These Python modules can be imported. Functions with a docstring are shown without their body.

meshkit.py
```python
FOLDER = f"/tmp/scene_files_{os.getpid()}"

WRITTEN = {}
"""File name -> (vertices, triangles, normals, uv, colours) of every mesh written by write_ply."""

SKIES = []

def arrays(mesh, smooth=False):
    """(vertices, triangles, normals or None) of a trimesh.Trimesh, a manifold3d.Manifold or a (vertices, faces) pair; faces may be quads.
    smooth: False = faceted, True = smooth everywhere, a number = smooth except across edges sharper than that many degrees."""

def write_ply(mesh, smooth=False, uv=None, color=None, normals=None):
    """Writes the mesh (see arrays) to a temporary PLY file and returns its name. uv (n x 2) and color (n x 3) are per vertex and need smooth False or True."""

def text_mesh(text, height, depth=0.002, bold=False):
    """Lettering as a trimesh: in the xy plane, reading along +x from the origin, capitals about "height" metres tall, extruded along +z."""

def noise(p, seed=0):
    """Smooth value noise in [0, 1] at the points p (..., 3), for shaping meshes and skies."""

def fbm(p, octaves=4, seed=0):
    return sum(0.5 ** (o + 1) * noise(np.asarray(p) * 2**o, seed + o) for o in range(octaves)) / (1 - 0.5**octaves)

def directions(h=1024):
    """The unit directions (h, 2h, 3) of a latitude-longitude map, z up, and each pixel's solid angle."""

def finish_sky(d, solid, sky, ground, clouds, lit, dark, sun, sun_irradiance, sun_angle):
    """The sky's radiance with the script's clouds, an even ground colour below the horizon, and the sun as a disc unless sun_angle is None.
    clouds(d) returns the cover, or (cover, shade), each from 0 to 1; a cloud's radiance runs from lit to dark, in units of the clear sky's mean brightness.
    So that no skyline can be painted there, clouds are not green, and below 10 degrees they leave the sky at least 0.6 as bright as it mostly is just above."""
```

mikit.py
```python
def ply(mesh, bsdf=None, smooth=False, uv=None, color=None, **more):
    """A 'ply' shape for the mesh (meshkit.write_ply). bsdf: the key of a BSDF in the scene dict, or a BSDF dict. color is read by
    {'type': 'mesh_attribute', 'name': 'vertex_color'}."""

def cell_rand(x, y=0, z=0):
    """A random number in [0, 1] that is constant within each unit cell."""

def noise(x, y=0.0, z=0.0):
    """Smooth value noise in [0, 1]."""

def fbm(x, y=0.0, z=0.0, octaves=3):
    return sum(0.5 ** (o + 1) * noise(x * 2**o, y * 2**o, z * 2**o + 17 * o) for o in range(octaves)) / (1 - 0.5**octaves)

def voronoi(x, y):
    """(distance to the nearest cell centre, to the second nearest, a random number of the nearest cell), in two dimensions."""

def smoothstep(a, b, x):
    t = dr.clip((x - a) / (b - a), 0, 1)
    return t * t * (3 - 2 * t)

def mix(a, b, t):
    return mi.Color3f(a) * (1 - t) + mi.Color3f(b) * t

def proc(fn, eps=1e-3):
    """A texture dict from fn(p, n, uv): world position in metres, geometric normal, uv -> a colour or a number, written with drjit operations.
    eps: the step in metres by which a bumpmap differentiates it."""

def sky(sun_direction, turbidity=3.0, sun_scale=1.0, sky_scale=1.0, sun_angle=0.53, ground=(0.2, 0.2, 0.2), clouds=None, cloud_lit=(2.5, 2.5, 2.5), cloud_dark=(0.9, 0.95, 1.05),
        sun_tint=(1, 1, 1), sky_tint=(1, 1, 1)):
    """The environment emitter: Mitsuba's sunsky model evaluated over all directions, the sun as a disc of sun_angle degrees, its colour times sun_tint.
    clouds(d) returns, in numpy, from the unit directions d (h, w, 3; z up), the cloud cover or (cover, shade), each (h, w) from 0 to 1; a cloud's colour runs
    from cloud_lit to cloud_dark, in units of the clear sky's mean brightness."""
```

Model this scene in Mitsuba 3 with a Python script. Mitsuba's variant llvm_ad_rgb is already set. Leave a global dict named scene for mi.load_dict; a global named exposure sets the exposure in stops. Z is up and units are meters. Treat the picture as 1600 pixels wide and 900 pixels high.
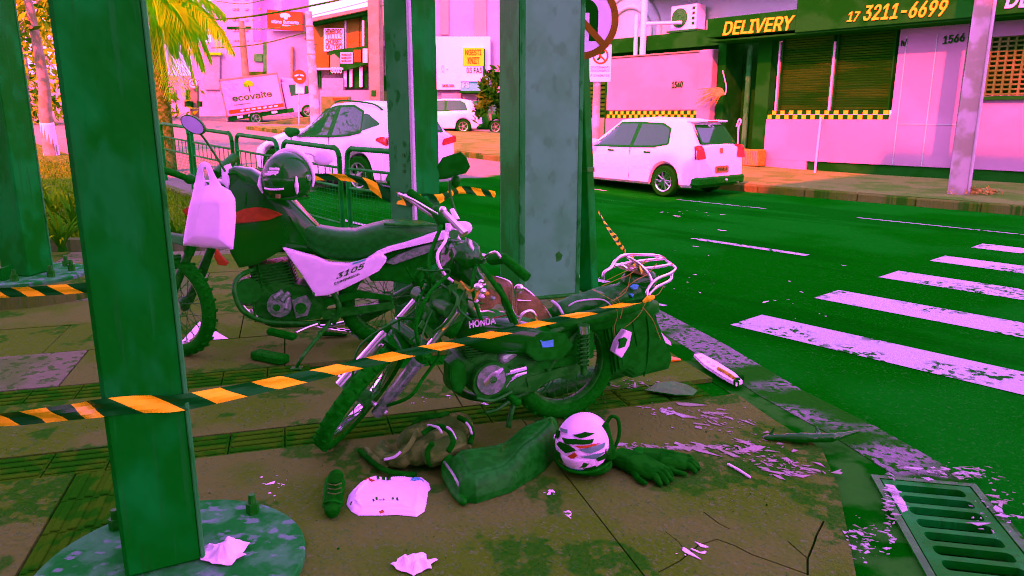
import math, random
import numpy as np, trimesh, shapely.geometry as sg, shapely.ops as so, shapely.affinity as sa
import manifold3d as m3
import drjit as dr, mitsuba as mi, mikit, meshkit
random.seed(7); np.random.seed(7)
scene, labels = {}, {}
A = np.array
# ---------------------------------------------------------------- camera, light, exposure
EYE, FPX, PITCH = A([0., 0., 1.5]), 1155.0, math.radians(13.2)
FW = A([0, math.cos(PITCH), -math.sin(PITCH)])
UP = A([0, math.sin(PITCH), math.cos(PITCH)])
ST = mi.ScalarTransform4f
scene['camera'] = {'type': 'perspective', 'fov': math.degrees(2 * math.atan(800 / FPX)), 'fov_axis': 'x', 'near_clip': 0.05, 'far_clip': 2000.0,
                   'to_world': ST().look_at(origin=EYE.tolist(), target=(EYE + FW).tolist(), up=[0, 0, 1])}
UV, NV = A([-.657, .754, 0]), A([.754, .657, 0])          # along the street (away), across the street
SUN = A([-.405 * math.cos(math.radians(35)), -.914 * math.cos(math.radians(35)), math.sin(math.radians(35))])
scene['daylight'] = mikit.sky(SUN.tolist(), turbidity=3, sun_tint=(1.25, .03, .12), sky_tint=(3.75, .53, 1.72), ground=(.25, .2, .2), sun_scale=.8,
    clouds=lambda d: np.clip(1.15 - d[..., 2] / .3, 0, .95) * (.85 + .15 * meshkit.fbm(d * 6, 3)), cloud_lit=(1.7, .2, 1.7), cloud_dark=(1., .15, 1.))
exposure = 4.52

# ---------------------------------------------------------------- helpers
def ray(x, y): return FW * FPX + A([1., 0, 0]) * (x - 800) + UP * (450 - y)
def gnd(x, y, z=0.): d = ray(x, y); return EYE + d * ((z - EYE[2]) / d[2])
def at(x, y, Y): d = ray(x, y); return EYE + d * (Y / d[1])
def onp(x, y, p0, nn): d = ray(x, y); return EYE + d * (((A(p0) - EYE) @ nn) / (d @ nn))
def hill(u): return .035 * max(0., min(u, 50.) - 9)
def hz(p): return hill(float(A(p)[:2] @ UV[:2]))
def U(u, n, z): return UV * u + NV * n + A([0, 0, z])

def add(key, mesh, mat, smooth=False, **kw):
    base, i = key, 0
    while key in scene:
        i += 1; key = f'{base}_{i:03d}'
    if isinstance(mesh, list): mesh = trimesh.util.concatenate(mesh)
    if not len(mesh.faces): print('EMPTY', key); return key
    scene[key] = mikit.ply(mesh, 'mat_' + mat, smooth=smooth, **kw)
    return key
USED = {}
def thing(name, label, cat, group=None, kind=None):
    k = USED.get(name, -1) + 1; USED[name] = k
    key = name if k == 0 else f'{name}_{k:03d}'
    labels[key] = {'label': label, 'category': cat}
    if group: labels[key]['group'] = group
    if kind: labels[key]['kind'] = kind
    return key
def struct(key, mesh, mat, smooth=False, **kw):
    if mesh is not None: add(key, mesh, mat, smooth, **kw)
    labels[key] = {'kind': 'structure'}; return key
def stuff(key): labels.setdefault(key, {})['kind'] = 'stuff'; return key

def box(x0, x1, y0, y1, z0, z1):
    b = trimesh.creation.box(extents=[abs(x1 - x0), abs(y1 - y0), abs(z1 - z0)]); b.apply_translation([(x0 + x1) / 2, (y0 + y1) / 2, (z0 + z1) / 2]); return b
def cbox(x0, x1, y0, y1, z0, z1, c=.004):
    c = min(c, abs(x1 - x0) * .4, abs(y1 - y0) * .4, abs(z1 - z0) * .4); pts = []
    for sx, X in ((1, min(x0, x1)), (-1, max(x0, x1))):
        for sy, Yv in ((1, min(y0, y1)), (-1, max(y0, y1))):
            for sz, Z in ((1, min(z0, z1)), (-1, max(z0, z1))):
                pts += [[X + sx * c, Yv + sy * c, Z], [X + sx * c, Yv, Z + sz * c], [X, Yv + sy * c, Z + sz * c]]
    return trimesh.convex.convex_hull(A(pts))
UM = np.eye(4); UM[:3, 0], UM[:3, 1] = UV, NV
def tf(m, M): m = m.copy(); m.apply_transform(M); return m
def ubox(u0, u1, n0, n1, z0, z1, c=0): return tf(cbox(u0, u1, n0, n1, z0, z1, c) if c else box(u0, u1, n0, n1, z0, z1), UM)
def frame(o, x, y=None, z=(0, 0, 1)):
    x = A(x, float); x = x / np.linalg.norm(x); z = A(z, float)
    y = np.cross(z, x) if y is None else A(y, float); y = y / np.linalg.norm(y); z = np.cross(x, y)
    M = np.eye(4); M[:3, 0], M[:3, 1], M[:3, 2], M[:3, 3] = x, y, z, o; return M
def rotz(a, o=(0, 0, 0)): M = trimesh.transformations.rotation_matrix(a, [0, 0, 1]); M[:3, 3] = o; return M
def cyl(a, b, r, r2=None, n=12):
    a, b = A(a, float), A(b, float); r2 = r if r2 is None else r2
    d = b - a; L = np.linalg.norm(d); d /= L
    t = np.cross(d, [0, 0, 1.]) if abs(d[2]) < .9 else np.cross(d, [1., 0, 0]); t /= np.linalg.norm(t); s = np.cross(d, t)
    an = np.arange(n) * 2 * np.pi / n; ring = np.cos(an)[:, None] * t + np.sin(an)[:, None] * s
    v = np.vstack([a + ring * r, b + ring * r2, [a], [b]]); f = []
    for i in range(n):
        j = (i + 1) % n; f += [[i, j, n + i], [j, n + j, n + i], [2 * n, j, i], [2 * n + 1, n + i, n + j]]
    m = trimesh.Trimesh(v, f, process=False); return m
def spl(pts, k=6, closed=False):
    P = A(pts, float); n = len(P); out = []
    for i in range(n if closed else n - 1):
        p0, p1, p2, p3 = (P[(i + j) % n] if closed else P[min(max(i + j, 0), n - 1)] for j in (-1, 0, 1, 2))
        for t in np.arange(k) / k:
            out.append(.5 * (2 * p1 + (p2 - p0) * t + (2 * p0 - 5 * p1 + 4 * p2 - p3) * t * t + (3 * p1 - p0 - 3 * p2 + p3) * t ** 3))
    if not closed: out.append(P[-1])
    return A(out)
def tube(pts, r, n=8, k=6, closed=False, raw=False):
    P = A(pts, float) if raw else spl(pts, k, closed); N = len(P)
    R = np.interp(np.linspace(0, 1, N), np.linspace(0, 1, len(r)), r) if np.ndim(r) else np.full(N, r)
    T = np.gradient(P, axis=0) if not closed else np.roll(P, -1, 0) - np.roll(P, 1, 0)
    T /= np.linalg.norm(T, axis=1, keepdims=True) + 1e-12
    t = np.cross(T[0], [0, 0, 1.]); t = t if np.linalg.norm(t) > .1 else np.cross(T[0], [1., 0, 0]); t /= np.linalg.norm(t); v = []
    an = np.arange(n) * 2 * np.pi / n
    for i in range(N):
        t = t - T[i] * (t @ T[i]); t /= np.linalg.norm(t); s = np.cross(T[i], t)
        v.append(P[i] + R[i] * (np.cos(an)[:, None] * t + np.sin(an)[:, None] * s))
    v = np.vstack(v); f = []
    for i in range(N if closed else N - 1):
        a, b = i * n, ((i + 1) % N) * n
        for j in range(n): q = (j + 1) % n; f += [[a + j, a + q, b + j], [a + q, b + q, b + j]]
    if not closed:
        v = np.vstack([v, [P[0]], [P[-1]]]); c0, c1 = len(v) - 2, len(v) - 1
        for j in range(n): q = (j + 1) % n; f += [[c0, q, j], [c1, (N - 1) * n + j, (N - 1) * n + q]]
    return trimesh.Trimesh(v, f, process=False)
def lathe(prof, n=32):   # (r, z) pairs, closed outline allowed, about z
    P = A(prof, float); N = len(P); an = np.arange(n) * 2 * np.pi / n
    v = np.vstack([np.c_[P[:, 0] * math.cos(a), P[:, 0] * math.sin(a), P[:, 1]] for a in an]); f = []
    for i in range(n):
        a, b = i * N, ((i + 1) % n) * N
        for j in range(N - 1): f += [[a + j, b + j, a + j + 1], [b + j, b + j + 1, a + j + 1]]
    return trimesh.Trimesh(v, f, process=False)
def extr(poly, h):
    ps = getattr(poly, 'geoms', [poly]); ms = [trimesh.creation.extrude_polygon(p, h, engine='earcut') for p in ps if p.area > 1e-9]
    return trimesh.util.concatenate(ms)
def prism(pts2, M, h, r=0., z0=0.):   # outline in the frame's xy plane, thickness h along its z, corners rounded by r
    p = sg.Polygon(pts2).buffer(0)
    if r: p = p.buffer(-r).buffer(2 * r).buffer(-r)
    m = extr(p, h); m.apply_translation([0, 0, z0]); return tf(m, M)
ori = lambda g: [tuple(q[:2]) for q in sg.polygon.orient(g).exterior.coords[:-1]]
def puff(pts2, M, h, edge=.01, steps=4, z0=0., res=None):   # a panel whose rim is rounded over: stacked insets joined by hull-free sweep of one outline
    p = sg.Polygon(pts2).buffer(0)
    lay = []
    for i in range(steps + 1):
        a = i / steps * math.pi / 2; lay.append((edge * (1 - math.cos(a * 1)) , h - edge + edge * math.sin(a)))
    man = None
    prev = (0, 0.)
    pieces = [m3.CrossSection([ori(p)]).extrude(h - edge)]
    for (i0, h0), (i1, h1) in zip(lay[:-1], lay[1:]):
        q = p.buffer(-(i1))
        for g in getattr(q, 'geoms', [q]):
            if g.area > 1e-9: pieces.append(m3.CrossSection([ori(g)]).extrude(h1 - h0 + .0005).translate((0, 0, h0 - .0005)))
    s = m3.Manifold.batch_boolean(pieces, m3.OpType.Add); mm = s.to_mesh()
    m = trimesh.Trimesh(mm.vert_properties[:, :3], mm.tri_verts); m.apply_translation([0, 0, z0]); return tf(m, M)
def mani(m): return m3.Manifold(m3.Mesh(np.asarray(m.vertices, np.float32), np.asarray(m.faces, np.uint32)))
def untm(s): mm = s.to_mesh(); return trimesh.Trimesh(mm.vert_properties[:, :3].astype(float), mm.tri_verts)
def sph(c, r, n=10): b = m3.Manifold.sphere(r, n); return b.translate(tuple(map(float, c)))
def hull(balls, n=12): return m3.Manifold.batch_hull([sph(c, r, n) for c, r in balls])
def blob(groups, edge=.01, it=8, amp=0., freq=20, seed=0, flat=None):
    s = m3.Manifold.batch_boolean([hull(g) for g in groups], m3.OpType.Add).refine_to_length(edge)
    m = untm(s); trimesh.smoothing.filter_taubin(m, iterations=it)
    if amp:
        m.vertices += m.vertex_normals * ((meshkit.fbm(m.vertices * freq, 4, seed) - .5) * 2 * amp)[:, None]
    if flat is not None: m.vertices[:, 2] = np.maximum(m.vertices[:, 2], flat)
    return m
def ellip(c, r, n=3):
    m = trimesh.creation.icosphere(n); m.vertices *= A(r); m.vertices += A(c); return m
def torus(R, r, n=48, m=12, sq=1.0):
    a = np.arange(m) * 2 * np.pi / m
    return lathe(list(zip(R + r * np.cos(a), r * sq * np.sin(a))) + [(R + r, 0)], n)
def text(s, h, M, depth=.004, bold=True, width=None, shear=0.):
    m = meshkit.text_mesh(s, h, depth, bold)
    if shear: m.vertices[:, 0] += shear * m.vertices[:, 1]
    if width: m.vertices[:, 0] = (m.vertices[:, 0] - m.vertices[:, 0].min()) * width / np.ptp(m.vertices[:, 0])
    return tf(m, M)
def grid(x0, x1, y0, y1, nx, ny, zf):
    X, Yg = np.meshgrid(np.linspace(x0, x1, nx), np.linspace(y0, y1, ny)); v = np.c_[X.ravel(), Yg.ravel(), zf(X.ravel(), Yg.ravel())]
    i = (np.arange(ny - 1)[:, None] * nx + np.arange(nx - 1)).ravel(); return trimesh.Trimesh(v, np.vstack([np.c_[i, i + 1, i + nx + 1], np.c_[i, i + nx + 1, i + nx]]), process=False)

# ---------------------------------------------------------------- materials
fbm, noise, vor, sstep, mix = mikit.fbm, mikit.noise, mikit.voronoi, mikit.smoothstep, mikit.mix
def col(c): return c if isinstance(c, dict) else {'type': 'rgb', 'value': list(c)}
def mat(name, c, rough=.5, metallic=0., spec=None, bump=None, bscale=1., coat=0., **kw):
    spec = spec if spec is not None else (.4 if rough < .25 else .12 if rough < .45 else .03 if rough < .5 else 0.)
    b = {'type': 'principled', 'base_color': col(c), 'roughness': rough if isinstance(rough, dict) else float(rough), 'metallic': float(metallic), 'specular': float(spec), **kw}
    if coat: b |= {'clearcoat': float(coat), 'clearcoat_gloss': .95}
    if bump: b = {'type': 'bumpmap', 'arbitrary': mikit.proc(bump), 'scale': bscale, 'bsdf': b}
    scene['mat_' + name] = {'type': 'twosided', 'bsdf': b}; return name
def blotch(a, b, s, lo=.4, hi=.6, o=4, st=(1, 1, 1)):
    return mikit.proc(lambda p, n, uv: mix(a, b, sstep(lo, hi, fbm(p.x * s * st[0], p.y * s * st[1], p.z * s * st[2], o))))
G0 = (.0018, .1469, .0014)
mat('black_plastic', blotch((.0005, .216, .0005), (.002, .264, .003), 30), .42, spec=.06)
mat('seat_matte', blotch((.001, .2, .002), (.004, .26, .006), 40), .45, spec=.1, bump=lambda p, n, uv: noise(p.x * 420, p.y * 420, p.z * 420), bscale=.0006)
mat('black_gloss', (.0005, .2, .001), .12, spec=.2, coat=.15)
mat('rubber', blotch((.0005, .208, .0005), (.0025, .256, .003), 60), .75, spec=.02)
mat('seat_vinyl', blotch((.0005, .192, .002), (.0015, .24, .005), 40), .4, spec=.2, bump=lambda p, n, uv: noise(p.x * 420, p.y * 420, p.z * 420), bscale=.0006)
mat('dark_metal', blotch((.0015, .216, .0015), (.01, .272, .008), 35), .4, spec=.14)
mat('chrome', (.92, .9, .92), .12, 1.)
mat('alloy', blotch((.279, .48, .2852), (.1364, .4, .1488), 45), .34, .55)
mat('white_plastic', blotch((.86, .86, .86), (.8, .8, .82), 25), .3, coat=.3)
mat('white_paint', (.86, .86, .87), .22, coat=.8)
mat('red_plastic', blotch((.31, .08, .006), (.2356, .072, .005), 18), .3, coat=.3)
mat('wine_plastic', blotch((.186, .208, .0434), (.1488, .192, .031), 26), .28, coat=.3)
mat('red_lens', (.465, .048, .0186), .12, coat=1.)
mat('orange_lens', (.95, .35, .01), .15, coat=1.)
mat('red_paint', blotch((.434, .112, .01), (.372, .096, .01), 3), .45)
mat('glass_dark', (.0025, .176, .01), .03, spec=.6, coat=.5)
mat('glass_blue', (.124, .4, .372), .05, spec=1., coat=1.)
mat('mirror', (.75, .8, .95), .03, 1.)
mat('yellow', (.93, .9, .02), .5)
mat('orange_fibre', blotch((.496, .44, .031), (.279, .28, .0186), 40), .7)
mat('paper_white', (.88, .88, .88), .6, bump=lambda p, n, uv: fbm(p.x * 30, p.y * 30, p.z * 30), bscale=.004)
mat('bag_plastic', blotch((.9, .88, .92), (.84, .8, .9), 14, .35, .7), .38)
mat('pale_blue', (.0744, .496, .558), .35)
mat('ink', (.003, .136, .0022), .55)
mat('helmet_green', (.093, .336, .186), .2)
mat('fabric', blotch((.026, .1632, .0034), (.0806, .264, .0186), 22), .85, spec=.2, bump=lambda p, n, uv: fbm(p.x * 260, p.y * 260, p.z * 260, 2), bscale=.0015)
mat('fabric_dark', blotch((.0005, .136, .0005), (.003, .192, .002), 30), .85, spec=.02, bump=lambda p, n, uv: fbm(p.x * 200, p.y * 200, p.z * 200, 2), bscale=.002)
mat('post_green', mikit.proc(lambda p, n, uv: mix(mix(mix((.0005, .256, .004), (.002, .368, .0186), sstep(.42, .68, fbm(p.x * 5, p.y * 5, p.z * 3, 4))), (.004, .336, .0217), sstep(.6, .78, fbm(p.x * 9 + 7, p.y * 9, p.z * 3, 4)) * .8),
    mix((.003, .176, .001), (.008, .336, .0248), noise(p.x * 9, p.y * 9, p.z * 2)), sstep(.6, .7, fbm(p.x * 60, p.y * 60, p.z * 2.2, 3)) * .6)), .46, bump=lambda p, n, uv: fbm(p.x * 35, p.y * 35, p.z * 18, 3), bscale=.003)
mat('post_grey', mikit.proc(lambda p, n, uv: mix(mix((.0155, .336, .0279), (.0341, .416, .0558), sstep(.35, .65, fbm(p.x * 4, p.y * 4, p.z * 2.5, 4))), (.006, .224, .0075), sstep(.6, .7, fbm(p.x * 16, p.y * 16, p.z * 8 + 4, 3)) * .8)), .5)
mat('pillar_grey', mikit.proc(lambda p, n, uv: mix(mix((.0744, .528, .1302), (.0558, .464, .093), sstep(.35, .65, fbm(p.x * 5, p.y * 5, p.z * 3.5, 4))), (.0298, .272, .0335), sstep(.6, .74, fbm(p.x * 15, p.y * 15, p.z * 7 + 9, 4)) * .28)), .36)
mat('edge_pale', (.434, .576, .4464), .35)
mat('plate_steel', mikit.proc(lambda p, n, uv: mix(mix((.01, .3, .02), (.045, .38, .07), sstep(.38, .66, fbm(p.x * 12, p.y * 12, 0, 4))), (.13, .36, .19), sstep(.55, .75, fbm(p.x * 22 + 5, p.y * 30, 2, 4)) * .9)), .6, bump=lambda p, n, uv: fbm(p.x * 60, p.y * 60, 2, 3), bscale=.003)
def grime(p): return sstep(.57, .63, fbm(p.x * 3.1, p.y * 3.1, 9, 5)) * sstep(.3, .5, fbm(p.x * 24, p.y * 24, 4, 3))
mat('concrete', mikit.proc(lambda p, n, uv: mix(mix(mix((.0527, .216, .007), (.0837, .216, .0211), sstep(.38, .62, fbm(p.x * 2.2, p.y * 2.2, 1, 4))), mix((.009, .185, .0027), (.124, .24, .062), noise(p.x * 160, p.y * 160, 3)), sstep(.45, .8, fbm(p.x * 90, p.y * 90, 5, 3)) * .7), (.005, .16, .003), grime(p) * (.55 + .4 * noise(p.x * 140, p.y * 140, 1)))), .8,
    bump=lambda p, n, uv: fbm(p.x * 70, p.y * 70, 2, 3), bscale=.006)
mat('concrete_pink', mikit.proc(lambda p, n, uv: mix(mix((.0682, .216, .031), (.1178, .232, .0682), sstep(.4, .62, fbm(p.x * 3, p.y * 3, 4, 4))), (.0223, .1632, .009), sstep(.56, .7, fbm(p.x * 26, p.y * 26, 7, 3)) * .8)), .8, bump=lambda p, n, uv: fbm(p.x * 70, p.y * 70, 2, 3), bscale=.006)
mat('gutter', mikit.proc(lambda p, n, uv: mix((.009, .185, .0045), mix((.124, .24, .1054), (.1984, .264, .2046), fbm(p.x * 40, p.y * 40, 0, 2)), sstep(.34, .52, fbm(p.x * 2.3 + 3, p.y * 4.2, 3, 4)) * sstep(.3, .5, fbm(p.x * 45, p.y * 45, 8, 3)))), .75, bump=lambda p, n, uv: fbm(p.x * 60, p.y * 60, 2, 3), bscale=.008)
mat('tactile', blotch((.009, .1741, .0022), (.0298, .1958, .0034), 14), .75, bump=lambda p, n, uv: fbm(p.x * 90, p.y * 90, 2, 3), bscale=.004)
mat('wet_stain', blotch((.0006, .16, .0008), (.02, .23, .012), 8), .7)
mat('asphalt', mikit.proc(lambda p, n, uv: mix(mix(mix(mix((.0003, .188, .0005), (.0015, .232, .003), sstep(.35, .65, fbm(p.x * .9, p.y * .9, 0, 4))), (.0186, .272, .0186), sstep(.66, .84, fbm(p.x * 80, p.y * 80, 4, 2)) * .45), (.0004, .13, .0006), sstep(.56, .66, fbm((p.y * .754 - p.x * .657) * .22, (p.x * .754 + p.y * .657) * 1.6, 5, 4)) * (.35 + .3 * noise(p.x * 50, p.y * 50, 2))), mix((.0992, .24, .0868), (.1488, .272, .1364), fbm(p.x * 2, p.y * .6, 3, 3)), sstep(13.6, 13.9, p.x * -.657 + p.y * .754 + fbm(p.x * 1.3, p.y * 1.3, 8, 3) * 1.2))), .85,
    bump=lambda p, n, uv: fbm(p.x * 110, p.y * 110, 2, 2), bscale=.006)
mat('road_paint', mikit.proc(lambda p, n, uv: mix((.3844, .528, .4216), (.009, .1741, .009), sstep(.56, .62, fbm(p.x * 28, p.y * 28, 1, 4)) * sstep(.38, .56, fbm(p.x * 2.6, p.y * 2.6, 6, 3)))), .7)
mat('pave_far', blotch((.05, .24, .018), (.09, .26, .035), 2), .85)
mat('soil', blotch((.0223, .1632, .0022), (.0744, .256, .0186), 20), .9)
mat('grass_mat', blotch((.1, .42, .003), (.05, .34, .002), 3), .8)
mat('leaf_plant', blotch((.16, .5, .003), (.03, .32, .003), 2.5), .6)
mat('leaf_tree', blotch((.2604, .64, .005), (.031, .288, .003), 1.2, .4, .65), .6)
mat('palm_leaf', blotch((.2, .92, .004), (.14, .78, .004), 2), .6)
mat('shrub_leaf', blotch((.006, .1632, .0022), (.0335, .185, .0034), 2), .6)
mat('bark', blotch((.31, .4, .186), (.186, .32, .0992), 4), .8)
mat('wall_white', blotch((.31, .368, .3224), (.279, .336, .2852), .9), .75)
mat('wall_pink', blotch((.3224, .352, .2604), (.2852, .32, .2232), 1.5), .75)
mat('lilac_shade_tone', blotch((.31, .64, .4092), (.2728, .592, .372), 1), .75)  # white house wall with its shade put into the colour; also small lilac parts
mat('wall_brown', blotch((.124, .176, .0186), (.0992, .16, .01), 1), .6)
mat('wall_stone', blotch((.2108, .304, .124), (.1736, .272, .0992), 2), .7)
mat('facade_green', blotch((.0024, .1414, .0022), (.006, .1795, .0067), 2), .5)
mat('shutter_slat', blotch((.007, .16, .002), (.0248, .2, .004), 3, st=(.186, .24, 1.86)), .6)
mat('teal', (.062, .64, .341), .5)
mat('tower_pink', blotch((.496, .4, .4464), (.4464, .352, .372), .2), .8)
mat('window_dull', (.31, .32, .186), .4)
mat('truck_white', blotch((.527, .448, .496), (.4712, .4, .4092), 1), .4)
mat('pole_concrete', blotch((.3844, .496, .372), (.248, .36, .186), 3), .75)
mat('pole_orange', blotch((.31, .336, .1116), (.2232, .288, .062), 3), .75)
mat('sign_white', (.8, .82, .86), .4)
mat('sign_red', blotch((.2108, .16, .006), (.1612, .144, .005), 6), .45)
mat('tape', mikit.proc(lambda p, n, uv: mix((.93, .9, .01), (.0018, .1523, .0067), dr.select(((uv.x + uv.y * .42) - dr.floor(uv.x + uv.y * .42)) < .5, 1., 0.))), .42, spec=.05)
mat('tyre_car', (.003, .136, .0027), .8)
mat('broom_wood', blotch((.372, .4, .062), (.31, .32, .0372), 9), .7)
# ---------------------------------------------------------------- the setting: road, pavement, lawn
RZ = -.03
def sheet(poly, zf, h=None):
    ms = []
    for g in getattr(poly, 'geoms', [poly]):
        v, f = trimesh.creation.triangulate_polygon(g, engine='earcut'); ms.append(trimesh.Trimesh(np.c_[v, [zf(q) for q in v]], f, process=False))
    m = trimesh.util.concatenate(ms)
    if len(m.faces) and m.face_normals[0][2] < 0: m.invert()
    return m
def upoly(u0, u1, n0, n1): return sg.Polygon([U(u0, n0, 0)[:2], U(u1, n0, 0)[:2], U(u1, n1, 0)[:2], U(u0, n1, 0)[:2]])
gq = [A([1.57, 2.885]), A([1.905, 2.815]), A([1.66, 2.10]), A([1.285, 2.12])]
GL = .80; gx = (gq[1] - gq[0]) / np.linalg.norm(gq[1] - gq[0]); gy = A([gx[1], -gx[0]]); GWd = .35
GM = np.eye(4); GM[:2, 0], GM[:2, 1], GM[2, 2] = gx, gy, -1; GM[:3, 3] = [*gq[0], -.012]
gcorn = [gq[0], gq[0] + gx * GWd, gq[0] + gx * GWd + gy * GL, gq[0] + gy * GL]
drain = sg.Polygon(gcorn).buffer(-.012)
near = upoly(-120, 9, -120, 260).difference(drain)
road = [sheet(near, lambda q: RZ)]
us = [9, 20, 40, 50]
for a, b in zip(us[:-1], us[1:]): road.append(sheet(upoly(a, b, -120, 260), lambda q: RZ + hill(float(A(q) @ UV[:2]))))
road.append(sheet(upoly(50, 900, -120, 260), lambda q: RZ + hill(50)))
struct('road', road, 'asphalt')
pit = sg.Polygon(gcorn).buffer(.02).difference(drain)
struct('drain_pit', [tf(extr(pit, .45), trimesh.transformations.translation_matrix([0, 0, -.485])), tf(extr(drain, .02), trimesh.transformations.translation_matrix([0, 0, -.485]))], 'wet_stain')

pa, pb = A([.958, .287]), A([-.287, .958])
def pab(a, b): return pa * a + pb * b
inner = [gnd(*q)[:2] for q in [(1040, 545), (1130, 600), (1210, 655), (1285, 700), (1312, 760), (1336, 880)]]
outer = [gnd(*q, RZ)[:2] for q in [(1025, 484), (1130, 540), (1250, 612), (1370, 672), (1480, 735), (1560, 800), (1600, 852)]]
kerbline = [U(20, 4.45, 0)[:2], U(9, 4.45, 0)[:2], U(4.9, 4.4, 0)[:2], U(3.9, 4.3, 0)[:2]]
pave = sg.Polygon([A([-14., .2]), A([1.0, .2]), inner[-1] + (inner[-1] - inner[-2]) * .9] + inner[::-1] + kerbline[::-1] + [U(20, 4.12, 0)[:2], U(9.6, 4.08, 0)[:2], A([-3.3, 8.25]), A([-9., 8.0]), A([-14, 7.8])]).buffer(0)
struct('gutter_apron', None, None)
apr = sg.Polygon(outer + [A([1.84, 1.6]), A([1.0, .6])] + inner[::-1]).buffer(.012).difference(pave).difference(drain.buffer(.008))
band = sg.LineString(outer).buffer(.27).intersection(apr)
wn = [sg.Point(*(gnd(1300 + random.random() * 120, 640 + random.random() * 90)[:2])).buffer(.05 + .06 * random.random()) for _ in range(8)]
add('gutter_apron', tf(extr(band, .008), trimesh.transformations.translation_matrix([0, 0, -.029])), 'gutter')
struct('gutter', tf(extr(apr.difference(band), .004), trimesh.transformations.translation_matrix([0, 0, -.029])), 'wet_stain')

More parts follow.
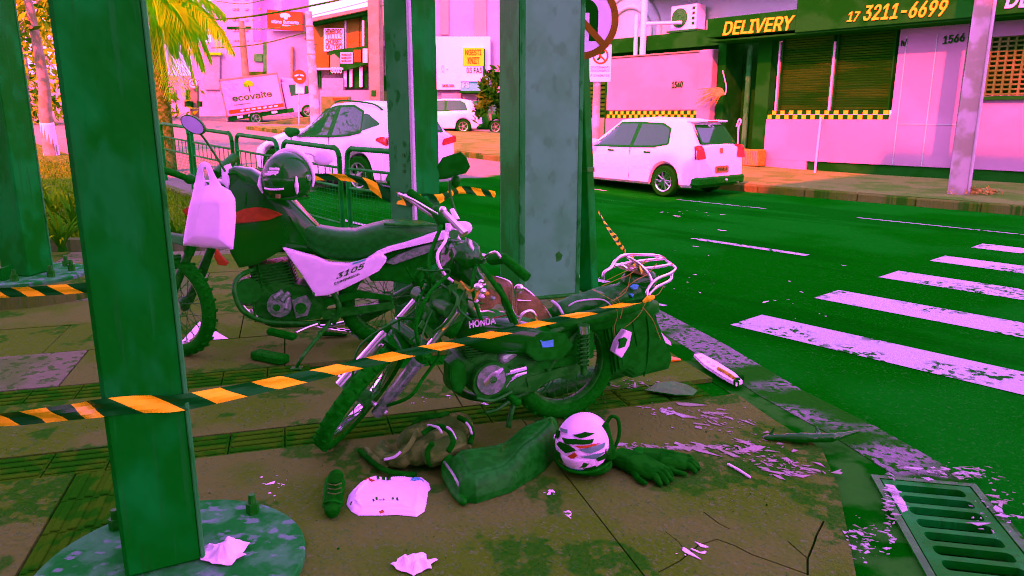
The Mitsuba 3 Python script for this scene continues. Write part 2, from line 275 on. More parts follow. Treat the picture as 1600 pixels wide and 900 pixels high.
cr = lambda *q: sg.LineString([gnd(*k)[:2] for k in q])
cracks = so.unary_union([cr((1030, 893), (1062, 876), (1092, 851), (1120, 842), (1148, 852), (1175, 866), (1215, 880), (1262, 897)).buffer(.0035), cr((1262, 897), (1262, 872), (1272, 848), (1276, 835), (1287, 814)).buffer(.004), cr((1232, 846), (1250, 862), (1262, 872)).buffer(.003),
    cr((1040, 830), (1060, 846), (1072, 862)).buffer(.0015), cr((1100, 800), (1124, 818), (1140, 826)).buffer(.003)])
s1, s2 = (4.28, 4.53), (3.33, 3.58); a0 = float(gnd(150, 770)[:2] @ pa); st3 = (a0 - .125, a0 + .125)
rows = [(-1.2, 3.33, [-9, -4.2, -2.9, st3[0], st3[1], 1.05, 3.2]), (3.58, 4.28, [-9, -5, -3.4, -2.05, -.62, .8, 2.4, 4]), (4.53, 5.22, [-9, -5.2, -3.9, -2.6, -1.33, -.1, 1.1, 2.3, 4]), (5.22, 5.92, [-9, -6, -4.3, -2.9, -1.6, -.4, .8, 2, 4]),
        (5.92, 6.7, [-9, -5.6, -4.1, -2.7, -1.4, -.1, 1.2, 3]), (6.7, 7.6, [-9, -5, -3.6, -2.2, -.8, .6, 3]), (7.6, 8.6, [-9, -4, -2.6, -1.2, .4, 3]), (8.6, 9.8, [-9, -3.8, -2.4, -1, 3]), (9.8, 11.2, [-9, -3, -1.6, 3])]
labels['pavement'] = {'kind': 'structure'}
k = 0
for b0, b1, cs in rows:
    for c0, c1 in zip(cs[:-1], cs[1:]):
        if b1 == 3.33 and c0 == st3[0]: continue
        q = sg.Polygon([pab(c0, b0), pab(c1, b0), pab(c1, b1), pab(c0, b1)]).intersection(pave).buffer(-.004)
        if q.is_empty or q.area < .01: continue
        if b1 == 3.33: q = q.difference(cracks)
        mt = 'concrete_pink' if (b0 >= 4.5 and random.random() < .45) else 'concrete'
        add('pavement__slab', tf(extr(q, .0275 + random.uniform(-.002, .002)), trimesh.transformations.translation_matrix([0, 0, -.0275])), mt)
q = pave.intersection(upoly(7.2, 21, 2, 5)).difference(sg.Polygon([pab(-9, -1), pab(5, -1), pab(5, 11.2), pab(-9, 11.2)]))
def onhill(m, dz=0): m = m.copy(); m.vertices[:, 2] += [hz(v) + dz for v in m.vertices]; return m
def tact(ac, b0, b1, along):
    ms = []
    if along: M = frame([*pab(ac, b0), 0], [*pa, 0])
    else: M = frame([*pab(ac, b0), 0], [*pb, 0])
    w = b1 - b0
    ms.append(cbox(.003, .247, .003, w - .003, -.026, -.004, .003))
    for i in range(4): ms.append(cbox(.01, .24, .022 + i * (w - .02) / 4, .022 + i * (w - .02) / 4 + .034, -.006, .0035, .0035))
    return tf(trimesh.util.concatenate(ms), M)
for lo, hi, (b0, b1), mk in ((-4.6, 2.05, s2, 1), (-5.2, -.15, s1, 1)):
    ac = lo
    while ac < hi:
        c = pab(ac + .125, (b0 + b1) / 2)
        if pave.buffer(-.14).contains(sg.Point(*c)): add('pavement__tactile_tile', tact(ac, b0, b1, True), 'tactile')
        ac += .25
bb = 3.33 - .25
while bb > 1.2:
    M = frame([*pab(st3[1], bb), 0], [*pb, 0], [*(-pa), 0])
    ms = [cbox(.003, .247, .003, .247, -.026, -.004, .003)] + [cbox(.01, .24, .018 + i * .057, .05 + i * .057, -.006, .0035, .0035) for i in range(4)]
    add('pavement__tactile_tile', tf(trimesh.util.concatenate(ms), M), 'tactile'); bb -= .25

# road markings
def mark(pts, z=RZ): return [gnd(*q, z)[:2] for q in pts]
struct('road_markings', None, None)
zc = []
for n0, n1 in ((4.62, 5.05), (5.86, 6.3), (7.1, 7.55), (8.33, 8.76), (9.55, 9.95)):
    zc.append(sheet(upoly(2.93 + random.uniform(-.05, .05) - 6.5, 2.93, n0 * 1.02, n1 * 1.02), lambda q: RZ + .004))
for u0, u1, nn, w in ((3.95, 5.4, 7.75, .12), (11.5, 13.2, 7.8, .12), (6.5, 8.3, 11.25, .05), (2.2, 5.0, 11.3, .05), (10, 13, 11.2, .05), (3.6, 4.35, 4.78, .05), (4.5, 6.6, 5.05, .1), (7, 9.8, 5.15, .1)):
    m = sheet(upoly(u0, u1, nn, nn + w), lambda q: RZ + .004 + hz(q)); zc.append(m)
add('road_markings', zc, 'road_paint')

# lawn behind the posts with its edging, and grass blades
lawnp = sg.Polygon([A([-14, 7.9]), A([-9., 8.1]), A([-3.4, 8.38]), U(9.75, 4.0, 0)[:2], U(20, 4.05, 0)[:2], U(30, 4.05, 0)[:2], A([-34, 24]), A([-30, 10])])
pts = lawnp.bounds; lm = extr(lawnp, .1); lm = lm.subdivide_to_size(1.5)
lm.vertices[:, 2] = np.where(lm.vertices[:, 2] > .05, .06, -.1) + [hz(v) for v in lm.vertices]
struct('lawn', lm, 'soil')
edge = sg.LineString([A([-14, 7.9]), A([-9., 8.1]), A([-3.4, 8.38]), U(9.75, 4.0, 0)[:2], U(20, 4.05, 0)[:2]]).buffer(.06, cap_style=2)
em = extr(edge, .2).subdivide_to_size(1.); em.vertices[:, 2] += [hz(v) - .09 for v in em.vertices]
struct('lawn_edging', em, 'concrete_pink')
rng = np.random.default_rng(3)
def blades(P, h, w, lean=.5):
    n = len(P); an = rng.uniform(0, 6.283, n); hh = h * rng.uniform(.5, 1.2, n); d = np.c_[np.cos(an), np.sin(an), np.zeros(n)]; s = np.c_[-np.sin(an), np.cos(an), np.zeros(n)] * w / 2
    mid = P + d * (hh * lean * .3)[:, None] + np.c_[np.zeros((n, 2)), hh * .6]; tip = P + d * (hh * lean)[:, None] + np.c_[np.zeros((n, 2)), hh]
    v = np.stack([P - s, P + s, mid - s * .7, mid + s * .7, tip], 1).reshape(-1, 3); b = (np.arange(n) * 5)[:, None, None]
    return trimesh.Trimesh(v, (b + A([[0, 1, 2], [1, 3, 2], [2, 3, 4]])).reshape(-1, 3), process=False)
gp = []
while len(gp) < 26000:
    q = [rng.uniform(-13, -2.5), rng.uniform(7.9, 17)]
    if rng.random() < min(1, (9.5 / np.hypot(*q)) ** 1.6) and lawnp.buffer(-.07).contains(sg.Point(q)): gp.append([*q, .06 + hz(q)])
k = thing('grass', 'rough grass growing on the lawn behind the steel posts', 'grass', kind='stuff')
add(k, blades(A(gp), .09, .012, .7), 'grass_mat')
def strap_plant(loc, n, L, key):
    ms = []
    for _ in range(n):
        a, t = rng.uniform(0, 6.283), rng.uniform(.25, 1.0); l = L * rng.uniform(.6, 1.1); d = A([math.cos(a), math.sin(a), 0]); s = A([-d[1], d[0], 0]); P, S = [], []
        for q in np.linspace(0, 1, 6): P.append(A(loc) + d * (l * (q * t * .6 + .35 * t * q * q)) + A([0, 0, l * (q * 1.0 - .75 * t * q * q)]) + rng.normal(0, .004, 3)); S.append(.016 * math.sin(math.pi * (q * .85 + .15)) + .001)
        v = []
        for p, w in zip(P, S): v += [p - s * w, p + s * w]
        ms.append(trimesh.Trimesh(v, [[2 * i, 2 * i + 1, 2 * i + 2] for i in range(5)] + [[2 * i + 1, 2 * i + 3, 2 * i + 2] for i in range(5)], process=False))
    add(key + '__leaves', ms, 'leaf_plant'); stuff(key + '__leaves')
for px, py, L, lb in ((98, 392, .62, 'strap leaf plant with arching blades right of the far left post'), (66, 378, .5, 'low strap leaf plant close behind the far left post'), (120, 372, .7, 'tall strap leaf plant beside the near left post'), (112, 345, .55, 'strap leaf plant standing deeper in the bed between the two left posts'), (85, 352, .6, 'bright strap leaf plant in the middle of the planted bed'), (58, 330, .55, 'strap leaf plant at the back of the bed beside the far left post'), (20, 385, .6, 'strap leaf plant at the left edge beside the far left post'), (275, 378, .35, 'low leafy plant under the white carrier bag')):
    p = gnd(px, py, .06); p[2] = .06 + hz(p)
    k = thing('strap_leaf_plant', lb, 'plant', 'strap leaf plants in the bed'); strap_plant(p, 46, L, k)
    add(k + '__root_crown', lathe([(0, -.01), (.05, -.01), (.035, .05), (0, .07)], 10).apply_translation(p), 'shrub_leaf')

# far pavement with kerb
def strip(u0, u1, n0, n1, z0, z1, nn=12):
    ms = []
    for a, b in zip(np.linspace(u0, u1, nn + 1)[:-1], np.linspace(u0, u1, nn + 1)[1:]):
        m = box(a, b, n0, n1, 0, 1); m.vertices[:, 2] = [hill(v[0]) + (z1 if v[2] > .5 else z0) for v in m.vertices]; ms.append(tf(m, UM))
    return ms
struct('far_pavement', strip(-6, 34, 13.66, 22, -.1, .12, 20), 'pave_far')
labels['far_kerb'] = {'kind': 'structure'}
for i in range(40):
    u0 = -6 + i; add('far_kerb__kerb_stone', ubox(u0 + .006, u0 + .994, 13.5 + rng.uniform(-.01, .01), 13.652, -.1 + hill(u0), .115 + hill(u0 + .5) + rng.uniform(-.006, .006), .02), 'concrete')
# off frame: the buildings behind the camera whose shade falls on the pavement and the street
kb = thing('street_building', 'tall plain building behind the pavement on this side of the street', 'building')
add(kb + '__wall', [ubox(-3.3, 9, -15, -5.2, -.03, 12.4), ubox(-44, -3.302, -15, -5, -.03, 18.6)], 'wall_white')
for i in range(9):
    for j in range(4): add(kb + '__window', ubox(-5.1 - i * 4, -3.9 - i * 4, -5.05, -4.97, 3.2 + j * 3.3, 4.8 + j * 3.3), 'glass_dark')
# ---------------------------------------------------------------- steel posts
def post(key, c, w, d, yaw, z0, z1, m, lip=.012, lipm='edge_pale', lips=(1,), lean=(0, 0)):
    M = rotz(yaw, [c[0], c[1], z0]); M[0, 2], M[1, 2] = lean
    h = z1 - z0
    add(key + '__column', tf(cbox(-w / 2, w / 2, -d / 2, d / 2, 0, h, .012), M), m)
    for s in lips: add(key + '__corner_strip', tf(cbox(s * w / 2 - lip * .7, s * w / 2 + lip * .5, -d / 2 - .006, -d / 2 + lip, .002, h, .003), M), lipm)
    return M
def nut(p, r, h, key, m='dark_metal'):
    add(key, [cyl(p, A(p) + [0, 0, h * .55], r, n=6), cyl(A(p) + [0, 0, h * .55], A(p) + [0, 0, h], r * .62, r * .5, n=10)], m)
lp = thing('steel_post', 'nearest dark green steel post on a round base plate, wrapped by the front barrier tape', 'post')
pc = A([-1.2, 2.27]); yaw = math.atan2(pc[1], pc[0]) - math.pi / 2
M = post(lp, pc, .235, .235, yaw, .035, 6.2, 'post_green', lips=(1,), lipm='post_grey')
add(lp + '__base_plate', lathe([(0, 0), (.43, 0), (.432, .028), (.426, .034), (0, .034)], 64).apply_translation([-1.14, 2.2, 0]), 'plate_steel', 30)
for dx, dy in ((.16, .33), (-.3, .22)): nut([-1.14 + dx, 2.2 + dy, .034], .024, .075, lp + '__bolt')
lp = thing('steel_post', 'far left green steel post bolted to a round concrete footing with a yellow patch', 'post')
pc0 = gnd(44, 430, .14)[:2]
post(lp, pc0, .27, .27, math.radians(45) + math.atan2(pc0[1], pc0[0]) - math.pi / 2, .16, 6.2, 'post_green', lipm='post_grey')
add(lp + '__footing', lathe([(0, -.02), (.68, -.02), (.66, .11), (.64, .13), (0, .13)], 48).apply_translation([pc0[0] + .0, pc0[1] - .02, 0]), 'concrete', 30)
add(lp + '__base_plate', lathe([(0, .128), (.47, .128), (.47, .155), (.46, .16), (0, .16)], 48).apply_translation([*pc0, 0]), 'plate_steel', 30)
for i in range(8):
    a = i * .785 + .3; nut([pc0[0] + .34 * math.cos(a), pc0[1] + .34 * math.sin(a), .16], .03, .1, lp + '__bolt')
add(lp + '__gusset', [box(pc0[0] - .01, pc0[0] + .01, pc0[1] - .34, pc0[1] - .19, .158, .27)], 'post_green')
yp = thing('yellow_patch', 'yellow moss patch on the front of the far left footing', 'surface')
fa = [(pc0[0] + .70 * math.cos(a) * r, pc0[1] - .02 + .70 * math.sin(a) * r, z) for a, r, z in ((-1.95, .97, .09), (-1.85, .975, .06), (-1.75, .975, .08), (-2.05, .975, .05), (-1.65, .98, .05), (-1.9, .98, .03))]
add(yp, blob([[(A(q), .035)] for q in fa], .012, 2, .01, 40), 'orange_fibre', True)  # raised yellow lumps on the front of the footing
mp = thing('steel_post', 'middle two sided steel post standing behind the seat of the white motorbike', 'post')
mc = gnd(654, 512)[:2]
post(mp, mc, .245, .245, math.radians(-47) + math.atan2(mc[1], mc[0]) - math.pi / 2, .0, 6.2, 'post_grey', lips=(1,), lip=.02)  # pale corner strip paints in the light showing through a gap
add(mp + '__side_panel', tf(cbox(.1215, .1245, -.1, .118, .02, 6.1, .001), rotz(math.radians(-47) + math.atan2(mc[1], mc[0]) - math.pi / 2, [*mc, 0])), 'post_green')
for z in (1.235, 1.17, 1.13):
    q = mc + rotz(math.radians(-47) + math.atan2(mc[1], mc[0]) - math.pi / 2)[:2, :2] @ A([.04, -.1225]); dd = rotz(math.radians(-47) + math.atan2(mc[1], mc[0]) - math.pi / 2)[:3, 1]
    add(mp + '__rivet', cyl([*q, z], A([*q, z]) - dd * .008, .012), 'dark_metal')
cp = thing('steel_pillar', 'wide grey steel pillar with a dent, in the middle of the pavement edge', 'pillar')
c0, yw = gnd(817, 468)[:2], math.radians(20)
ex = A([math.cos(yw), math.sin(yw)]); ey = A([-ex[1], ex[0]]); cc = c0 + ex * .25 + ey * .29
M = post(cp, cc, .50, .58, yw, 0, 6.2, 'pillar_grey', lips=(1, -1), lip=.03, lipm='post_grey')
add(cp + '__side_panel', tf(cbox(-.262, -.248, -.22, .24, .02, 6.2, .002), M), 'post_green')
add(cp + '__dent', tf(prism([(-.03, .02), (.0, .045), (.035, .01), (.02, -.03), (-.02, -.045)], frame([.07, -.2895, .345], [1, 0, 0], [0, 0, 1]), .0025), M), 'dark_metal')
add(cp + '__base_flange', tf(cbox(-.30, .30, -.35, .35, .001, .02, .004), M), 'dark_metal')
# sign post, leaning
sp = thing('sign_post', 'dark leaning square sign post right of the grey pillar, holding the round no turn sign', 'post')
b0 = gnd(921, 452); t0 = at(906, 95, 6.5); dv = (t0 - b0) / (t0 - b0)[2]
M = frame(b0, [math.cos(-.6), math.sin(-.6), 0], None, [0, 0, 1.]); M[0, 2], M[1, 2] = dv[0], dv[1]
add(sp + '__tube', tf(cbox(-.06, .06, -.06, .06, 0, 3.4, .006), M), 'post_green')
add(sp + '__clamp', tf(cbox(-.066, .066, -.066, .066, 1.02, 1.06, .003), M), 'dark_metal')
sc = at(907, 30, 6.4); SM = frame(sc, [1, .12, 0], [0, 0, 1.])
sg1 = thing('traffic_sign', 'large round no turn sign with a red ring, half hidden by the grey pillar', 'sign')
circ = lambda r, c=(0, 0), n=64: sg.Point(*c).buffer(r, n // 4)
add(sg1 + '__plate', prism(circ(.285).exterior.coords, SM, .006), 'sign_white')
add(sg1 + '__ring', tf(extr(circ(.318).difference(circ(.262)), .009), SM), 'sign_red')
arrow = sg.LineString([(.11, -.17), (.11, .05)]).buffer(.036, cap_style=2).union(sg.Point(.04, .05).buffer(.106).intersection(sg.box(.04, .05, .3, .3))).union(sg.box(-.06, .09, .045, .156)).union(sg.Polygon([(-.17, .12), (-.05, .02), (-.05, .22)])).difference(sg.box(.04, -.1, .074, .05))
add(sg1 + '__arrow', tf(extr(arrow, .0082), SM), 'ink')
add(sg1 + '__slash', tf(extr(sg.LineString([(-.19, .19), (.185, -.185)]).buffer(.026, cap_style=2), .0105), SM), 'sign_red')
add(sg1 + '__bracket', cbox(sc[0] - .05, sc[0] + .03, sc[1] + .008, sc[1] + .1, sc[2] - .02, sc[2] + .02, .003), 'dark_metal')

# ---------------------------------------------------------------- guard rail panels
def railpanel(u0, u1, lab, mesh=True):
    k = thing('guard_rail', lab, 'railing', 'guard rail panels along the kerb'); nn = 4.6
    z = hill((u0 + u1) / 2) - (.0 if u0 < 9.6 else .0); h = 1.09
    P = lambda u, zz: U(u, nn, zz + hill(u))
    r, w = .032, u1 - u0; c = .13
    add(k + '__top_frame', tube([P(u0, -.05), P(u0, h - c - .1), P(u0, h - c), P(u0 + c * .3, h - c * .3), P(u0 + c, h), P(u0 + c + .1, h), P(u1 - c - .1, h), P(u1 - c, h), P(u1 - c * .3, h - c * .3), P(u1, h - c), P(u1, h - c - .1), P(u1, -.05)], r, 12, 5), 'post_green', True)
    for zz in (.84, .6, .12): add(k + '__rail', cyl(P(u0, zz), P(u1, zz), .017), 'post_green', 40)
    ms = [cyl(P(a, .6), P(a, .84), .007, n=6) for a in np.arange(u0 + .2, u1 - .05, .2)]
    add(k + '__bars', ms, 'post_green'); stuff(k + '__bars')
    ms = [cyl(P(a, .12), P(a, .6), .0026, n=4) for a in np.arange(u0 + .075, u1 - .02, .075)] + [cyl(P(u0, zz), P(u1, zz), .0026, n=4) for zz in np.arange(.18, .58, .06)]
    add(k + '__wire_mesh', ms, 'post_green'); stuff(k + '__wire_mesh')
def uat(px, nn=4.6): # u where the pixel column meets the fence line, near the horizon row
    p = onp(px, 300, [*(NV * nn)[:2], 0], NV); return float(p[:2] @ UV[:2])
ed = [(545, 640), (447, 533), (376, 438), (308, 369), (262, 303), (228, 258)]
lb = ['guard rail panel nearest the grey posts, just left of the middle steel post', 'guard rail panel directly behind the black helmet', 'guard rail panel between the round mirror and the black helmet, second left of the helmet', 'guard rail panel just right of the round motorbike mirror', 'guard rail panel behind the round mirror stem', 'farthest guard rail panel, partly behind the near left post']
for (a, b), l in zip(ed, lb): railpanel(uat(b), uat(a), l)

# ---------------------------------------------------------------- cars
def carwheel(key, M, r, w, spokes=10, n=40):
    add(key + '__tyre', tf(lathe([(r * .66, -w / 2 + .01), (r * .93, -w / 2), (r, -w / 2 + .03), (r, w / 2 - .03), (r * .93, w / 2), (r * .66, w / 2 - .01), (r * .64, 0), (r * .66, -w / 2 + .01)], n), M), 'tyre_car', 35)
    ms = [lathe([(r * .66, w / 2 - .015), (r * .67, w / 2 - .002), (r * .6, w / 2 - .01), (r * .58, w / 2 - .05), (r * .66, w / 2 - .06)], n), lathe([(0, w / 2 - .01), (r * .14, w / 2 - .012), (r * .17, w / 2 - .03), (r * .17, w / 2 - .06), (0, w / 2 - .06)], 20)]
    for i in range(spokes):
        a = i * 2 * math.pi / spokes; m = cbox(r * .12, r * .61, -.016, .016, w / 2 - .045, w / 2 - .018, .006); m.apply_transform(rotz(a)); ms.append(m)
    add(key + '__rim', [tf(m, M) for m in ms], 'chrome' if spokes > 8 else 'alloy', 35)
    add(key + '__brake_disc', tf(lathe([(0, -.02), (r * .58, -.02), (r * .58, 0), (0, 0)], 24), M), 'dark_metal', 35)
def rnd_(poly, r):
    p = sg.Polygon(poly); q = p.buffer(-r).buffer(r)
    return q if not q.is_empty and q.geom_type == 'Polygon' and q.area > .7 * p.area else p
def interp(tab, x): t = A(tab); return np.interp(x, t[:, 0], t[:, 1])
def car(k, M, L, W, top, belt, wheels, r, paint, sidewin, tail, hatchwin, spokes=10, near_only=False, sill=.2, roofw=.62, extras=True, plan=None):
    """top: (x, z) outline from tail to nose; belt: (x, z); wheels: (xr, xf); x runs forward from the tail."""
    xs = np.unique(np.r_[np.linspace(0, L, 46), *[np.linspace(c - r * 1.25, c + r * 1.25, 17) for c in wheels], [p[0] for p in top]])
    plan = plan or [(0, .86), (.12, .95), (.5, 1), (L - .9, 1), (L - .25, .9), (L, .72)]
    zt = interp(top, xs); zb = np.minimum(interp(belt, xs), zt - .02); hw = interp(plan, xs) * W / 2; z0 = np.full(len(xs), sill)
    z0 = np.where(xs < .12, sill + .1, z0); z0 = np.where(xs > L - .12, sill + .06, z0)
    for c in wheels:
        rr = r * 1.14; z0 = np.maximum(z0, np.where(np.abs(xs - c) < rr, r + np.sqrt(np.maximum(rr * rr - (xs - c) ** 2, 0)), 0))
    rw = np.where(zt - zb > .1, roofw, np.where(zt - zb > .03, roofw + (.95 - roofw) * (1 - (zt - zb - .03) / .07), .95)) * hw
    V = []
    for x, t, b, h, q, rr in zip(xs, zt, zb, hw, z0, rw):
        q2 = max(q, sill) ; m = (q2 + b) / 2
        lo = max(q2, .0)
        half = [(h * .9, lo - .0), (h * .975, lo + min(.05, (b - lo) * .2)), (h * 1.0, lo + (b - lo) * .45), (h * .995, lo + (b - lo) * .72), (h * .965, b), (rr + (h * .965 - rr) * .5, b + (t - .05 - b) * .5) , (rr, max(b, t - .055)), (rr * .9, t - .015), (rr * .5, t + .008), (0, t + .014)]
        V.append([(x, y, z) for y, z in half] + [(x, -y, z) for y, z in half[-2::-1]])
    V = A(V); n, mm = V.shape[:2]; v = V.reshape(-1, 3); f = []
    for i in range(n - 1):
        for j in range(mm - 1): a = i * mm + j; f += [[a, a + 1, a + mm], [a + 1, a + mm + 1, a + mm]]
    for i, s in ((0, 1), (n - 1, -1)):
        c = len(v); v = np.vstack([v, [[xs[i], 0, (zt[i] + z0[i]) / 2]]]); f += [[c, i * mm + j, i * mm + j + 1] for j in range(mm - 1)]
    add(k + '__body', tf(trimesh.Trimesh(v, f, process=False), M), paint, 32)
    add(k + '__underbody', tf(box(.15, L - .2, -W * .42, W * .42, sill - .02, sill + .22), M), 'black_plastic')
    def side(x, z, off):   # the point of the left flank at (x, z), moved out by off
        h = float(np.interp(x, xs, hw)); b = float(np.interp(x, xs, zb)); t = float(np.interp(x, xs, zt)); rr = float(np.interp(x, xs, rw)); y1, zz1 = h * .965, b; y2, zz2 = rr, max(b + .02, t - .055)
        if z < b: return (x, h * .985 + off, z)
        s = min(1, (z - zz1) / (zz2 - zz1)); return (x, y1 + (y2 - y1) * s + off, z)
    def panel(poly, off, th, m, key, sides=(1, -1), res=.12):
        p = rnd_(poly, .025)
        for s in sides:
            q = p.segmentize(res); vv, ff = trimesh.creation.triangulate_polygon(q, engine='earcut'); mf = trimesh.Trimesh(np.c_[vv, 0 * vv[:, 0]], ff).subdivide_to_size(.14)
            vv, ff = mf.vertices, mf.faces; o = A([side(a, b, off) for a, b in vv[:, :2]]); o2 = A([side(a, b, off - th) for a, b in vv[:, :2]])
            m_ = trimesh.Trimesh(np.vstack([o, o2]), np.vstack([ff, ff[:, ::-1] + len(o)]), process=False); m_.vertices[:, 1] *= s
            add(key, tf(m_, M), m)
    for pts, key in sidewin: panel(pts, .008, .02, 'glass_dark', k + '__' + key)
    if extras:
        allp = so.unary_union([sg.Polygon(p) for p, _ in sidewin]).buffer(.035); panel(list(allp.convex_hull.exterior.coords), .004, .02, 'black_plastic', k + '__window_frame')
    # hatch glass and lamps on the tail face
    def rear(y, z, off):
        zz = A(top)[A(top)[:, 0] < L * .4]; x = float(np.interp(z, zz[:, 1], zz[:, 0])); return (x - off, y, z)
    def rpanel(poly, off, th, m, key, back=None):
        q = rnd_(poly, .03).segmentize(.1); vv, ff = trimesh.creation.triangulate_polygon(q, engine='earcut'); mf = trimesh.Trimesh(np.c_[vv, 0 * vv[:, 0]], ff).subdivide_to_size(.15); vv, ff = mf.vertices, mf.faces
        o = A([rear(a, b, off) for a, b in vv[:, :2]]); o2 = o + [th, 0, 0]
        add(key, tf(trimesh.Trimesh(np.vstack([o, o2]), np.vstack([ff, ff[:, ::-1] + len(o)]), process=False), M), m)
    if hatchwin:
        rpanel(hatchwin, .012, .04, 'black_plastic', k + '__hatch_frame'); rpanel(list(sg.Polygon(hatchwin).buffer(-.035).exterior.coords), .018, .03, 'glass_dark', k + '__rear_window')
    for m, key, polys in tail:
        for p_ in polys: rpanel(p_, .014, .05, m, k + '__' + key)
    for i, c in enumerate(wheels):
        for s in (1, -1):
            wm = frame([c, s * (W / 2 - .11), r], [1, 0, 0], [0, 0, -s * 1.0], [0, s * 1.0, 0]); wm = np.eye(4); wm[:3, 0] = [1, 0, 0]; wm[:3, 1] = [0, 0, -s]; wm[:3, 2] = [0, s, 0]; wm[:3, 3] = [c, s * (W / 2 - .11), r]
            carwheel(k + ('__wheel' if (i, s) == (0, 1) else f'__wheel_{i * 2 + (s < 0):03d}'), M @ wm, r, .19, spokes)
    return panel, rpanel, side
def carM(u, n, z, yaw=0., pitch=0.):
    M = np.eye(4); M[:3, 0], M[:3, 1] = UV, -NV; M[:3, 3] = U(u, n, z); return M @ trimesh.transformations.rotation_matrix(yaw, [0, 0, 1]) @ trimesh.transformations.rotation_matrix(-pitch, [0, 1, 0])
ck = thing('parked_car', 'white five door hatchback on the road in front of the number 1540 wall', 'car')
htop = [(0, .45), (.01, .62), (.05, .92), (.33, 1.30), (.42, 1.40), (.75, 1.445), (1.5, 1.46), (2.1, 1.42), (2.75, 1.02), (3.2, .94), (3.7, .82), (3.89, .6), (3.93, .42)]
hbelt = [(0, .88), (.6, .93), (1.2, .92), (2.2, .88), (2.7, .86), (3.9, .55)]
M = carM(8.05, 12.27, RZ + hill(9.0), 0, .01)
P_, R_, S_ = car(ck, M, 3.93, 1.65, htop, hbelt, (.74, 3.2), .29, 'white_paint', [([(.72, 1.0), (1.0, .95), (1.52, .93), (1.5, 1.34), (1.0, 1.33), (.8, 1.25)], 'rear_side_window'), ([(1.6, .93), (2.58, .91), (2.4, 1.06), (2.05, 1.33), (1.6, 1.345)], 'front_side_window')],
    [('red_lens', 'tail_lamp', [[(.5, .74), (.79, .72), (.76, .96), (.58, .98)], [(-.5, .74), (-.79, .72), (-.76, .96), (-.58, .98)]]), ('black_plastic', 'tail_lamp_edge', [[(.76, .75), (.8, .75), (.77, .95), (.75, .95)]]), ('wine_plastic', 'badge', [[(-.05, .82), (.05, .82), (.05, .92), (-.05, .92)]]),
     ('wine_plastic', 'number_plate', [[(-.22, .46), (.22, .46), (.22, .59), (-.22, .59)]])], [(-.56, .99), (.56, .99), (.47, 1.34), (-.47, 1.34)])
P_([(.55, .3), (.9, .62), (.55, .66)], -.02, .01, 'black_plastic', ck + '__arch_shadow_gap') if 0 else None
for x0, x1 in ((1.04, 1.56), (1.7, 2.5)): P_([(x0, .5), (x1, .5), (x1, .53), (x0, .53)], .014, .03, 'white_paint', ck + '__side_moulding')
for x0 in (1.06, 1.98): P_([(x0, .80), (x0 + .16, .80), (x0 + .16, .835), (x0, .835)], .02, .03, 'black_plastic', ck + '__door_handle')
for x0 in (1.575, 2.62): P_([(x0, .3), (x0 + .012, .3), (x0 + .012, .9), (x0, .9)], .003, .004, 'ink', ck + '__door_seam')
add(ck + '__bumper', tf(puff([(-.7, .28), (.7, .28), (.76, .36), (.74, .42), (-.74, .42), (-.76, .36)], frame([.02, 0, 0], [0, 1, 0], [0, 0, 1], ), .04, .02), M) if 0 else tf(cbox(-.035, .3, -.76, .76, .24, .4, .03), M), 'black_plastic')
add(ck + '__roof_spoiler', tf(cbox(.27, .5, -.5, .5, 1.385, 1.425, .012), M), 'white_paint')
add(ck + '__brake_lamp', tf(cbox(.262, .29, -.16, .16, 1.39, 1.41, .004), M), 'red_lens')
add(ck + '__tow_ball', tf([ellip([-.12, 0, .33], [.03, .03, .03], 2)][0], M), 'chrome', True); add(ck + '__tow_bar', tf(cyl([-.12, 0, .3], [.15, 0, .25], .018), M), 'dark_metal')
add(ck + '__side_mirror', tf(blob([[([2.45, .86, .97], .055), ([2.5, .99, .98], .06), ([2.45, .98, .93], .05)]], .03), M), 'white_paint', True)
add(ck + '__exhaust', tf(cyl([-.06, -.5, .25], [.3, -.5, .25], .028), M), 'chrome')
add(ck + '__wiper', tf(tube([[.17, 0, 1.02], [.2, .1, 1.06], [.19, .3, 1.05]], .008), M), 'black_plastic')
add(ck + '__plate_text', tf(text('LFR 8H24', .07, frame([.0, .19, .49], [0, -1, 0], [0, 0, 1]), .012), M) if 0 else tf(text('IEEMLA', .06, frame([-.006, .16, .495], [0, -1, 0], [0, 0, 1.]), .008, width=.32), M), 'ink')

sk = thing('crossover_car', 'white crossover car with a sloping rear window, driving past behind the guard rail', 'car')
stop = [(0, .5), (.01, .75), (.05, 1.02), (.16, 1.2), (.3, 1.4), (.62, 1.53), (1.25, 1.6), (1.85, 1.56), (2.8, 1.1), (3.4, 1.02), (4.05, .88), (4.26, .66), (4.3, .45)]
sbelt = [(0, 1.0), (.7, 1.08), (1.3, 1.0), (2.3, .95), (3.0, .92), (4.3, .6)]
M = carM(11.02, 7.55, RZ + hill(13), .17, .02)
P_, R_, S_ = car(sk, M, 4.3, 1.77, stop, sbelt, (.8, 3.41), .335, 'white_paint', [([(.72, 1.1), (1.02, 1.04), (1.5, 1.0), (1.56, 1.49), (1.2, 1.5), (.92, 1.41)], 'rear_side_window'), ([(1.64, 1.0), (2.74, .97), (2.45, 1.15), (2.02, 1.42), (1.68, 1.49)], 'front_side_window')],
    [('red_lens', 'tail_lamp', [[(.42, .84), (.82, .9), (.83, 1.02), (.5, .96)], [(-.42, .84), (-.82, .9), (-.83, 1.02), (-.5, .96)]]), ('black_plastic', 'number_plate', [[(-.25, .62), (.25, .62), (.25, .75), (-.25, .75)]])], [(-.55, 1.08), (.55, 1.08), (.48, 1.44), (-.48, 1.44)], spokes=5, sill=.24)
P_([(.36, 1.22), (.7, 1.1), (.88, 1.4), (.72, 1.38)], .006, .02, 'black_gloss', sk + '__quarter_window')
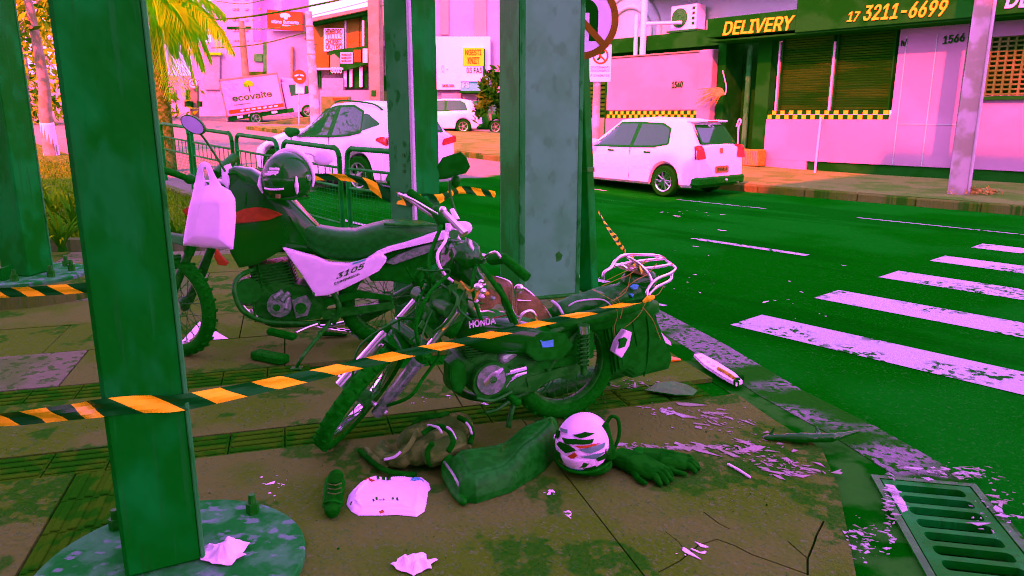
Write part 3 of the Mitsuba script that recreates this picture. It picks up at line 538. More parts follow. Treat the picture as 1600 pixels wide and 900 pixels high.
P_([(.06, .86), (.36, .97), (.2, 1.02), (.08, 1.02)], .012, .03, 'red_lens', sk + '__side_tail_lamp')
add(sk + '__bumper', tf(cbox(-.02, .3, -.8, .8, .25, .45, .04), M), 'black_plastic')
for s in (1, -1):
    add(sk + '__roof_rail', tf(tube([[.5, s * .52, 1.46], [.75, s * .54, 1.56], [1.5, s * .54, 1.61], [1.8, s * .52, 1.57]], .016), M), 'black_plastic', True)
    add(sk + '__side_mirror', tf(blob([[([2.5, s * .9, 1.03], .07), ([2.54, s * 1.05, 1.04], .075), ([2.5, s * 1.03, .99], .07)]], .03), M), 'black_plastic', True)
for x0 in (1.57, 2.72): P_([(x0, .35), (x0 + .012, .35), (x0 + .012, 1.0), (x0, 1.0)], .003, .004, 'ink', sk + '__door_seam')

def smallcar(lab, u, n, yaw, paint, z=None):
    k = thing('parked_car', lab, 'car'); M = carM(u, n, (hill(u) + RZ) if z is None else z, yaw)
    P2, R2, S2 = car(k, M, 4.0, 1.7, [(0, .45), (.02, .7), (.06, .98), (.3, 1.3), (.45, 1.44), (.9, 1.52), (1.7, 1.53), (2.1, 1.48), (2.85, 1.05), (3.3, .98), (3.8, .86), (3.97, .6), (4.0, .42)], [(0, .95), (1, .97), (2.7, .92), (4, .6)], (.75, 3.25), .31, paint,
        [([(.6, 1.05), (1.5, 1.03), (1.5, 1.42), (.9, 1.42), (.7, 1.3)], 'rear_side_window'), ([(1.6, 1.02), (2.7, .98), (2.1, 1.4), (1.6, 1.43)], 'front_side_window')], [('red_lens', 'tail_lamp', [[(.55, .75), (.8, .75), (.78, 1.0), (.6, 1.0)], [(-.55, .75), (-.8, .75), (-.78, 1.0), (-.6, 1.0)]])], [(-.55, 1.05), (.55, 1.05), (.46, 1.4), (-.46, 1.4)], spokes=5)
    add(k + '__bumper', tf(cbox(-.02, .3, -.76, .76, .25, .42, .03), M), 'black_plastic')
    return k, M
# ---------------------------------------------------------------- the grate of the street drain
gk = thing('drain_grate', 'rectangular steel drain grate with eight slots at the lower right corner', 'grate')
slots = [sg.box(.045, .04 + i * .092, GWd - .045, .04 + i * .092 + .062).buffer(-.022).buffer(.022) for i in range(8)]
gp_ = sg.box(.004, .004, GWd - .004, GL - .004).difference(so.unary_union(slots))
m = extr(gp_, .03); add(gk + '__grating', tf(m, GM), 'post_green')
fr_ = sg.box(-.03, -.03, GWd + .03, GL + .03).difference(sg.box(-.002, -.002, GWd + .002, GL + .002))
add(gk + '__rim', tf(extr(fr_, .02), GM @ trimesh.transformations.translation_matrix([0, 0, -.002])), 'dark_metal')
add(gk + '__worn_patch', [tf(prism([(0, 0), (.035, .004), (.038, .05), (.03, .11), (.004, .13)], np.eye(4), .002), GM @ trimesh.transformations.translation_matrix([.006, .05 + .1 * i, -.002])) for i in range(2)], 'edge_pale')

# ---------------------------------------------------------------- motorbike helpers
class Plane:   # an upright plane in the world seen by the camera: pixels on it become points, off moves towards the camera
    def __init__(s, p0, p1):
        s.p0 = A([*p0[:2], 0.]); d = A([*p1[:2], 0.]) - s.p0; s.x = d / np.linalg.norm(d); s.n = np.cross(s.x, [0, 0, 1.])
        if s.n[1] > 0: s.n = -s.n
    def p(s, px, py, off=0.): return onp(px, py, s.p0 + s.n * off, s.n)
    def loc(s, px, py, off=0.): q = s.p(px, py, off) - s.p0 - s.n * off; return (float(q @ s.x), float(q[2]))
    def M(s, off): return frame(s.p0 + s.n * off, s.x, np.array([0, 0, 1.]))     # its z axis
    def prism(s, pts, o0, o1, r=0.):     # slab between offsets o0 (near) and o1 (far)
        M = s.M(o0); zs = M[:3, 2] @ s.n; return prism([s.loc(*q, o0) for q in pts], M, o0 - o1, r, -(o0 - o1) if zs > 0 else 0.)
    def puff(s, pts, o0, o1, edge=.012):
        M = frame(s.p0 + s.n * o1, s.x, np.array([0, 0, 1.])); L = [s.loc(*q, o0) for q in pts]
        if M[:3, 2] @ s.n < 0: M = frame(s.p0 + s.n * o1, -s.x, np.array([0, 0, 1.])); L = [(-a, b) for a, b in L]
        return puff(L, M, o0 - o1, edge, 4)
    def tube(s, pts, r, n=8, k=6, closed=False): return tube([s.p(*q) for q in pts], r, n, k, closed)
def both(s, pts, o0, o1, edge=.012): return s.puff(pts, o0, o1, edge)
def wheel(key, M, R, w, rimm, disc=True, spokes=36, hubr=.05):
    """A spoked motorbike wheel about the z axis of M; returns the keys' stem."""
    tyre = torus(R - w * .5, w * .5, 72, 16, .98)
    add(key + '__tyre', tf(tyre, M), 'rubber', True)
    tr = []
    for i in range(60):
        a = i * 2 * math.pi / 60; b = cbox(R - .012, R + .0015, -.009, .009, w * (.06 if i % 2 else -.42), w * (.42 if i % 2 else -.06), .003); b.apply_transform(rotz(a)); tr.append(b)
    add(key + '__tread', [tf(b, M) for b in tr], 'rubber'); stuff(key + '__tread')
    ri = R - w * .9
    add(key + '__rim', tf(lathe([(ri + .008, -w * .3), (ri + .012, -w * .26), (ri - .006, -w * .16), (ri - .006, w * .16), (ri + .012, w * .26), (ri + .008, w * .3), (ri - .004, w * .3), (ri - .016, w * .14), (ri - .016, -w * .14), (ri - .004, -w * .3), (ri + .008, -w * .3)], 72), M), rimm, 40)
    add(key + '__hub', tf(lathe([(0, -.06), (hubr, -.06), (hubr, -.045), (hubr * .62, -.035), (hubr * .62, .035), (hubr, .045), (hubr, .06), (0, .06)], 28), M), 'dark_metal', 35)
    sp = []
    for i in range(spokes):
        a = i * 2 * math.pi / spokes; s = 1 if i % 2 else -1; b = a + (.5 if (i // 2) % 2 else -.5)
        sp.append(cyl([math.cos(b) * hubr * .9, math.sin(b) * hubr * .9, s * .05], [math.cos(a) * (ri - .01), math.sin(a) * (ri - .01), s * .008], .0022, n=5))
    add(key + '__spokes', [tf(m, M) for m in sp], 'dark_metal'); stuff(key + '__spokes')
    if disc:
        hol = so.unary_union([sg.Point(.1 * math.cos(i * .524 + .1 * k), .1 * math.sin(i * .524 + .1 * k)).buffer(.007 if k else .0075) for i in range(12) for k in (0,)] + [sg.Point(.085 * math.cos(i * .524 + .26), .085 * math.sin(i * .524 + .26)).buffer(.007) for i in range(12)])
        add(key + '__brake_disc', tf(extr(sg.Point(0, 0).buffer(.12, 24).difference(sg.Point(0, 0).buffer(.07)).difference(hol), .004), M @ trimesh.transformations.translation_matrix([0, 0, .066])), 'chrome')
def fins(pl, pts, o0, o1, n):   # a stack of cooling fins between two pixel edges (top pair, bottom pair)
    ms = []; (ax, ay), (bx, by), (cx, cy), (dx, dy) = pts
    for i in range(n):
        t0, t1 = i / n, (i + .45) / n; L = lambda p, q, t: (p[0] + (q[0] - p[0]) * t, p[1] + (q[1] - p[1]) * t)
        ms.append(pl.prism([L((ax, ay), (dx, dy), t0), L((bx, by), (cx, cy), t0), L((bx, by), (cx, cy), t1), L((ax, ay), (dx, dy), t1)], o0, o1))
    return ms + [pl.prism([(ax + (bx - ax) * .12, ay), (bx - (bx - ax) * .12, by), (cx - (cx - dx) * .12, cy), (dx + (cx - dx) * .12, dy)], o0 - .015, o1 + .015)]

# ---------------------------------------------------------------- white trail motorbike on its side stand
bk = thing('motorcycle', 'white and black trail motorbike with a long black seat, upright on its side stand', 'motorcycle')
PB = Plane((-2.19, 4.52), (-.82, 4.72))
p, T_ = PB.p, bk + '__'
fa = p(276, 471); fa[2] = .325
ang = math.radians(-27); wd = A([-math.cos(ang), -math.sin(ang), 0]); wax = A([math.sin(ang) * -1, math.cos(ang) * -1 * -1, 0]); wax = np.cross([0, 0, 1.], wd); wax = -wax if wax[1] > 0 else wax
WM = np.eye(4); WM[:3, 0] = wd; WM[:3, 2] = wax; WM[:3, 1] = np.cross(wax, wd); WM[:3, 3] = fa
wheel(T_ + 'front_wheel', WM, .325, .085, 'chrome')
head = p(352, 300, 0); stv = head - fa
for s in (1, -1):
    o = wax * .085 * s
    add(T_ + 'fork_leg', [cyl(fa + o, fa + o + (head - fa) * .5, .029, .027, 14)], 'dark_metal', 40)
    add(T_ + 'fork_tube', cyl(fa + o + (head - fa) * .5, head + o * .9 + (head - fa) * .06, .02, n=14), 'chrome', 40)
    add(T_ + 'fork_gaiter', [lathe([(.022, 0), (.032, .01), (.022, .02)], 16).apply_transform(frame(fa + o + (head - fa) * (.5 + i * .05), np.cross(stv, [0, 1., 0]), None, stv / np.linalg.norm(stv)) @ np.diag([1, 1, 1, 1])) for i in range(0)] or cyl(fa + o + (head - fa) * .48, fa + o + (head - fa) * .62, .031, .026, 14), 'rubber', 40)
add(T_ + 'brake_caliper', cbox(-.03, .03, -.05, .05, -.025, .025, .01).apply_transform(WM @ trimesh.transformations.translation_matrix([-.07, .085, .08])), 'dark_metal')
add(T_ + 'triple_clamp', [cbox(-.04, .04, -.11, .11, -.02, .02, .01).apply_transform(frame(head + d, wd, wax)) for d in (A([0, 0, -.02]), A([.02, 0, -.14]))], 'dark_metal')
# front fender and headlight cowl, red
fc = p(300, 338); M = frame(fa + A([0, 0, .40]), wd, None)
fen = []
for q in np.linspace(-.20, .47, 14):
    zz = .02 + .03 * (1 - ((q - .1) / .45) ** 2); hw_ = .062 * (1 - .35 * max(0, (q - .2) / .3)); fen.append([(q, -hw_, zz - .025), (q, -hw_ * .7, zz + .008), (q, 0, zz + .018), (q, hw_ * .7, zz + .008), (q, hw_, zz - .025)])
V = A(fen).reshape(-1, 3); f = [[i * 5 + j, i * 5 + j + 1, i * 5 + j + 5] for i in range(13) for j in range(4)] + [[i * 5 + j + 1, i * 5 + j + 6, i * 5 + j + 5] for i in range(13) for j in range(4)]
top_ = trimesh.Trimesh(V, f, process=False); bot_ = trimesh.Trimesh(V - [0, 0, .006], A(f)[:, ::-1], process=False)
add(T_ + 'front_fender', tf(trimesh.util.concatenate([top_, bot_]), M), 'black_plastic', True)
cowl = head + wd * .13 + A([0, 0, -.06])
add(T_ + 'headlight_cowl', tf(blob([[((0, .085, .1), .03), ((0, -.085, .1), .03), ((.03, .07, -.1), .03), ((.03, -.07, -.1), .03), ((.05, 0, 0), .05)]], .02), frame(cowl, wd, None)), 'white_plastic', True)
add(T_ + 'headlight', tf(ellip((.07, 0, -.01), (.03, .06, .07)), frame(cowl, wd, None)), 'glass_blue', True)
# handlebar, grips, levers, mirror
gl, gr = p(252, 263, .1), head + A([.34, .46, .06])
gl = at(250, 263, 4.28)
hb = tube([gl, gl + (head - gl) * .45 + A([0, 0, .0]), head + A([0, 0, .035]), head + (gr - head) * .5 + A([0, 0, .02]), gr], .0125, 10)
add(T_ + 'handlebar', hb, 'dark_metal', True)
add(T_ + 'grip', cyl(gl, gl + (head - gl) * .36, .019, n=14), 'rubber', 40); add(T_ + 'grip', cyl(gr, gr + (head - gr) * .3, .019, n=14), 'rubber', 40)
add(T_ + 'switch_housing', ellip(gl + (head - gl) * .44, (.035, .03, .03)), 'black_plastic', True)
add(T_ + 'clutch_lever', tube([gl + (head - gl) * .46 + wd * .02, gl + (head - gl) * .25 + wd * .07, gl + wd * .06], .007), 'dark_metal', True)
add(T_ + 'crossbar_pad', cyl(at(336, 273, 4.5), at(366, 246, 4.75), .03, n=12), 'black_plastic', 40)
ms_ = [at(352, 268, 4.42), at(335, 240, 4.42), at(318, 215, 4.4), at(304, 200, 4.4)]
add(T_ + 'mirror_stem', tube(ms_, .007), 'dark_metal', True)
mM = frame(at(301, 193, 4.39), A([.93, -.1, -.35]), None, A([-.25, -.96, .1])); mM = frame(at(301, 194, 4.39), A([.76, .1, -.65]), None, np.cross(A([.76, .1, -.65]), A([.6, 0, .78])) * -1.)
xx = A([.55, .0, .83]); xx /= np.linalg.norm(xx); xv = A([-.83, 0, .55]); mM = np.eye(4); mM[:3, 0], mM[:3, 1] = -xv, xx; mM[:3, 2] = np.cross(-xv, xx); mM[:3, 3] = at(301, 195, 4.38)
sgn = -1. if mM[1, 2] > 0 else 1.
oval = sa.scale(sg.Point(0, 0).buffer(1, 24), .075, .046)
m1 = extr(oval, .022); m1.apply_translation([0, 0, -.022 if sgn > 0 else 0]); m2 = extr(oval.buffer(-.006), .004); m2.apply_translation([0, 0, .0005 if sgn > 0 else -.0045])
add(T_ + 'mirror_housing', tf(m1, mM), 'black_plastic'); add(T_ + 'mirror_glass', tf(m2, mM), 'mirror')
# bulb of controls and white visor bits by the head
add(T_ + 'instrument_cowl', PB.puff([(345, 262), (352, 258), (360, 285), (356, 297), (346, 285)], .09, -.06, .012), 'white_plastic', 30)
# tank, shrouds, seat
def loftx(secs, m=20):   # secs: (px, top py, bottom py, half width) across the bike's plane
    V = []; M = PB.M(0)
    for px, yt, yb, hw_ in secs:
        x, z1 = PB.loc(px, yt); _, z0 = PB.loc(px, yb); zc, h = (z0 + z1) / 2, (z1 - z0) / 2
        for a in np.arange(m) * 2 * np.pi / m:
            ca, sa_ = math.cos(a), math.sin(a); V.append(PB.p0 + PB.x * x + PB.n * hw_ * np.sign(ca) * abs(ca) ** .6 + A([0, 0, zc + h * np.sign(sa_) * abs(sa_) ** .6]))
    V = A(V); n = len(secs); f = []
    for i in range(n - 1):
        for j in range(m): a, b = i * m + j, i * m + (j + 1) % m; f += [[a, b, a + m], [b, b + m, a + m]]
    V = np.vstack([V, V[:m].mean(0)[None], V[-m:].mean(0)[None]]); f += [[n * m, (j + 1) % m, j] for j in range(m)] + [[n * m + 1, (n - 1) * m + j, (n - 1) * m + (j + 1) % m] for j in range(m)]
    t = trimesh.Trimesh(V, f, process=False); trimesh.repair.fix_normals(t); return t
add(T_ + 'tank', loftx([(352, 268, 330, .05), (368, 258, 345, .11), (395, 262, 380, .14), (425, 280, 392, .145), (455, 305, 395, .13), (478, 330, 395, .1), (500, 352, 398, .07)]), 'black_gloss', True)
add(T_ + 'tank_shroud', PB.puff([(350, 300), (372, 280), (400, 290), (440, 338), (452, 372), (440, 392), (400, 415), (372, 420), (358, 395), (352, 350)], .165, -.165, .03), 'black_gloss', 35)
add(T_ + 'shroud_insert', PB.puff([(364, 334), (380, 327), (402, 324), (420, 327), (440, 336), (420, 344), (390, 348), (366, 350)], .185, .15, .012), 'red_plastic', 30)
add(T_ + 'front_cowl_tip', PB.puff([(284, 329), (292, 324), (306, 326), (306, 338), (290, 338)], .12, .02, .012), 'red_plastic', 30)
add(T_ + 'shroud_tail', PB.puff([(336, 388), (344, 400), (356, 412), (352, 416), (340, 414), (334, 402)], .16, .12, .01), 'red_plastic', 30)
seat = loftx([(452, 335, 350, .05), (462, 333, 372, .085), (476, 341, 388, .1), (500, 352, 402, .11), (530, 357, 406, .115), (556, 357, 406, .125), (576, 351, 402, .13), (600, 345, 394, .132), (630, 344, 384, .13), (660, 346, 374, .115), (682, 351, 366, .07)])
add(T_ + 'seat', seat, 'seat_vinyl', True)
for q in ([(452, 338), (470, 366), (488, 386), (520, 405), (560, 407), (600, 396), (650, 379), (680, 366)],): add(T_ + 'seat_piping', tube([PB.p(*k, .135) for k in q], .004, 6), 'rubber', True)
wp = [(441, 388), (470, 396), (497, 404), (512, 411), (545, 413), (575, 405), (596, 397), (604, 404), (603, 410), (592, 424), (560, 441), (535, 453), (512, 462), (492, 464), (484, 450), (470, 428), (455, 408)]
add(T_ + 'side_panel', PB.puff(wp, .175, .12, .014), 'white_plastic', 30)
add(T_ + 'side_panel', PB.puff(wp, -.12, -.175, .014), 'white_plastic', 30)
add(T_ + 'side_panel__bolt', cyl(PB.p(490, 459, .176), PB.p(490, 459, .182), .009, n=12), 'dark_metal')
for s, e in ((530, 541), (549, 559), (567, 578)): pass
tp = PB.loc(525, 440, .176); LM = frame(PB.p(528, 437, .177), PB.p(600, 409, .177) - PB.p(528, 437, .177), None, PB.n); LM = frame(PB.p(526, 436, .1765), PB.p(598, 407, .1765) - PB.p(526, 436, .1765), np.cross(PB.n, (PB.p(598, 407, .1765) - PB.p(526, 436, .1765))) )
add(T_ + 'side_panel__lettering', text('3105', .028, LM, .002, True, .2, .5), 'ink')
LM2 = LM.copy(); LM2[:3, 3] = PB.p(523, 445, .1765)
add(T_ + 'side_panel__small_lettering', text('CHNIMSUA', .012, LM2, .002, True, .17), 'ink')
add(T_ + 'side_panel__dash', PB.prism([(551, 411), (571, 405), (571, 407), (551, 413.5)], .1775, .17), 'teal')
tail = [(577, 402), (592, 393), (618, 386), (650, 376), (690, 366), (700, 372), (690, 380), (650, 386), (620, 391), (600, 399), (580, 406)]
add(T_ + 'tail_panel', PB.puff([(574, 404), (590, 393), (606, 386), (640, 377), (684, 363), (700, 362), (704, 372), (650, 384), (612, 393), (590, 401)], .155, .1, .008), 'white_plastic', 30)
add(T_ + 'tail_underside', PB.puff([(603, 411), (620, 400), (648, 388), (690, 378), (700, 384), (650, 402), (615, 414)], .145, .1, .008), 'alloy', 30)
add(T_ + 'rear_fender', PB.puff([(560, 412), (600, 398), (650, 384), (700, 372), (716, 384), (700, 402), (660, 424), (640, 446), (610, 440), (580, 440)], .09, -.09, .02), 'black_plastic', 30)
add(T_ + 'tail_lamp', PB.puff([(704, 366), (716, 366), (720, 378), (708, 380)], .06, -.06, .01), 'red_lens', 30)
# engine
add(T_ + 'engine_block', PB.puff([(400, 450), (430, 440), (500, 452), (512, 480), (500, 500), (420, 506), (396, 490)], .1, -.11, .02), 'dark_metal', 35)
add(T_ + 'cylinder', fins(PB, [(388, 418), (448, 408), (462, 448), (404, 458)], .095, -.095, 9), 'dark_metal')
def disc(pl, px, py, off, r, d, m, key, r2=None): q = pl.p(px, py, off); add(key, cyl(q - pl.n * d, q, r, r2 or r, 32), m, 40)
disc(PB, 436, 478, .13, .082, .05, 'alloy', T_ + 'crankcase_cover', .074); disc(PB, 434, 480, .145, .045, .02, 'alloy', T_ + 'crankcase_cap', .04); disc(PB, 432, 481, .15, .022, .01, 'dark_metal', T_ + 'crankcase_plug')
add(T_ + 'sprocket_cover', PB.puff([(455, 470), (478, 462), (486, 476), (480, 494), (462, 498)], .13, .08, .012), 'alloy', 35)
disc(PB, 470, 482, .14, .035, .012, 'dark_metal', T_ + 'sprocket_boss')
for a, b in (((428, 466), (442, 456)), ((440, 470), (452, 458)), ((446, 482), (450, 464))): add(T_ + 'cover_rib', cyl(PB.p(*a, .135), PB.p(*b, .11), .016, .02), 'alloy', 40)
add(T_ + 'frame_tube', [PB.tube([(372, 330, s), (384, 380, s), (398, 440, s), (412, 500, s), (460, 508, s), (520, 500, s)], .017) for s in (.04, -.04)], 'dark_metal', True)
add(T_ + 'frame_tube', [PB.tube([(470, 395, s), (510, 440, s), (530, 480, s), (520, 505, s)], .02) for s in (.09, -.09)], 'dark_metal', True)
add(T_ + 'crash_bar', PB.tube([(398, 420, .1), (374, 432, .22), (366, 452, .27), (376, 482, .27), (398, 497, .2), (430, 504, .12), (500, 505, .1)], .015, 10), 'dark_metal', True)
add(T_ + 'crash_bar', PB.tube([(398, 420, -.1), (374, 432, -.22), (366, 452, -.27), (376, 482, -.27), (398, 497, -.2), (430, 504, -.12)], .015, 10), 'dark_metal', True)
add(T_ + 'horn', lathe([(0, 0), (.07, 0), (.085, .02), (.075, .045), (0, .055)], 28).apply_transform(frame(PB.p(390, 452, .06), [1, 0, 0], None, PB.n) @ np.eye(4)) if 0 else cyl(PB.p(388, 455, .02), PB.p(388, 455, .12), .095, .08, 28), 'black_plastic', 40)
add(T_ + 'exhaust', PB.tube([(398, 432, -.05), (376, 450, -.08), (372, 470, -.1), (390, 492, -.1), (420, 505, -.12), (500, 512, -.14), (560, 500, -.15)], .02, 12), 'chrome', True)
add(T_ + 'exhaust_header', PB.tube([(392, 482, .06), (402, 495, .06), (425, 503, .05), (470, 507, .03), (520, 515, 0), (560, 520, -.05)], .016, 10), 'chrome', True)
add(T_ + 'silencer', cyl(PB.p(560, 500, -.16), PB.p(690, 430, -.2), .04, .055, 20), 'dark_metal', 40)
add(T_ + 'heat_shield', PB.puff([(545, 520), (640, 512), (642, 520), (560, 530)], .02, -.02, .006), 'alloy', 30)
def peg(a, b, off, key): q0, q1 = PB.p(*a, off), PB.p(*b, off + .03); add(key, cyl(q0, q1, .019, n=10), 'rubber', 40)
peg((398, 566), (452, 574), .3, T_ + 'x') if 0 else None
d0 = gnd(396, 562, .06); d1 = gnd(452, 573, .055)
add(T_ + 'gear_pedal', cyl(PB.p(400, 502, .15), PB.p(395, 470, .2), .008), 'dark_metal')
add(T_ + 'foot_peg', tf(cbox(-.1, .1, -.028, .028, -.02, .02, .012), frame(PB.p(440, 522, .2), A([.93, -.3, -.12]), None)), 'rubber')
add(T_ + 'foot_peg_bracket', PB.tube([(462, 520, .17), (480, 512, .13), (500, 505, .1)], .012), 'chrome', True)
add(T_ + 'foot_peg', tf(cbox(-.1, .1, -.028, .028, -.02, .02, .012), frame(PB.p(520, 520, -.25), A([.93, .2, -.05]), None)), 'rubber')
sf = gnd(463, 574, .012)
add(T_ + 'side_stand', [tube([PB.p(520, 490, .09), PB.p(512, 508, .1), sf + A([.05, .02, .08]), sf], [.016, .015, .012, .011], 10), cbox(-.035, .035, -.025, .025, -.011, .0, .003).apply_translation(sf)], 'dark_metal', 40)
add(T_ + 'chain_guard', PB.puff([(505, 468), (560, 455), (610, 462), (612, 470), (560, 466), (508, 480)], .1, .06, .008), 'black_plastic', 30)
add(T_ + 'swingarm', [PB.prism([(500, 486), (612, 472), (618, 482), (505, 500)], s + .018, s - .018, .004) for s in (.08, -.08)], 'dark_metal')
ra = p(604, 478); ra[2] = .31; RM = np.eye(4); RM[:3, 0] = -PB.x; RM[:3, 2] = PB.n; RM[:3, 1] = np.cross(PB.n, -PB.x); RM[:3, 3] = ra
wheel(T_ + 'rear_wheel', RM, .31, .1, 'dark_metal', False)
add(T_ + 'shock', cyl(PB.p(560, 420, 0), PB.p(540, 490, 0), .03), 'dark_metal')
add(T_ + 'cable', [PB.tube([(345, 275, .05), (372, 272, .12), (385, 300, .16), (380, 340, .17)], .005), PB.tube([(350, 290, .08), (330, 330, .12), (330, 400, .1), (312, 450, .09)], .005), PB.tube([(360, 262, -.05), (372, 300, .0), (400, 400, .09), (410, 450, .1)], .005)], 'rubber', True)
add(T_ + 'rack_bar', [PB.tube([(600, 350, .12), (640, 352, .13), (690, 352, .1), (704, 358, .0), (690, 352, -.1)], .009)], 'dark_metal', True)

sb_ = (gnd(394, 560, 0) + gnd(462, 574, 0)) / 2; add(T_ + 'stand_block', tf(cbox(-.13, .13, -.045, .045, .001, .055, .012), frame(sb_ + A([-.03, .03, 0]), gnd(462, 574) - gnd(394, 560))), 'rubber')
pm_ = thing('paint_patch', 'white painted triangle on the pavement behind the front wheel of the white motorbike', 'marking'); add(pm_, tf(extr(sg.Polygon([gnd(a, b)[:2] for a, b in ((284, 534), (312, 503), (330, 514), (357, 530))]), .001), trimesh.transformations.translation_matrix([0, 0, .003])), 'sign_white')
# bag on the handlebar
bg = thing('carrier_bag', 'white plastic carrier bag hanging from the handlebar of the white motorbike', 'bag')
ML = frame(at(326, 320, 4.1), [1, 0.04, 0], [0, 0, 1.])
def bp(px, py): q = at(px, py, 4.1) - at(326, 320, 4.1); return (float(q[0]), float(q[2]))
outl = sg.Polygon([bp(*q) for q in [(287, 383), (290, 360), (295, 330), (302, 300), (308, 270), (312, 255), (320, 252), (328, 256), (336, 274), (346, 290), (360, 298), (367, 310), (368, 340), (366, 370), (364, 390), (345, 389), (315, 386)]]).difference(sg.Polygon([bp(*q) for q in [(318, 262), (322, 260), (328, 278), (329, 288), (322, 290), (318, 276)]]))
vv, ff = trimesh.creation.triangulate_polygon(outl.segmentize(.02), engine='earcut'); mf = trimesh.Trimesh(np.c_[vv, 0 * vv[:, 0]], ff).subdivide_to_size(.02); v2 = A(mf.vertices); dist = A([outl.exterior.distance(sg.Point(q[:2])) for q in v2]); inn = A([min(1., max(0, (outl.bounds[3] - .10 - q[1]) / .12)) for q in v2])
th_ = np.sqrt(np.clip(dist / .07, 0, 1)) * .06 * (.25 + .75 * inn); wr = (meshkit.fbm(np.c_[v2[:, 0] * 22, v2[:, 1] * 7, v2[:, 0] * 0], 4, 5) - .5) * .05 * np.clip(dist / .02, 0, 1)
fr = v2 + np.c_[0 * th_, 0 * th_, -(th_ + wr)]; bk_ = v2 + np.c_[0 * th_, 0 * th_, th_ * .8 + .004]
add(bg + '__sack', tf(trimesh.Trimesh(np.vstack([fr, bk_]), np.vstack([mf.faces[:, ::-1], A(mf.faces) + len(v2)]), process=False), ML), 'bag_plastic', True)
lm_ = [tf(ellip((x, -.245 + .01 * i, -.05), (.03, .02, .012), 2), ML) for i, x in enumerate((-.06, .0, .055))]
add(bg + '__contents', lm_, 'wine_plastic', True) if 0 else None

# helmet on the tank
def helmet(k, M, shell, visor, R=.125, cut=.55):
    sh = trimesh.creation.icosphere(4); v = sh.vertices; v *= A([1.08, .95, 1.02]) * R
    low = v[:, 2] < -cut * R; v[low, 2] = -cut * R + (v[low, 2] + cut * R) * .35
    fwd = v[:, 0] > 0; v[fwd & (v[:, 2] < 0), 0] *= 1.08
    sh.vertices = v; add(k + '__shell', tf(sh, M), shell, True)
    g = []
    for ph in np.linspace(-1.25, 1.25, 19): g.append([(R * 1.115 * math.cos(ph) * math.cos(t), R * .985 * math.sin(ph) * math.cos(t), R * 1.05 * math.sin(t)) for t in np.linspace(-.42, .3, 8)])
    V = A(g).reshape(-1, 3); f = [[i * 8 + j, i * 8 + j + 1, i * 8 + j + 8] for i in range(18) for j in range(7)] + [[i * 8 + j + 1, i * 8 + j + 9, i * 8 + j + 8] for i in range(18) for j in range(7)]
    t = trimesh.Trimesh(np.vstack([V, V * .965]), np.vstack([f, A(f)[:, ::-1] + len(V)]), process=False); add(k + '__visor', tf(t, M), visor, True)
    add(k + '__trim', tf(tube([(R * (1.05 if cut < .6 else .84) * math.cos(a), R * (.96 if cut < .6 else .78) * math.sin(a), -(cut + .01) * R - .03 * R * math.cos(a)) for a in np.arange(0, 6.28, .3)], .007, 6, 3, True), M), 'rubber', True)
    for s in (1, -1): add(k + '__pivot', tf(cyl([.02, s * R * .9, .0], [.02, s * R * 1.02, .0], .02, n=16), M), 'chrome', 40)
hk = thing('helmet', 'glossy black helmet with white rear stripes resting on the tank of the white motorbike', 'helmet')
hc = at(450, 277, 4.4)
HM = frame(hc, A([-.22, -.95, .05]), None)
helmet(hk, HM, 'black_gloss', 'black_gloss', .148, .78)
add(hk + '__rim_panel', tf(tube([(-.03, .149 * math.cos(a), .156 * math.sin(a)) for a in np.linspace(-.35, math.pi + .25, 16)], [.006, .013, .016, .016, .013, .006], 10), HM), 'white_plastic', True)
for s in (1, -1): add(hk + '__cheek_highlight', tf(tube([(.11, s * .115, .01), (.115, s * .118, -.045), (.1, s * .11, -.09)], [.004, .013, .005], 8), HM), 'white_plastic', True)
add(hk + '__chin_highlight', tf(tube([(.158, -.06, -.06), (.17, 0, -.065), (.158, .06, -.06)], .006, 8), HM), 'white_plastic', True)
add(hk + '__sticker', tf(cbox(.15, .168, .01, .035, -.115, -.09, .002), HM), 'wine_plastic')
add(hk + '__logo', [tf(cbox(.15, .163, -.035 + d, .03 + d * .5, .025 + e, .04 + e, .002), HM) for d, e in ((0, 0), (.01, .018), (-.02, -.012))], 'white_plastic')  # white bars, no logo: highlights painted onto the glossy shell, like the stripes
wv = thing('helmet_shield', 'round white side mirror disc behind the black helmet', 'mirror')
wq = at(505, 247, 4.62); add(wv + '__head', tf(ellip((0, 0, 0), (.062, .015, .045)), frame(wq, [1, .1, 0], None)), 'white_plastic', True)
add(wv + '__arm', tube([wq + A([-.03, .0, -.0]), wq + A([-.08, -.02, .03]), wq + A([-.16, -.02, .02])], .008), 'white_plastic', True)
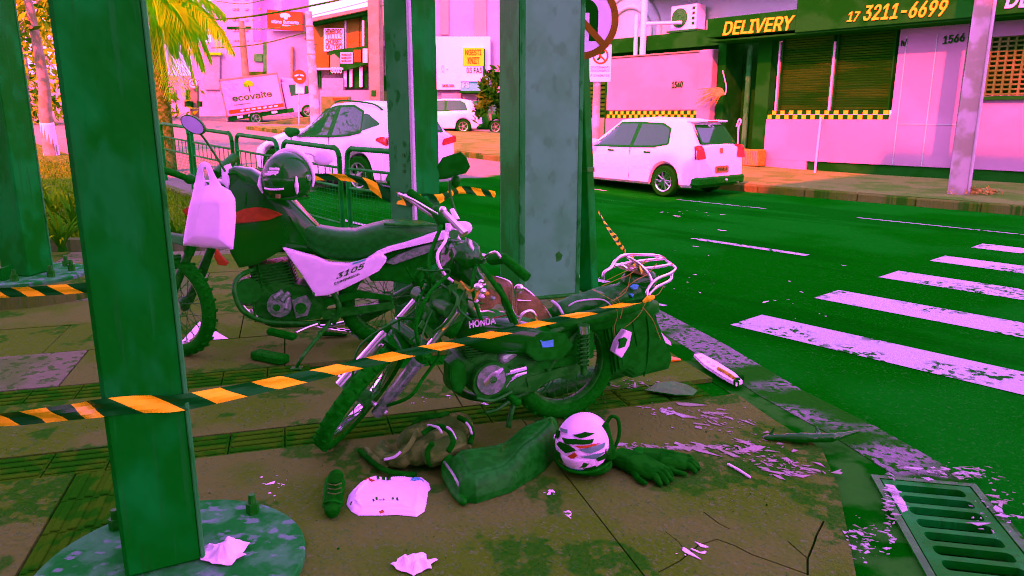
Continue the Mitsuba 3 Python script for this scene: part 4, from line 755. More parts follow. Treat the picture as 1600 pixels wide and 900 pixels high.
# ---------------------------------------------------------------- wrecked street motorbike
wk = thing('motorcycle', 'wrecked dark street motorbike with a torn red front cowl and a bare chrome luggage rack', 'motorcycle')
PW = Plane((-.83, 3.05), (.26, 3.52)); q = PW.p; T_ = wk + '__'
wn_ = A([.80, -.22, -.56]); wn_ /= np.linalg.norm(wn_); wc = gnd(566, 617, .262)
wx = np.cross(wn_, [0, 1., 0]); wx /= np.linalg.norm(wx); wM = np.eye(4); wM[:3, 0] = wx; wM[:3, 1] = np.cross(wn_, wx); wM[:3, 2] = wn_; wM[:3, 3] = wc
wheel(T_ + 'front_wheel', wM, .295, .072, 'chrome', False, hubr=.06)
legs = [(wc - wn_ * .105, at(642, 478, 3.28)), (wc + wn_ * .105, at(694, 512, 3.02))]
for i, (b_, t_) in enumerate(legs):
    d = t_ - b_; lo = b_ - d * .06
    add(T_ + 'fork_slider', [cyl(lo, b_ + d * .62, .027, .029, 16), cyl(b_ + d * .60, b_ + d * .66, .034, n=16)], 'alloy' if i else 'chrome', 40)
    add(T_ + 'fork_seal', cyl(b_ + d * .64, b_ + d * .71, .036, n=16), 'rubber', 40)
    add(T_ + 'fork_tube', cyl(b_ + d * .66, t_ + d * .2, .018, n=16), 'chrome', 40)
add(T_ + 'axle', cyl(wc - wn_ * .14, wc + wn_ * .14, .012), 'chrome', 40)
add(T_ + 'fork_bracket', [cyl(legs[0][0] + (legs[0][1] - legs[0][0]) * .75, legs[1][0] + (legs[1][1] - legs[1][0]) * .75, .03, n=12), cyl(legs[0][1] + A([.03, 0, .06]), legs[1][1] + A([.03, 0, .07]), .034, n=12)], 'dark_metal', 40)
add(T_ + 'front_fender_stay', tube([wc - wn_ * .06 + A([0, 0, .0]), wc + A([.05, -.02, .2]) - wn_ * .06, wc + A([.19, 0, .36])], .006), 'dark_metal', True)
fdr = []
for a in np.linspace(.35, 1.9, 12): fdr.append([wc + (wx * math.cos(a) * -1 + np.cross(wn_, wx) * 0) * 0 + (A([.57, 0, .82]) * math.sin(a) + A([.1, .99, .0]) * math.cos(a)) * .325 + wn_ * w for w in (-.06, -.04, 0, .04, .06)])
V = A(fdr).reshape(-1, 3); f = [[i * 5 + j, i * 5 + j + 1, i * 5 + j + 5] for i in range(11) for j in range(4)] + [[i * 5 + j + 1, i * 5 + j + 6, i * 5 + j + 5] for i in range(11) for j in range(4)]
add(T_ + 'front_fender', trimesh.Trimesh(np.vstack([V, V + A([.004, 0, .006])]), np.vstack([f, A(f)[:, ::-1] + len(V)]), process=False), 'black_gloss', True)
add(T_ + 'brake_hose', tube([wc + wn_ * .12 + A([0, 0, .02]), at(640, 620, 3.0), at(662, 590, 3.05), at(688, 556, 3.1)], .008), 'rubber', True)
# bent handlebar, far grip upper left, near grip lower right
hg0, hg1 = at(632, 305, 3.62), at(690, 345, 3.5)
add(T_ + 'handlebar', tube([hg0, at(660, 325, 3.56), at(700, 352, 3.45), at(722, 385, 3.35), at(745, 412, 3.25), at(765, 402, 3.15), at(790, 405, 3.1), at(826, 432, 3.02)], .0125, 10), 'chrome', True)
add(T_ + 'grip', cyl(at(640, 300, 3.58), at(683, 332, 3.5), .02, .024, 14), 'rubber', 40)
add(T_ + 'grip', cyl(at(787, 402, 3.08), at(824, 434, 3.0), .021, n=14), 'rubber', 40)
add(T_ + 'switch_housing', blob([[(at(682, 330, 3.48), .03), (at(694, 348, 3.46), .035)]], .012, 4), 'black_plastic', True)
add(T_ + 'switch_housing', blob([[(at(770, 404, 3.12), .03), (at(786, 404, 3.1), .024)]], .012, 4), 'black_plastic', True)
add(T_ + 'brake_lever', tube([at(684, 335, 3.42), at(662, 322, 3.38), at(645, 312, 3.36), at(622, 303, 3.36)], [.006, .007, .006, .009], 10), 'chrome', True)
add(T_ + 'clutch_lever', tube([at(758, 402, 3.08), at(766, 396, 3.02), at(775, 394, 3.0), at(782, 402, 2.98)], .006), 'chrome', True)
add(T_ + 'mirror_head', puff([(-.068, -.038), (.05, -.052), (.078, -.03), (.075, .02), (.058, .05), (-.03, .05), (-.068, .02)], frame(at(708, 259, 3.5), [1, .0, .32], None, [0, -1, .0]) @ rotz(0) if 0 else (lambda: (lambda F: F)(np.vstack([np.c_[A([.95, 0, .31]), A([-.31, .0, .95]), A([0, -1., 0]), at(707, 259, 3.5)], [0, 0, 0, 1]])))(), .035, .012), 'black_plastic', 30)
add(T_ + 'mirror_stem', tube([at(704, 282, 3.51), at(703, 300, 3.51), at(708, 322, 3.5), at(716, 345, 3.46)], .008), 'dark_metal', True)
add(T_ + 'mirror_knuckle', ellip(at(712, 283, 3.52), (.022, .02, .032)), 'black_plastic', True)
add(T_ + 'fork_cap', [cyl(at(692, 329, 3.40), at(726, 366, 3.33), .013, .02, 12), cyl(at(706, 328, 3.46), at(715, 345, 3.42), .012, .014, 12), ellip(at(692, 328, 3.40), (.018, .018, .018), 2)], 'chrome', 40)
add(T_ + 'indicator', blob([[(at(718, 352, 3.38), .02), (at(728, 356, 3.38), .03), (at(722, 362, 3.38), .022)]], .012, 6), 'white_plastic', True)
add(T_ + 'ignition_switch', [cyl(at(709, 366, 3.22), at(708, 364, 3.26), .022, n=14)], 'chrome', 40)
add(T_ + 'key_fob', cbox(-.012, .012, -.004, .004, -.02, .02, .003).apply_translation(at(700, 356, 3.24)), 'white_plastic')
add(T_ + 'headlight_bucket', blob([[(at(708, 395, 3.3), .07), (at(728, 400, 3.22), .075), (at(735, 420, 3.22), .06), (at(705, 420, 3.28), .06)], [(at(735, 425, 3.2), .05), (at(748, 440, 3.16), .03)]], .012, 4, .02, 18, 7), 'black_gloss', 40)
add(T_ + 'headlight_ear', PW.puff([(730, 372), (737, 375), (742, 386), (740, 394), (733, 386)], .2, .17, .006) , 'chrome', 30)
for i, (pts, r, m) in enumerate([([(697, 362, 3.3), (696, 376, 3.18), (684, 396, 3.12), (686, 414, 3.1), (696, 430, 3.1), (708, 440, 3.1)], .007, 'white_plastic'), ([(690, 352, 3.3), (672, 400, 3.2), (674, 430, 3.1), (680, 445, 3.1)], .009, 'rubber'), ([(745, 410, 3.2), (738, 440, 3.05), (742, 470, 3.0), (752, 500, 3.0)], .008, 'rubber'),
    ([(700, 430, 3.1), (670, 460, 3.0), (650, 510, 2.95), (660, 560, 3.0)], .008, 'rubber'), ([(752, 415, 3.1), (770, 440, 3.0), (790, 470, 2.98), (806, 505, 3.02)], .011, 'rubber'), ([(690, 445, 3.1), (715, 465, 3.0), (700, 500, 2.97), (676, 520, 3.0)], .007, 'dark_metal'),
    ([(672, 440, 3.2), (655, 470, 3.1), (652, 500, 3.05), (668, 528, 3.05)], .006, 'rubber'), ([(720, 440, 3.1), (735, 455, 3.0), (752, 440, 3.0), (742, 470, 2.95)], .005, 'orange_fibre'), ([(728, 452, 3.05), (716, 480, 2.98), (736, 500, 2.96)], .005, 'dark_metal')]):
    add(T_ + 'cable', tube([at(*k) for k in pts], r, 8, 8), m, True)
rg = np.random.default_rng(11)
for i in range(26):
    P0 = at(648 + rg.uniform(0, 62), 420 + rg.uniform(0, 75), 3.14); ps = [P0]
    for j in range(4): ps.append(ps[-1] + A([rg.normal(.0, .045), rg.normal(0, .04), rg.normal(-.03, .035)]))
    add(T_ + 'loose_wire', tube(ps, .0035 + .002 * rg.random(), 6, 6), ('rubber', 'dark_metal', 'rubber')[i % 3], True)
# smashed lamp and meter bits between the fork and the tank
add(T_ + 'meter_casing', blob([[(at(690, 470, 3.15), .06), (at(680, 500, 3.1), .05)], [(at(715, 470, 3.15), .05), (at(705, 510, 3.12), .05)], [(at(676, 455, 3.2), .05), (at(700, 450, 3.2), .04)]], .014, 3, .02, 26, 4), 'black_plastic', 40)
add(T_ + 'broken_bracket', [PW.prism(k, o, o - .006) for k, o in (([(668, 462), (690, 448), (696, 456), (676, 470)], .2), ([(700, 446), (716, 444), (712, 462), (704, 466)], .24), ([(660, 500), (684, 522), (676, 530), (654, 510)], .22), ([(655, 468), (672, 482), (668, 492), (654, 476)], .2), ([(690, 484), (716, 478), (722, 500), (700, 512)], .23))], 'dark_metal')
for (px, py), m, r in (((748, 448), 'chrome', .022), ((754, 455), 'chrome', .018), ((753, 462), 'white_plastic', .014), ((760, 459), 'orange_fibre', .013), ((744, 470), 'white_plastic', .01), ((752, 440), 'chrome', .012), ((770, 466), 'alloy', .012)): add(T_ + 'bulb', ellip(at(px, py, 2.98), (r, r, r * .8), 2), m, True)
add(T_ + 'chrome_shard', [PW.puff([(751, 487), (762, 485), (774, 488), (772, 496), (766, 500), (762, 492), (750, 492)], .2, .185, .004), PW.puff([(779, 486), (792, 488), (793, 491), (782, 489)], .2, .185, .003), PW.puff([(748, 445), (760, 444), (764, 452), (756, 458), (750, 452)], .23, .21, .004)], 'chrome', 30)
# torn red cowl
def shell(pts, off0, off1, bend, key, m):
    L = sg.Polygon([PW.loc(*k, off0) for k in pts]); vv, ff = trimesh.creation.triangulate_polygon(L.segmentize(.03), engine='earcut'); mf = trimesh.Trimesh(np.c_[vv, 0 * vv[:, 0]], ff).subdivide_to_size(.03); v = A(mf.vertices)
    c = v.mean(0); d2 = ((v - c) ** 2).sum(1); o = off0 + bend * (1 - d2 / d2.max()) + (meshkit.fbm(v * 14 + 3, 3, 2) - .5) * .02
    P3 = PW.p0 + v[:, :1] * PW.x + np.c_[0 * v[:, :2], v[:, 1]] + o[:, None] * PW.n; P4 = P3 - PW.n * .004
    add(key, trimesh.Trimesh(np.vstack([P3, P4]), np.vstack([mf.faces, A(mf.faces)[:, ::-1] + len(v)]), process=False), m, True)
shell([(762, 428), (780, 434), (798, 441), (800, 470), (806, 492), (796, 496), (786, 478), (778, 450), (770, 440)], .16, .0, .03, T_ + 'cowl_panel', 'wine_plastic')
shell([(806, 448), (816, 447), (832, 460), (846, 476), (860, 496), (850, 500), (822, 494), (806, 490), (804, 470)], .10, .0, .04, T_ + 'cowl_panel', 'wine_plastic')
shell([(752, 446), (768, 452), (782, 462), (787, 476), (774, 474), (766, 482), (752, 486), (748, 470)], .2, .0, .02, T_ + 'cowl_panel', 'wine_plastic')
for pts in ([(775, 432, .18), (797, 441, .2), (799, 460, .2), (801, 484, .19), (812, 498, .18)], [(808, 447, .14), (822, 452, .14), (846, 474, .13), (864, 499, .12)], [(806, 449, .13), (806, 470, .13), (808, 490, .15)], [(808, 469, .135), (825, 470, .14), (840, 470, .13)]): add(T_ + 'cowl_edge', PW.tube(pts, .0035, 6), 'chrome' if pts[0][0] in (775, 808) else 'wine_plastic', True)
add(T_ + 'cowl_strap', PW.puff([(776, 442), (783, 444), (800, 478), (808, 504), (800, 506), (786, 474)], .215, .19, .006), 'black_plastic', 30)
add(T_ + 'chrome_ring', tube([q(826 + 10 * math.cos(a), 499 + 17 * math.sin(a), .2 - .02 * math.cos(a)) for a in np.arange(-.4, 3.7, .35)][::-1] if 0 else [q(808, 515, .2), q(812, 498, .2), q(820, 488, .2), q(830, 486, .2), q(837, 494, .2), q(838, 506, .2), q(834, 513, .2)], .008, 8), 'chrome', True)
add(T_ + 'chrome_ring', q_ := ellip(q(811, 451, .16), (.022, .012, .022)), 'chrome', True)
# tank with the maker's name, side covers, seat base
def loft2(pl, secs, m=20, e=.6):
    V = []
    for px, yt, yb, hw_ in secs:
        x, z1 = pl.loc(px, yt); _, z0 = pl.loc(px, yb); zc, h = (z0 + z1) / 2, (z1 - z0) / 2
        for a in np.arange(m) * 2 * np.pi / m:
            ca, sa_ = math.cos(a), math.sin(a); V.append(pl.p0 + pl.x * x + pl.n * hw_ * np.sign(ca) * abs(ca) ** e + A([0, 0, zc + h * np.sign(sa_) * abs(sa_) ** e]))
    V = A(V); n = len(secs); f = []
    for i in range(n - 1):
        for j in range(m): a, b = i * m + j, i * m + (j + 1) % m; f += [[a, b, a + m], [b, b + m, a + m]]
    V = np.vstack([V, V[:m].mean(0)[None], V[-m:].mean(0)[None]]); f += [[n * m, (j + 1) % m, j] for j in range(m)] + [[n * m + 1, (n - 1) * m + j, (n - 1) * m + (j + 1) % m] for j in range(m)]
    t = trimesh.Trimesh(V, f, process=False); trimesh.repair.fix_normals(t); return t
add(T_ + 'tank', loft2(PW, [(700, 492, 520, .07), (715, 482, 535, .12), (745, 484, 545, .145), (780, 488, 548, .15), (815, 496, 545, .145), (845, 505, 538, .12), (868, 512, 528, .07)]), 'black_gloss', True)
tq = PW.p(733, 512, .146); te = PW.p(774, 505, .152); add(T_ + 'tank__lettering', text('HONDA', .03, frame(tq, te - tq, np.cross(PW.n, te - tq)), .006, True, float(np.linalg.norm(te - tq))), 'white_plastic')
add(T_ + 'tank__stripe', tube([q(742, 500, .151), q(770, 497, .155), q(800, 490, .152)], .003, 6), 'red_plastic', True)
add(T_ + 'side_cover', PW.puff([(818, 532), (850, 520), (886, 524), (898, 540), (880, 562), (838, 566), (822, 552)], .15, .1, .015), 'black_plastic', 30)
add(T_ + 'side_cover__sticker', PW.prism([(844, 531), (849, 534), (865, 531), (865, 542), (848, 543)], .154, .148), 'pale_blue')
add(T_ + 'air_box', PW.puff([(800, 540), (905, 505), (930, 520), (930, 560), (850, 585), (805, 570)], .09, -.12, .02), 'black_plastic', 30)
add(T_ + 'frame_tube', [PW.tube([(720, 470, s), (790, 530, s), (860, 520, s), (920, 490, s), (980, 462, s * 1.2)], .016) for s in (.09, -.09)] + [PW.tube([(712, 470, s * .3), (725, 540, s * .6), (742, 610, s), (800, 622, s), (860, 590, s)], .015) for s in (.07, -.07)] + [PW.tube([(940, 482, s), (880, 545, s), (850, 590, s)], .014) for s in (.1, -.1)], 'dark_metal', True)
add(T_ + 'seat_base', loft2(PW, [(850, 500, 520, .09), (885, 484, 508, .12), (920, 474, 500, .12), (960, 462, 490, .11), (1000, 452, 478, .09)]), 'black_plastic', True)
add(T_ + 'seat_cloth', blob([[(q(880, 484, .05), .06), (q(930, 470, .04), .06)], [(q(930, 472, .0), .07), (q(985, 455, 0), .06)]], .014, 5, .02, 14, 3), 'seat_vinyl', True)
add(T_ + 'seat_cloth__torn_edge', [tube([q(888, 478, .11), q(905, 470, .12), q(940, 468, .11), q(955, 478, .12)], .004, 6), tube([q(862, 470, .05), q(872, 478, .1), q(880, 492, .13)], .007, 6)], 'edge_pale', True)
# engine
add(T_ + 'crankcase', PW.puff([(724, 566), (760, 552), (840, 560), (862, 590), (840, 614), (780, 622), (736, 612), (720, 590)], .11, -.12, .025), 'dark_metal', 35)
add(T_ + 'cylinder', fins(PW, [(722, 530), (786, 524), (800, 562), (735, 572)], .1, -.1, 11), 'dark_metal')
disc(PW, 770, 597, .17, .088, .07, 'dark_metal', T_ + 'alternator_cover', .095); disc(PW, 768, 594, .178, .07, .012, 'alloy', T_ + 'alternator_cap'); disc(PW, 771, 593, .186, .018, .012, 'dark_metal', T_ + 'cover_plug')
add(T_ + 'cover_chrome', PW.puff([(768, 584), (777, 580), (786, 575), (788, 578), (780, 586), (782, 594), (766, 600), (758, 604), (756, 598)], .186, .16, .008), 'chrome', 30)
add(T_ + 'sprocket_cover', PW.puff([(788, 582), (800, 578), (823, 573), (824, 582), (818, 600), (806, 612), (788, 612), (784, 596)], .16, .1, .01), 'dark_metal', 30)
add(T_ + 'sprocket_cover__bright_band', [PW.puff([(789, 583), (800, 579), (823, 573), (824, 578), (806, 583), (790, 589)], .17, .15, .005), PW.puff([(788, 606), (796, 594), (808, 585), (824, 581), (824, 584), (808, 590), (798, 598), (792, 608)], .17, .15, .005)], 'chrome', 30)
add(T_ + 'carburettor', blob([[(q(785, 560, .1), .03), (q(800, 548, .08), .035)], [(q(790, 545, .05), .03), (q(815, 552, .05), .03)]], .012, 5), 'alloy', 40)
add(T_ + 'exhaust_pipe', PW.tube([(726, 545, -.04), (706, 570, -.06), (708, 600, -.1), (740, 620, -.14), (820, 622, -.17), (870, 600, -.19)], .02, 12), 'dark_metal', True)
add(T_ + 'horn', cyl(q(712, 590, .02), q(712, 590, .1), .06, .045, 24), 'black_plastic', 40)
add(T_ + 'lower_cowl', PW.puff([(702, 570), (716, 560), (728, 572), (732, 598), (722, 618), (708, 612), (702, 594)], .14, .06, .02), 'black_plastic', 35)
add(T_ + 'silencer', cyl(q(850, 612, -.2), q(985, 570, -.24), .045, .055, 20), 'dark_metal', 40)
for s in (.1, -.12): add(T_ + 'centre_stand_leg', PW.tube([(806, 622, s), (800, 640, s * 1.2), (794, 668, s * 1.4)], .014), 'dark_metal', True)
add(T_ + 'centre_stand_pedal', PW.tube([(800, 624, .1), (775, 640, .14), (758, 644, .15)], .011), 'dark_metal', True)
add(T_ + 'foot_peg', tf(cbox(-.07, .07, -.02, .02, -.015, .015, .008), frame(q(800, 622, .2), PW.n, None)), 'rubber')
add(T_ + 'gear_lever', PW.tube([(800, 612, .19), (770, 626, .2), (744, 622, .2)], .008), 'dark_metal', True)
add(T_ + 'swingarm', [PW.prism([(822, 590), (886, 572), (892, 584), (826, 606)], s + .016, s - .016, .004) for s in (.1, -.1)], 'dark_metal')
add(T_ + 'chain_cover', PW.puff([(806, 576), (850, 562), (900, 556), (900, 570), (850, 578), (808, 592)], .11, .07, .008), 'black_plastic', 30)
rc = q(880, 566); rc[2] = .295; RM = np.eye(4); RM[:3, 0] = -PW.x; RM[:3, 2] = PW.n; RM[:3, 1] = np.cross(PW.n, -PW.x); RM[:3, 3] = rc
wheel(T_ + 'rear_wheel', RM, .295, .09, 'dark_metal', False, hubr=.075)
for s in (.15, -.15):
    a_, b_ = q(912, 510, s), q(912, 585, s)
    add(T_ + 'shock_absorber', [cyl(a_, b_, .016)] + [tube([a_ + (b_ - a_) * (i / 40 * .7 + .12) + .028 * (PW.x * math.cos(i * 1.26) + PW.n * math.sin(i * 1.26)) for i in range(41)], .005, 5, 1)], 'dark_metal', 40)
    add(T_ + 'shock_cap', cyl(a_ + (b_ - a_) * -.03, a_ + (b_ - a_) * .13, .03, n=16), 'chrome', 40)
# tail: mudguard, lamp, sticker, luggage rack
add(T_ + 'rear_mudguard', PW.puff([(946, 492), (972, 474), (1005, 470), (1024, 484), (1040, 520), (1056, 560), (1050, 580), (1010, 590), (992, 595), (978, 586), (962, 588), (958, 560), (950, 528)], .085, -.085, .05), 'black_plastic', 40)
add(T_ + 'rear_mudguard__crease', [PW.tube([(1008, 478, .085), (1014, 520, .09), (1012, 560, .088), (1006, 588, .075)], .004, 6), PW.tube([(985, 480, .085), (990, 510, .088), (996, 540, .088)], .003, 6)], 'rubber', True)
add(T_ + 'tail_tray', loft2(PW, [(905, 490, 520, .05), (950, 476, 510, .09), (1000, 462, 496, .09), (1022, 468, 488, .05)]), 'black_plastic', True)
add(T_ + 'number_plate_holder', PW.puff([(961, 552), (966, 536), (978, 517), (988, 520), (984, 540), (972, 560)], .13, .08, .006), 'white_plastic', 30)
add(T_ + 'number_plate_holder__dark_sticker', PW.puff([(967, 545), (969, 532), (976, 527), (981, 530), (977, 542)], .138, .12, .003), 'black_plastic', 30)
add(T_ + 'white_flap', PW.puff([(1031, 516), (1036, 522), (1048, 534), (1050, 541), (1040, 536), (1034, 528)], .07, .05, .004), 'white_plastic', 30)
add(T_ + 'tail_lamp', blob([[(q(985, 440, 0), .055), (q(1012, 436, 0), .05), (q(1000, 458, 0), .045)]], .014, 8), 'black_gloss', True)
add(T_ + 'tail_lamp__lens', PW.puff([(982, 424), (996, 418), (1012, 422), (1018, 434), (1000, 430)], .06, -.04, .01), 'wine_plastic', 30)
for c_ in ([(988, 449), (994, 445), (999, 446), (996, 452), (990, 453)], [(986, 461), (991, 460), (989, 466)]): add(T_ + 'tail_lamp__bright_chip', PW.puff(c_, .085, .06, .003), 'pale_blue', 30)
RK = lambda pts: PW.tube(pts, .0085, 8, 6)
add(T_ + 'luggage_rack', [RK([(942, 437, .16), (944, 426, .16), (955, 418, .16), (962, 407, .14), (975, 399, .1), (1000, 398, 0), (1030, 400, -.08), (1042, 408, -.1), (1055, 419, -.1), (1048, 427, -.02), (1025, 437, .08), (1012, 452, .12), (1011, 464, .13)]),
    RK([(1050, 427, -.12), (1047, 438, -.1), (1026, 449, .02), (1013, 461, .1)]), RK([(960, 415, .14), (1000, 408, .04), (1036, 404, -.08)]), RK([(985, 421, .1), (1020, 418, .0), (1050, 413, -.1)]), RK([(980, 401, .1), (1000, 414, .08), (1013, 428, .1), (1018, 440, .12)]), RK([(971, 414, .14), (979, 420, .14)])], 'chrome', True)
for i, pts in enumerate([[(925, 452, .15), (955, 468, .16), (975, 480, .15), (990, 476, .14), (1012, 466, .14)], [(985, 430, .14), (978, 455, .15), (958, 470, .15)], [(955, 470, .16), (965, 490, .16), (960, 510, .16), (961, 525, .16)], [(1004, 480, .14), (1020, 500, .12), (1028, 520, .1), (1032, 530, .09)], [(944, 440, .16), (975, 425, .14), (1005, 412, .08), (1030, 402, -.05)], [(968, 460, .15), (990, 440, .16), (1012, 428, .13), (1026, 412, .05)], [(1013, 464, .14), (1028, 460, .05), (1036, 448, -.02)], [(940, 447, .15), (966, 436, .16), (985, 428, .14), (1012, 404, .02)], [(1010, 470, .14), (1000, 490, .14), (985, 505, .15), (975, 512, .15)], [(963, 464, .17), (972, 482, .17), (969, 498, .17)]]):
    add(T_ + 'tangled_cord', PW.tube(pts, .0013 + .0007 * (i % 2), 5, 6), 'broom_wood', True)

# ---------------------------------------------------------------- barrier tape
def ribbon(pts, w, tw, key, k=10, period=.235, up=(0, 0, 1)):
    P = spl(pts, k); N = len(P); t = np.gradient(P, axis=0); t /= np.linalg.norm(t, axis=1, keepdims=True); s = np.r_[0, np.cumsum(np.linalg.norm(np.diff(P, axis=0), axis=1))]
    W = np.interp(np.linspace(0, 1, N), np.linspace(0, 1, len(w)), w); TW = np.radians(np.interp(np.linspace(0, 1, N), np.linspace(0, 1, len(tw)), tw)); V, UVc = [], []
    for i in range(N):
        a = np.cross(t[i], [0, 0, 1.]); a /= np.linalg.norm(a); b = np.cross(a, t[i]); d = b * math.cos(TW[i]) + a * math.sin(TW[i]); nn = np.cross(t[i], d)
        for j in np.linspace(-.5, .5, 5): V.append(P[i] + d * W[i] * j + nn * .006 * math.cos(j * 6.28 + i * .25)); UVc.append((s[i] / period, (j + .5)))
    f = []
    for i in range(N - 1):
        for j in range(4): a = i * 5 + j; f += [[a, a + 1, a + 5], [a + 1, a + 6, a + 5]]
    add(key, trimesh.Trimesh(V, f, process=False), 'tape', False, uv=A(UVc))
tk = thing('barrier_tape', 'yellow and black barrier tape stretched in front from the nearest post to the luggage rack', 'tape')
pf = lambda px, py: at(px, py, 0) if 0 else None
fdir = A([math.cos(yaw), math.sin(yaw), 0]); fn = A([math.sin(yaw), -math.cos(yaw), 0]); pc3 = A([*pc, 0])
def onface(px, py, off=.1215): return onp(px, py, pc3 + fn * off, fn)
L0, L1 = onface(160, 637), onface(297, 627)
ribbon([at(-60, 660, 2.35), at(40, 652, 2.3), at(120, 643, 2.2), L0, (L0 + L1) / 2 + A([0, -.002, .001]), L1, at(380, 610, 2.4), at(480, 588, 2.58), at(600, 560, 2.8), at(720, 534, 3.0), at(840, 506, 3.2), at(940, 484, 3.38), at(1012, 468, 3.46)], [.05, .05, .052, .058, .058, .055, .048, .043, .039, .034, .03, .026, .02], [20, 5, -15, 0, 0, 0, -15, -30, -20, -35, -20, -40, -30], tk, 14)
kn = at(1013, 467, 3.45); add(tk + '__knot' if 0 else thing('tape_knot', 'knot of yellow tape tied to the right end of the luggage rack', 'tape'), blob([[(kn, .016), (kn + A([.02, 0, .008]), .012)], [(kn, .012), (kn + A([-.02, 0, -.012]), .01)]], .006, 3), 'yellow', True)
tk = thing('barrier_tape', 'yellow and black barrier tape at the left edge around the far left footing', 'tape')
ribbon([at(-40, 460, 5.3), at(30, 456, 5.3), at(90, 453, 5.32), at(160, 448, 5.4), at(210, 444, 5.5)], [.075], [0, 8, -6, 4, 0], tk, 10, .26)
tk = thing('barrier_tape', 'barrier tape from behind the black helmet round the middle post to the grey pillar', 'tape')
ym = math.radians(-47) + math.atan2(mc[1], mc[0]) - math.pi / 2; Rm = rotz(ym)[:2, :2]; cor = lambda sx: A([*(mc + Rm @ A([sx * .1225, -.1225])), 0])
cA, cB, cC = cor(-1), cor(1), A([*(mc + Rm @ A([.1225, .1225])), 0])
def cz(c, z, out=.006): d = c - A([*mc, 0]); return A([*mc, 0]) + d * (1 + out / .17) + A([0, 0, z])
ribbon([at(400, 290, 4.85), at(490, 276, 4.95), at(560, 281, 5.02), cz(cA, .955), (cz(cA, .95) + cz(cB, .94)) / 2, cz(cB, .938), (cz(cB, .936) + cz(cC, .932)) / 2, cz(cC, .93), at(720, 297, 5.6), at(750, 300, 5.78), at(774, 304, 5.95)], [.06, .055, .05, .085, .085, .085, .085, .07, .06, .055, .05], [20, 30, 25, 0, 0, 0, 0, 10, 20, 15, 0], tk, 10, .22)
tk = thing('barrier_tape', 'thin twisted yellow tape running from the dark sign post down to the luggage rack', 'tape')
ribbon([at(934, 330, 6.0), at(955, 362, 5.2), at(975, 390, 4.4), at(990, 408, 3.75), at(1003, 424, 3.5)], [.02, .03, .035, .03, .025], [0, 90, 200, 300, 380], tk, 16, .2)

# ---------------------------------------------------------------- things lying on the pavement
g = gnd
sk2 = thing('loose_seat', 'torn off black motorbike seat lying on the pavement in front of the wreck', 'seat')
SP = sg.Polygon([g(*k)[:2] for k in [(698, 748), (716, 787), (745, 788), (800, 770), (850, 738), (876, 708), (874, 688), (850, 690), (820, 704), (770, 722), (712, 734)]]).buffer(-.02).buffer(.02); vv, ff = trimesh.creation.triangulate_polygon(SP.segmentize(.02), engine='earcut'); mf = trimesh.Trimesh(np.c_[vv, 0 * vv[:, 0]], ff).subdivide_to_size(.010); v2 = A(mf.vertices); dd = A([SP.exterior.distance(sg.Point(k[:2])) for k in v2]); tt_ = np.clip((v2[:, 0] - v2[:, 0].min()) / np.ptp(v2[:, 0]), 0, 1); hump = 1 / (1 + np.exp(-(tt_ - .58) / .04))
zz = .03 + (.085 - .03 * tt_ + .06 * hump) * np.sqrt(np.clip(1 - (1 - np.clip(dd / .06, 0, 1)) ** 2, 0, 1)) - .007 * np.exp(-((dd - .055) / .006) ** 2)
hullv = np.vstack([np.c_[v2[:, :2], zz], np.c_[v2[:, :2], 0 * zz + .004]]); ed_ = trimesh.Trimesh(v2, mf.faces, process=False); be = ed_.edges[trimesh.grouping.group_rows(ed_.edges_sorted, require_count=1)]; nb = len(v2); wall_ = np.vstack([[[a_, b_, a_ + nb], [b_, b_ + nb, a_ + nb]] for a_, b_ in be])
add(sk2 + '__cover', trimesh.Trimesh(hullv, np.vstack([mf.faces, A(mf.faces)[:, ::-1] + nb, wall_]), process=False), 'seat_matte', 45)
def lump(px, py, z, r): c = g(px, py, z); return (c, r)
add(sk2 + '__seat_base', blob([[(g(702, 740, .04), .035), (g(712, 772, .02), .018), (g(700, 720, .06), .03), (g(724, 784, .02), .016)]], .012, 4, 0, 1, 1, .002), 'black_plastic', True)
add(sk2 + '__trim', tube([g(694, 722, .085), g(706, 738, .09), g(716, 756, .07), g(722, 770, .04)], .006, 6), 'alloy', True)

bp_ = thing('backpack', 'olive backpack with pale strap edges lying beside the bent front wheel', 'backpack')
add(bp_ + '__body', blob([[(g(640, 690, .07), .06), (g(690, 672, .09), .075), (g(720, 664, .09), .06)], [(g(650, 712, .06), .05), (g(690, 690, .08), .07)], [(g(612, 720, .04), .035), (g(650, 705, .05), .05)], [(g(590, 716, .025), .022), (g(630, 722, .04), .035)]], .012, 5, .022, 9, 6, .003), 'fabric', True)
add(bp_ + '__front_pocket', blob([[(g(676, 708, .1), .05), (g(716, 690, .1), .05)], [(g(676, 712, .07), .05), (g(720, 700, .06), .05)]], .01, 8, .006, 18, 1, .003), 'fabric', True)
for pts in ([(660, 678, .16), (680, 666, .19), (700, 672, .185), (708, 690, .17), (700, 706, .14)], [(716, 652, .17), (730, 660, .16), (738, 676, .14), (734, 694, .1)], [(640, 672, .1), (655, 655, .15), (680, 650, .17), (700, 646, .16)], [(596, 716, .06), (622, 712, .09), (640, 696, .12), (652, 672, .14)], [(562, 704, .02), (585, 725, .03), (612, 738, .03), (650, 742, .03)], [(672, 726, .06), (668, 706, .13), (676, 692, .17)]):
    P = [g(*k) for k in pts]; add(bp_ + '__strap', tube(P, .012, 8, 6), 'fabric_dark' if pts[0][0] != 596 else 'fabric', True)
for pts in ([(698, 667, .2), (706, 674, .19), (712, 686, .175)], [(728, 660, .175), (734, 668, .16), (737, 678, .145)], [(668, 664, .19), (684, 668, .195), (690, 676, .19)], [(600, 718, .085), (616, 714, .095), (626, 706, .11)]): add(bp_ + '__reflective_edge', tube([g(*k) for k in pts], .006, 6), 'edge_pale', True)
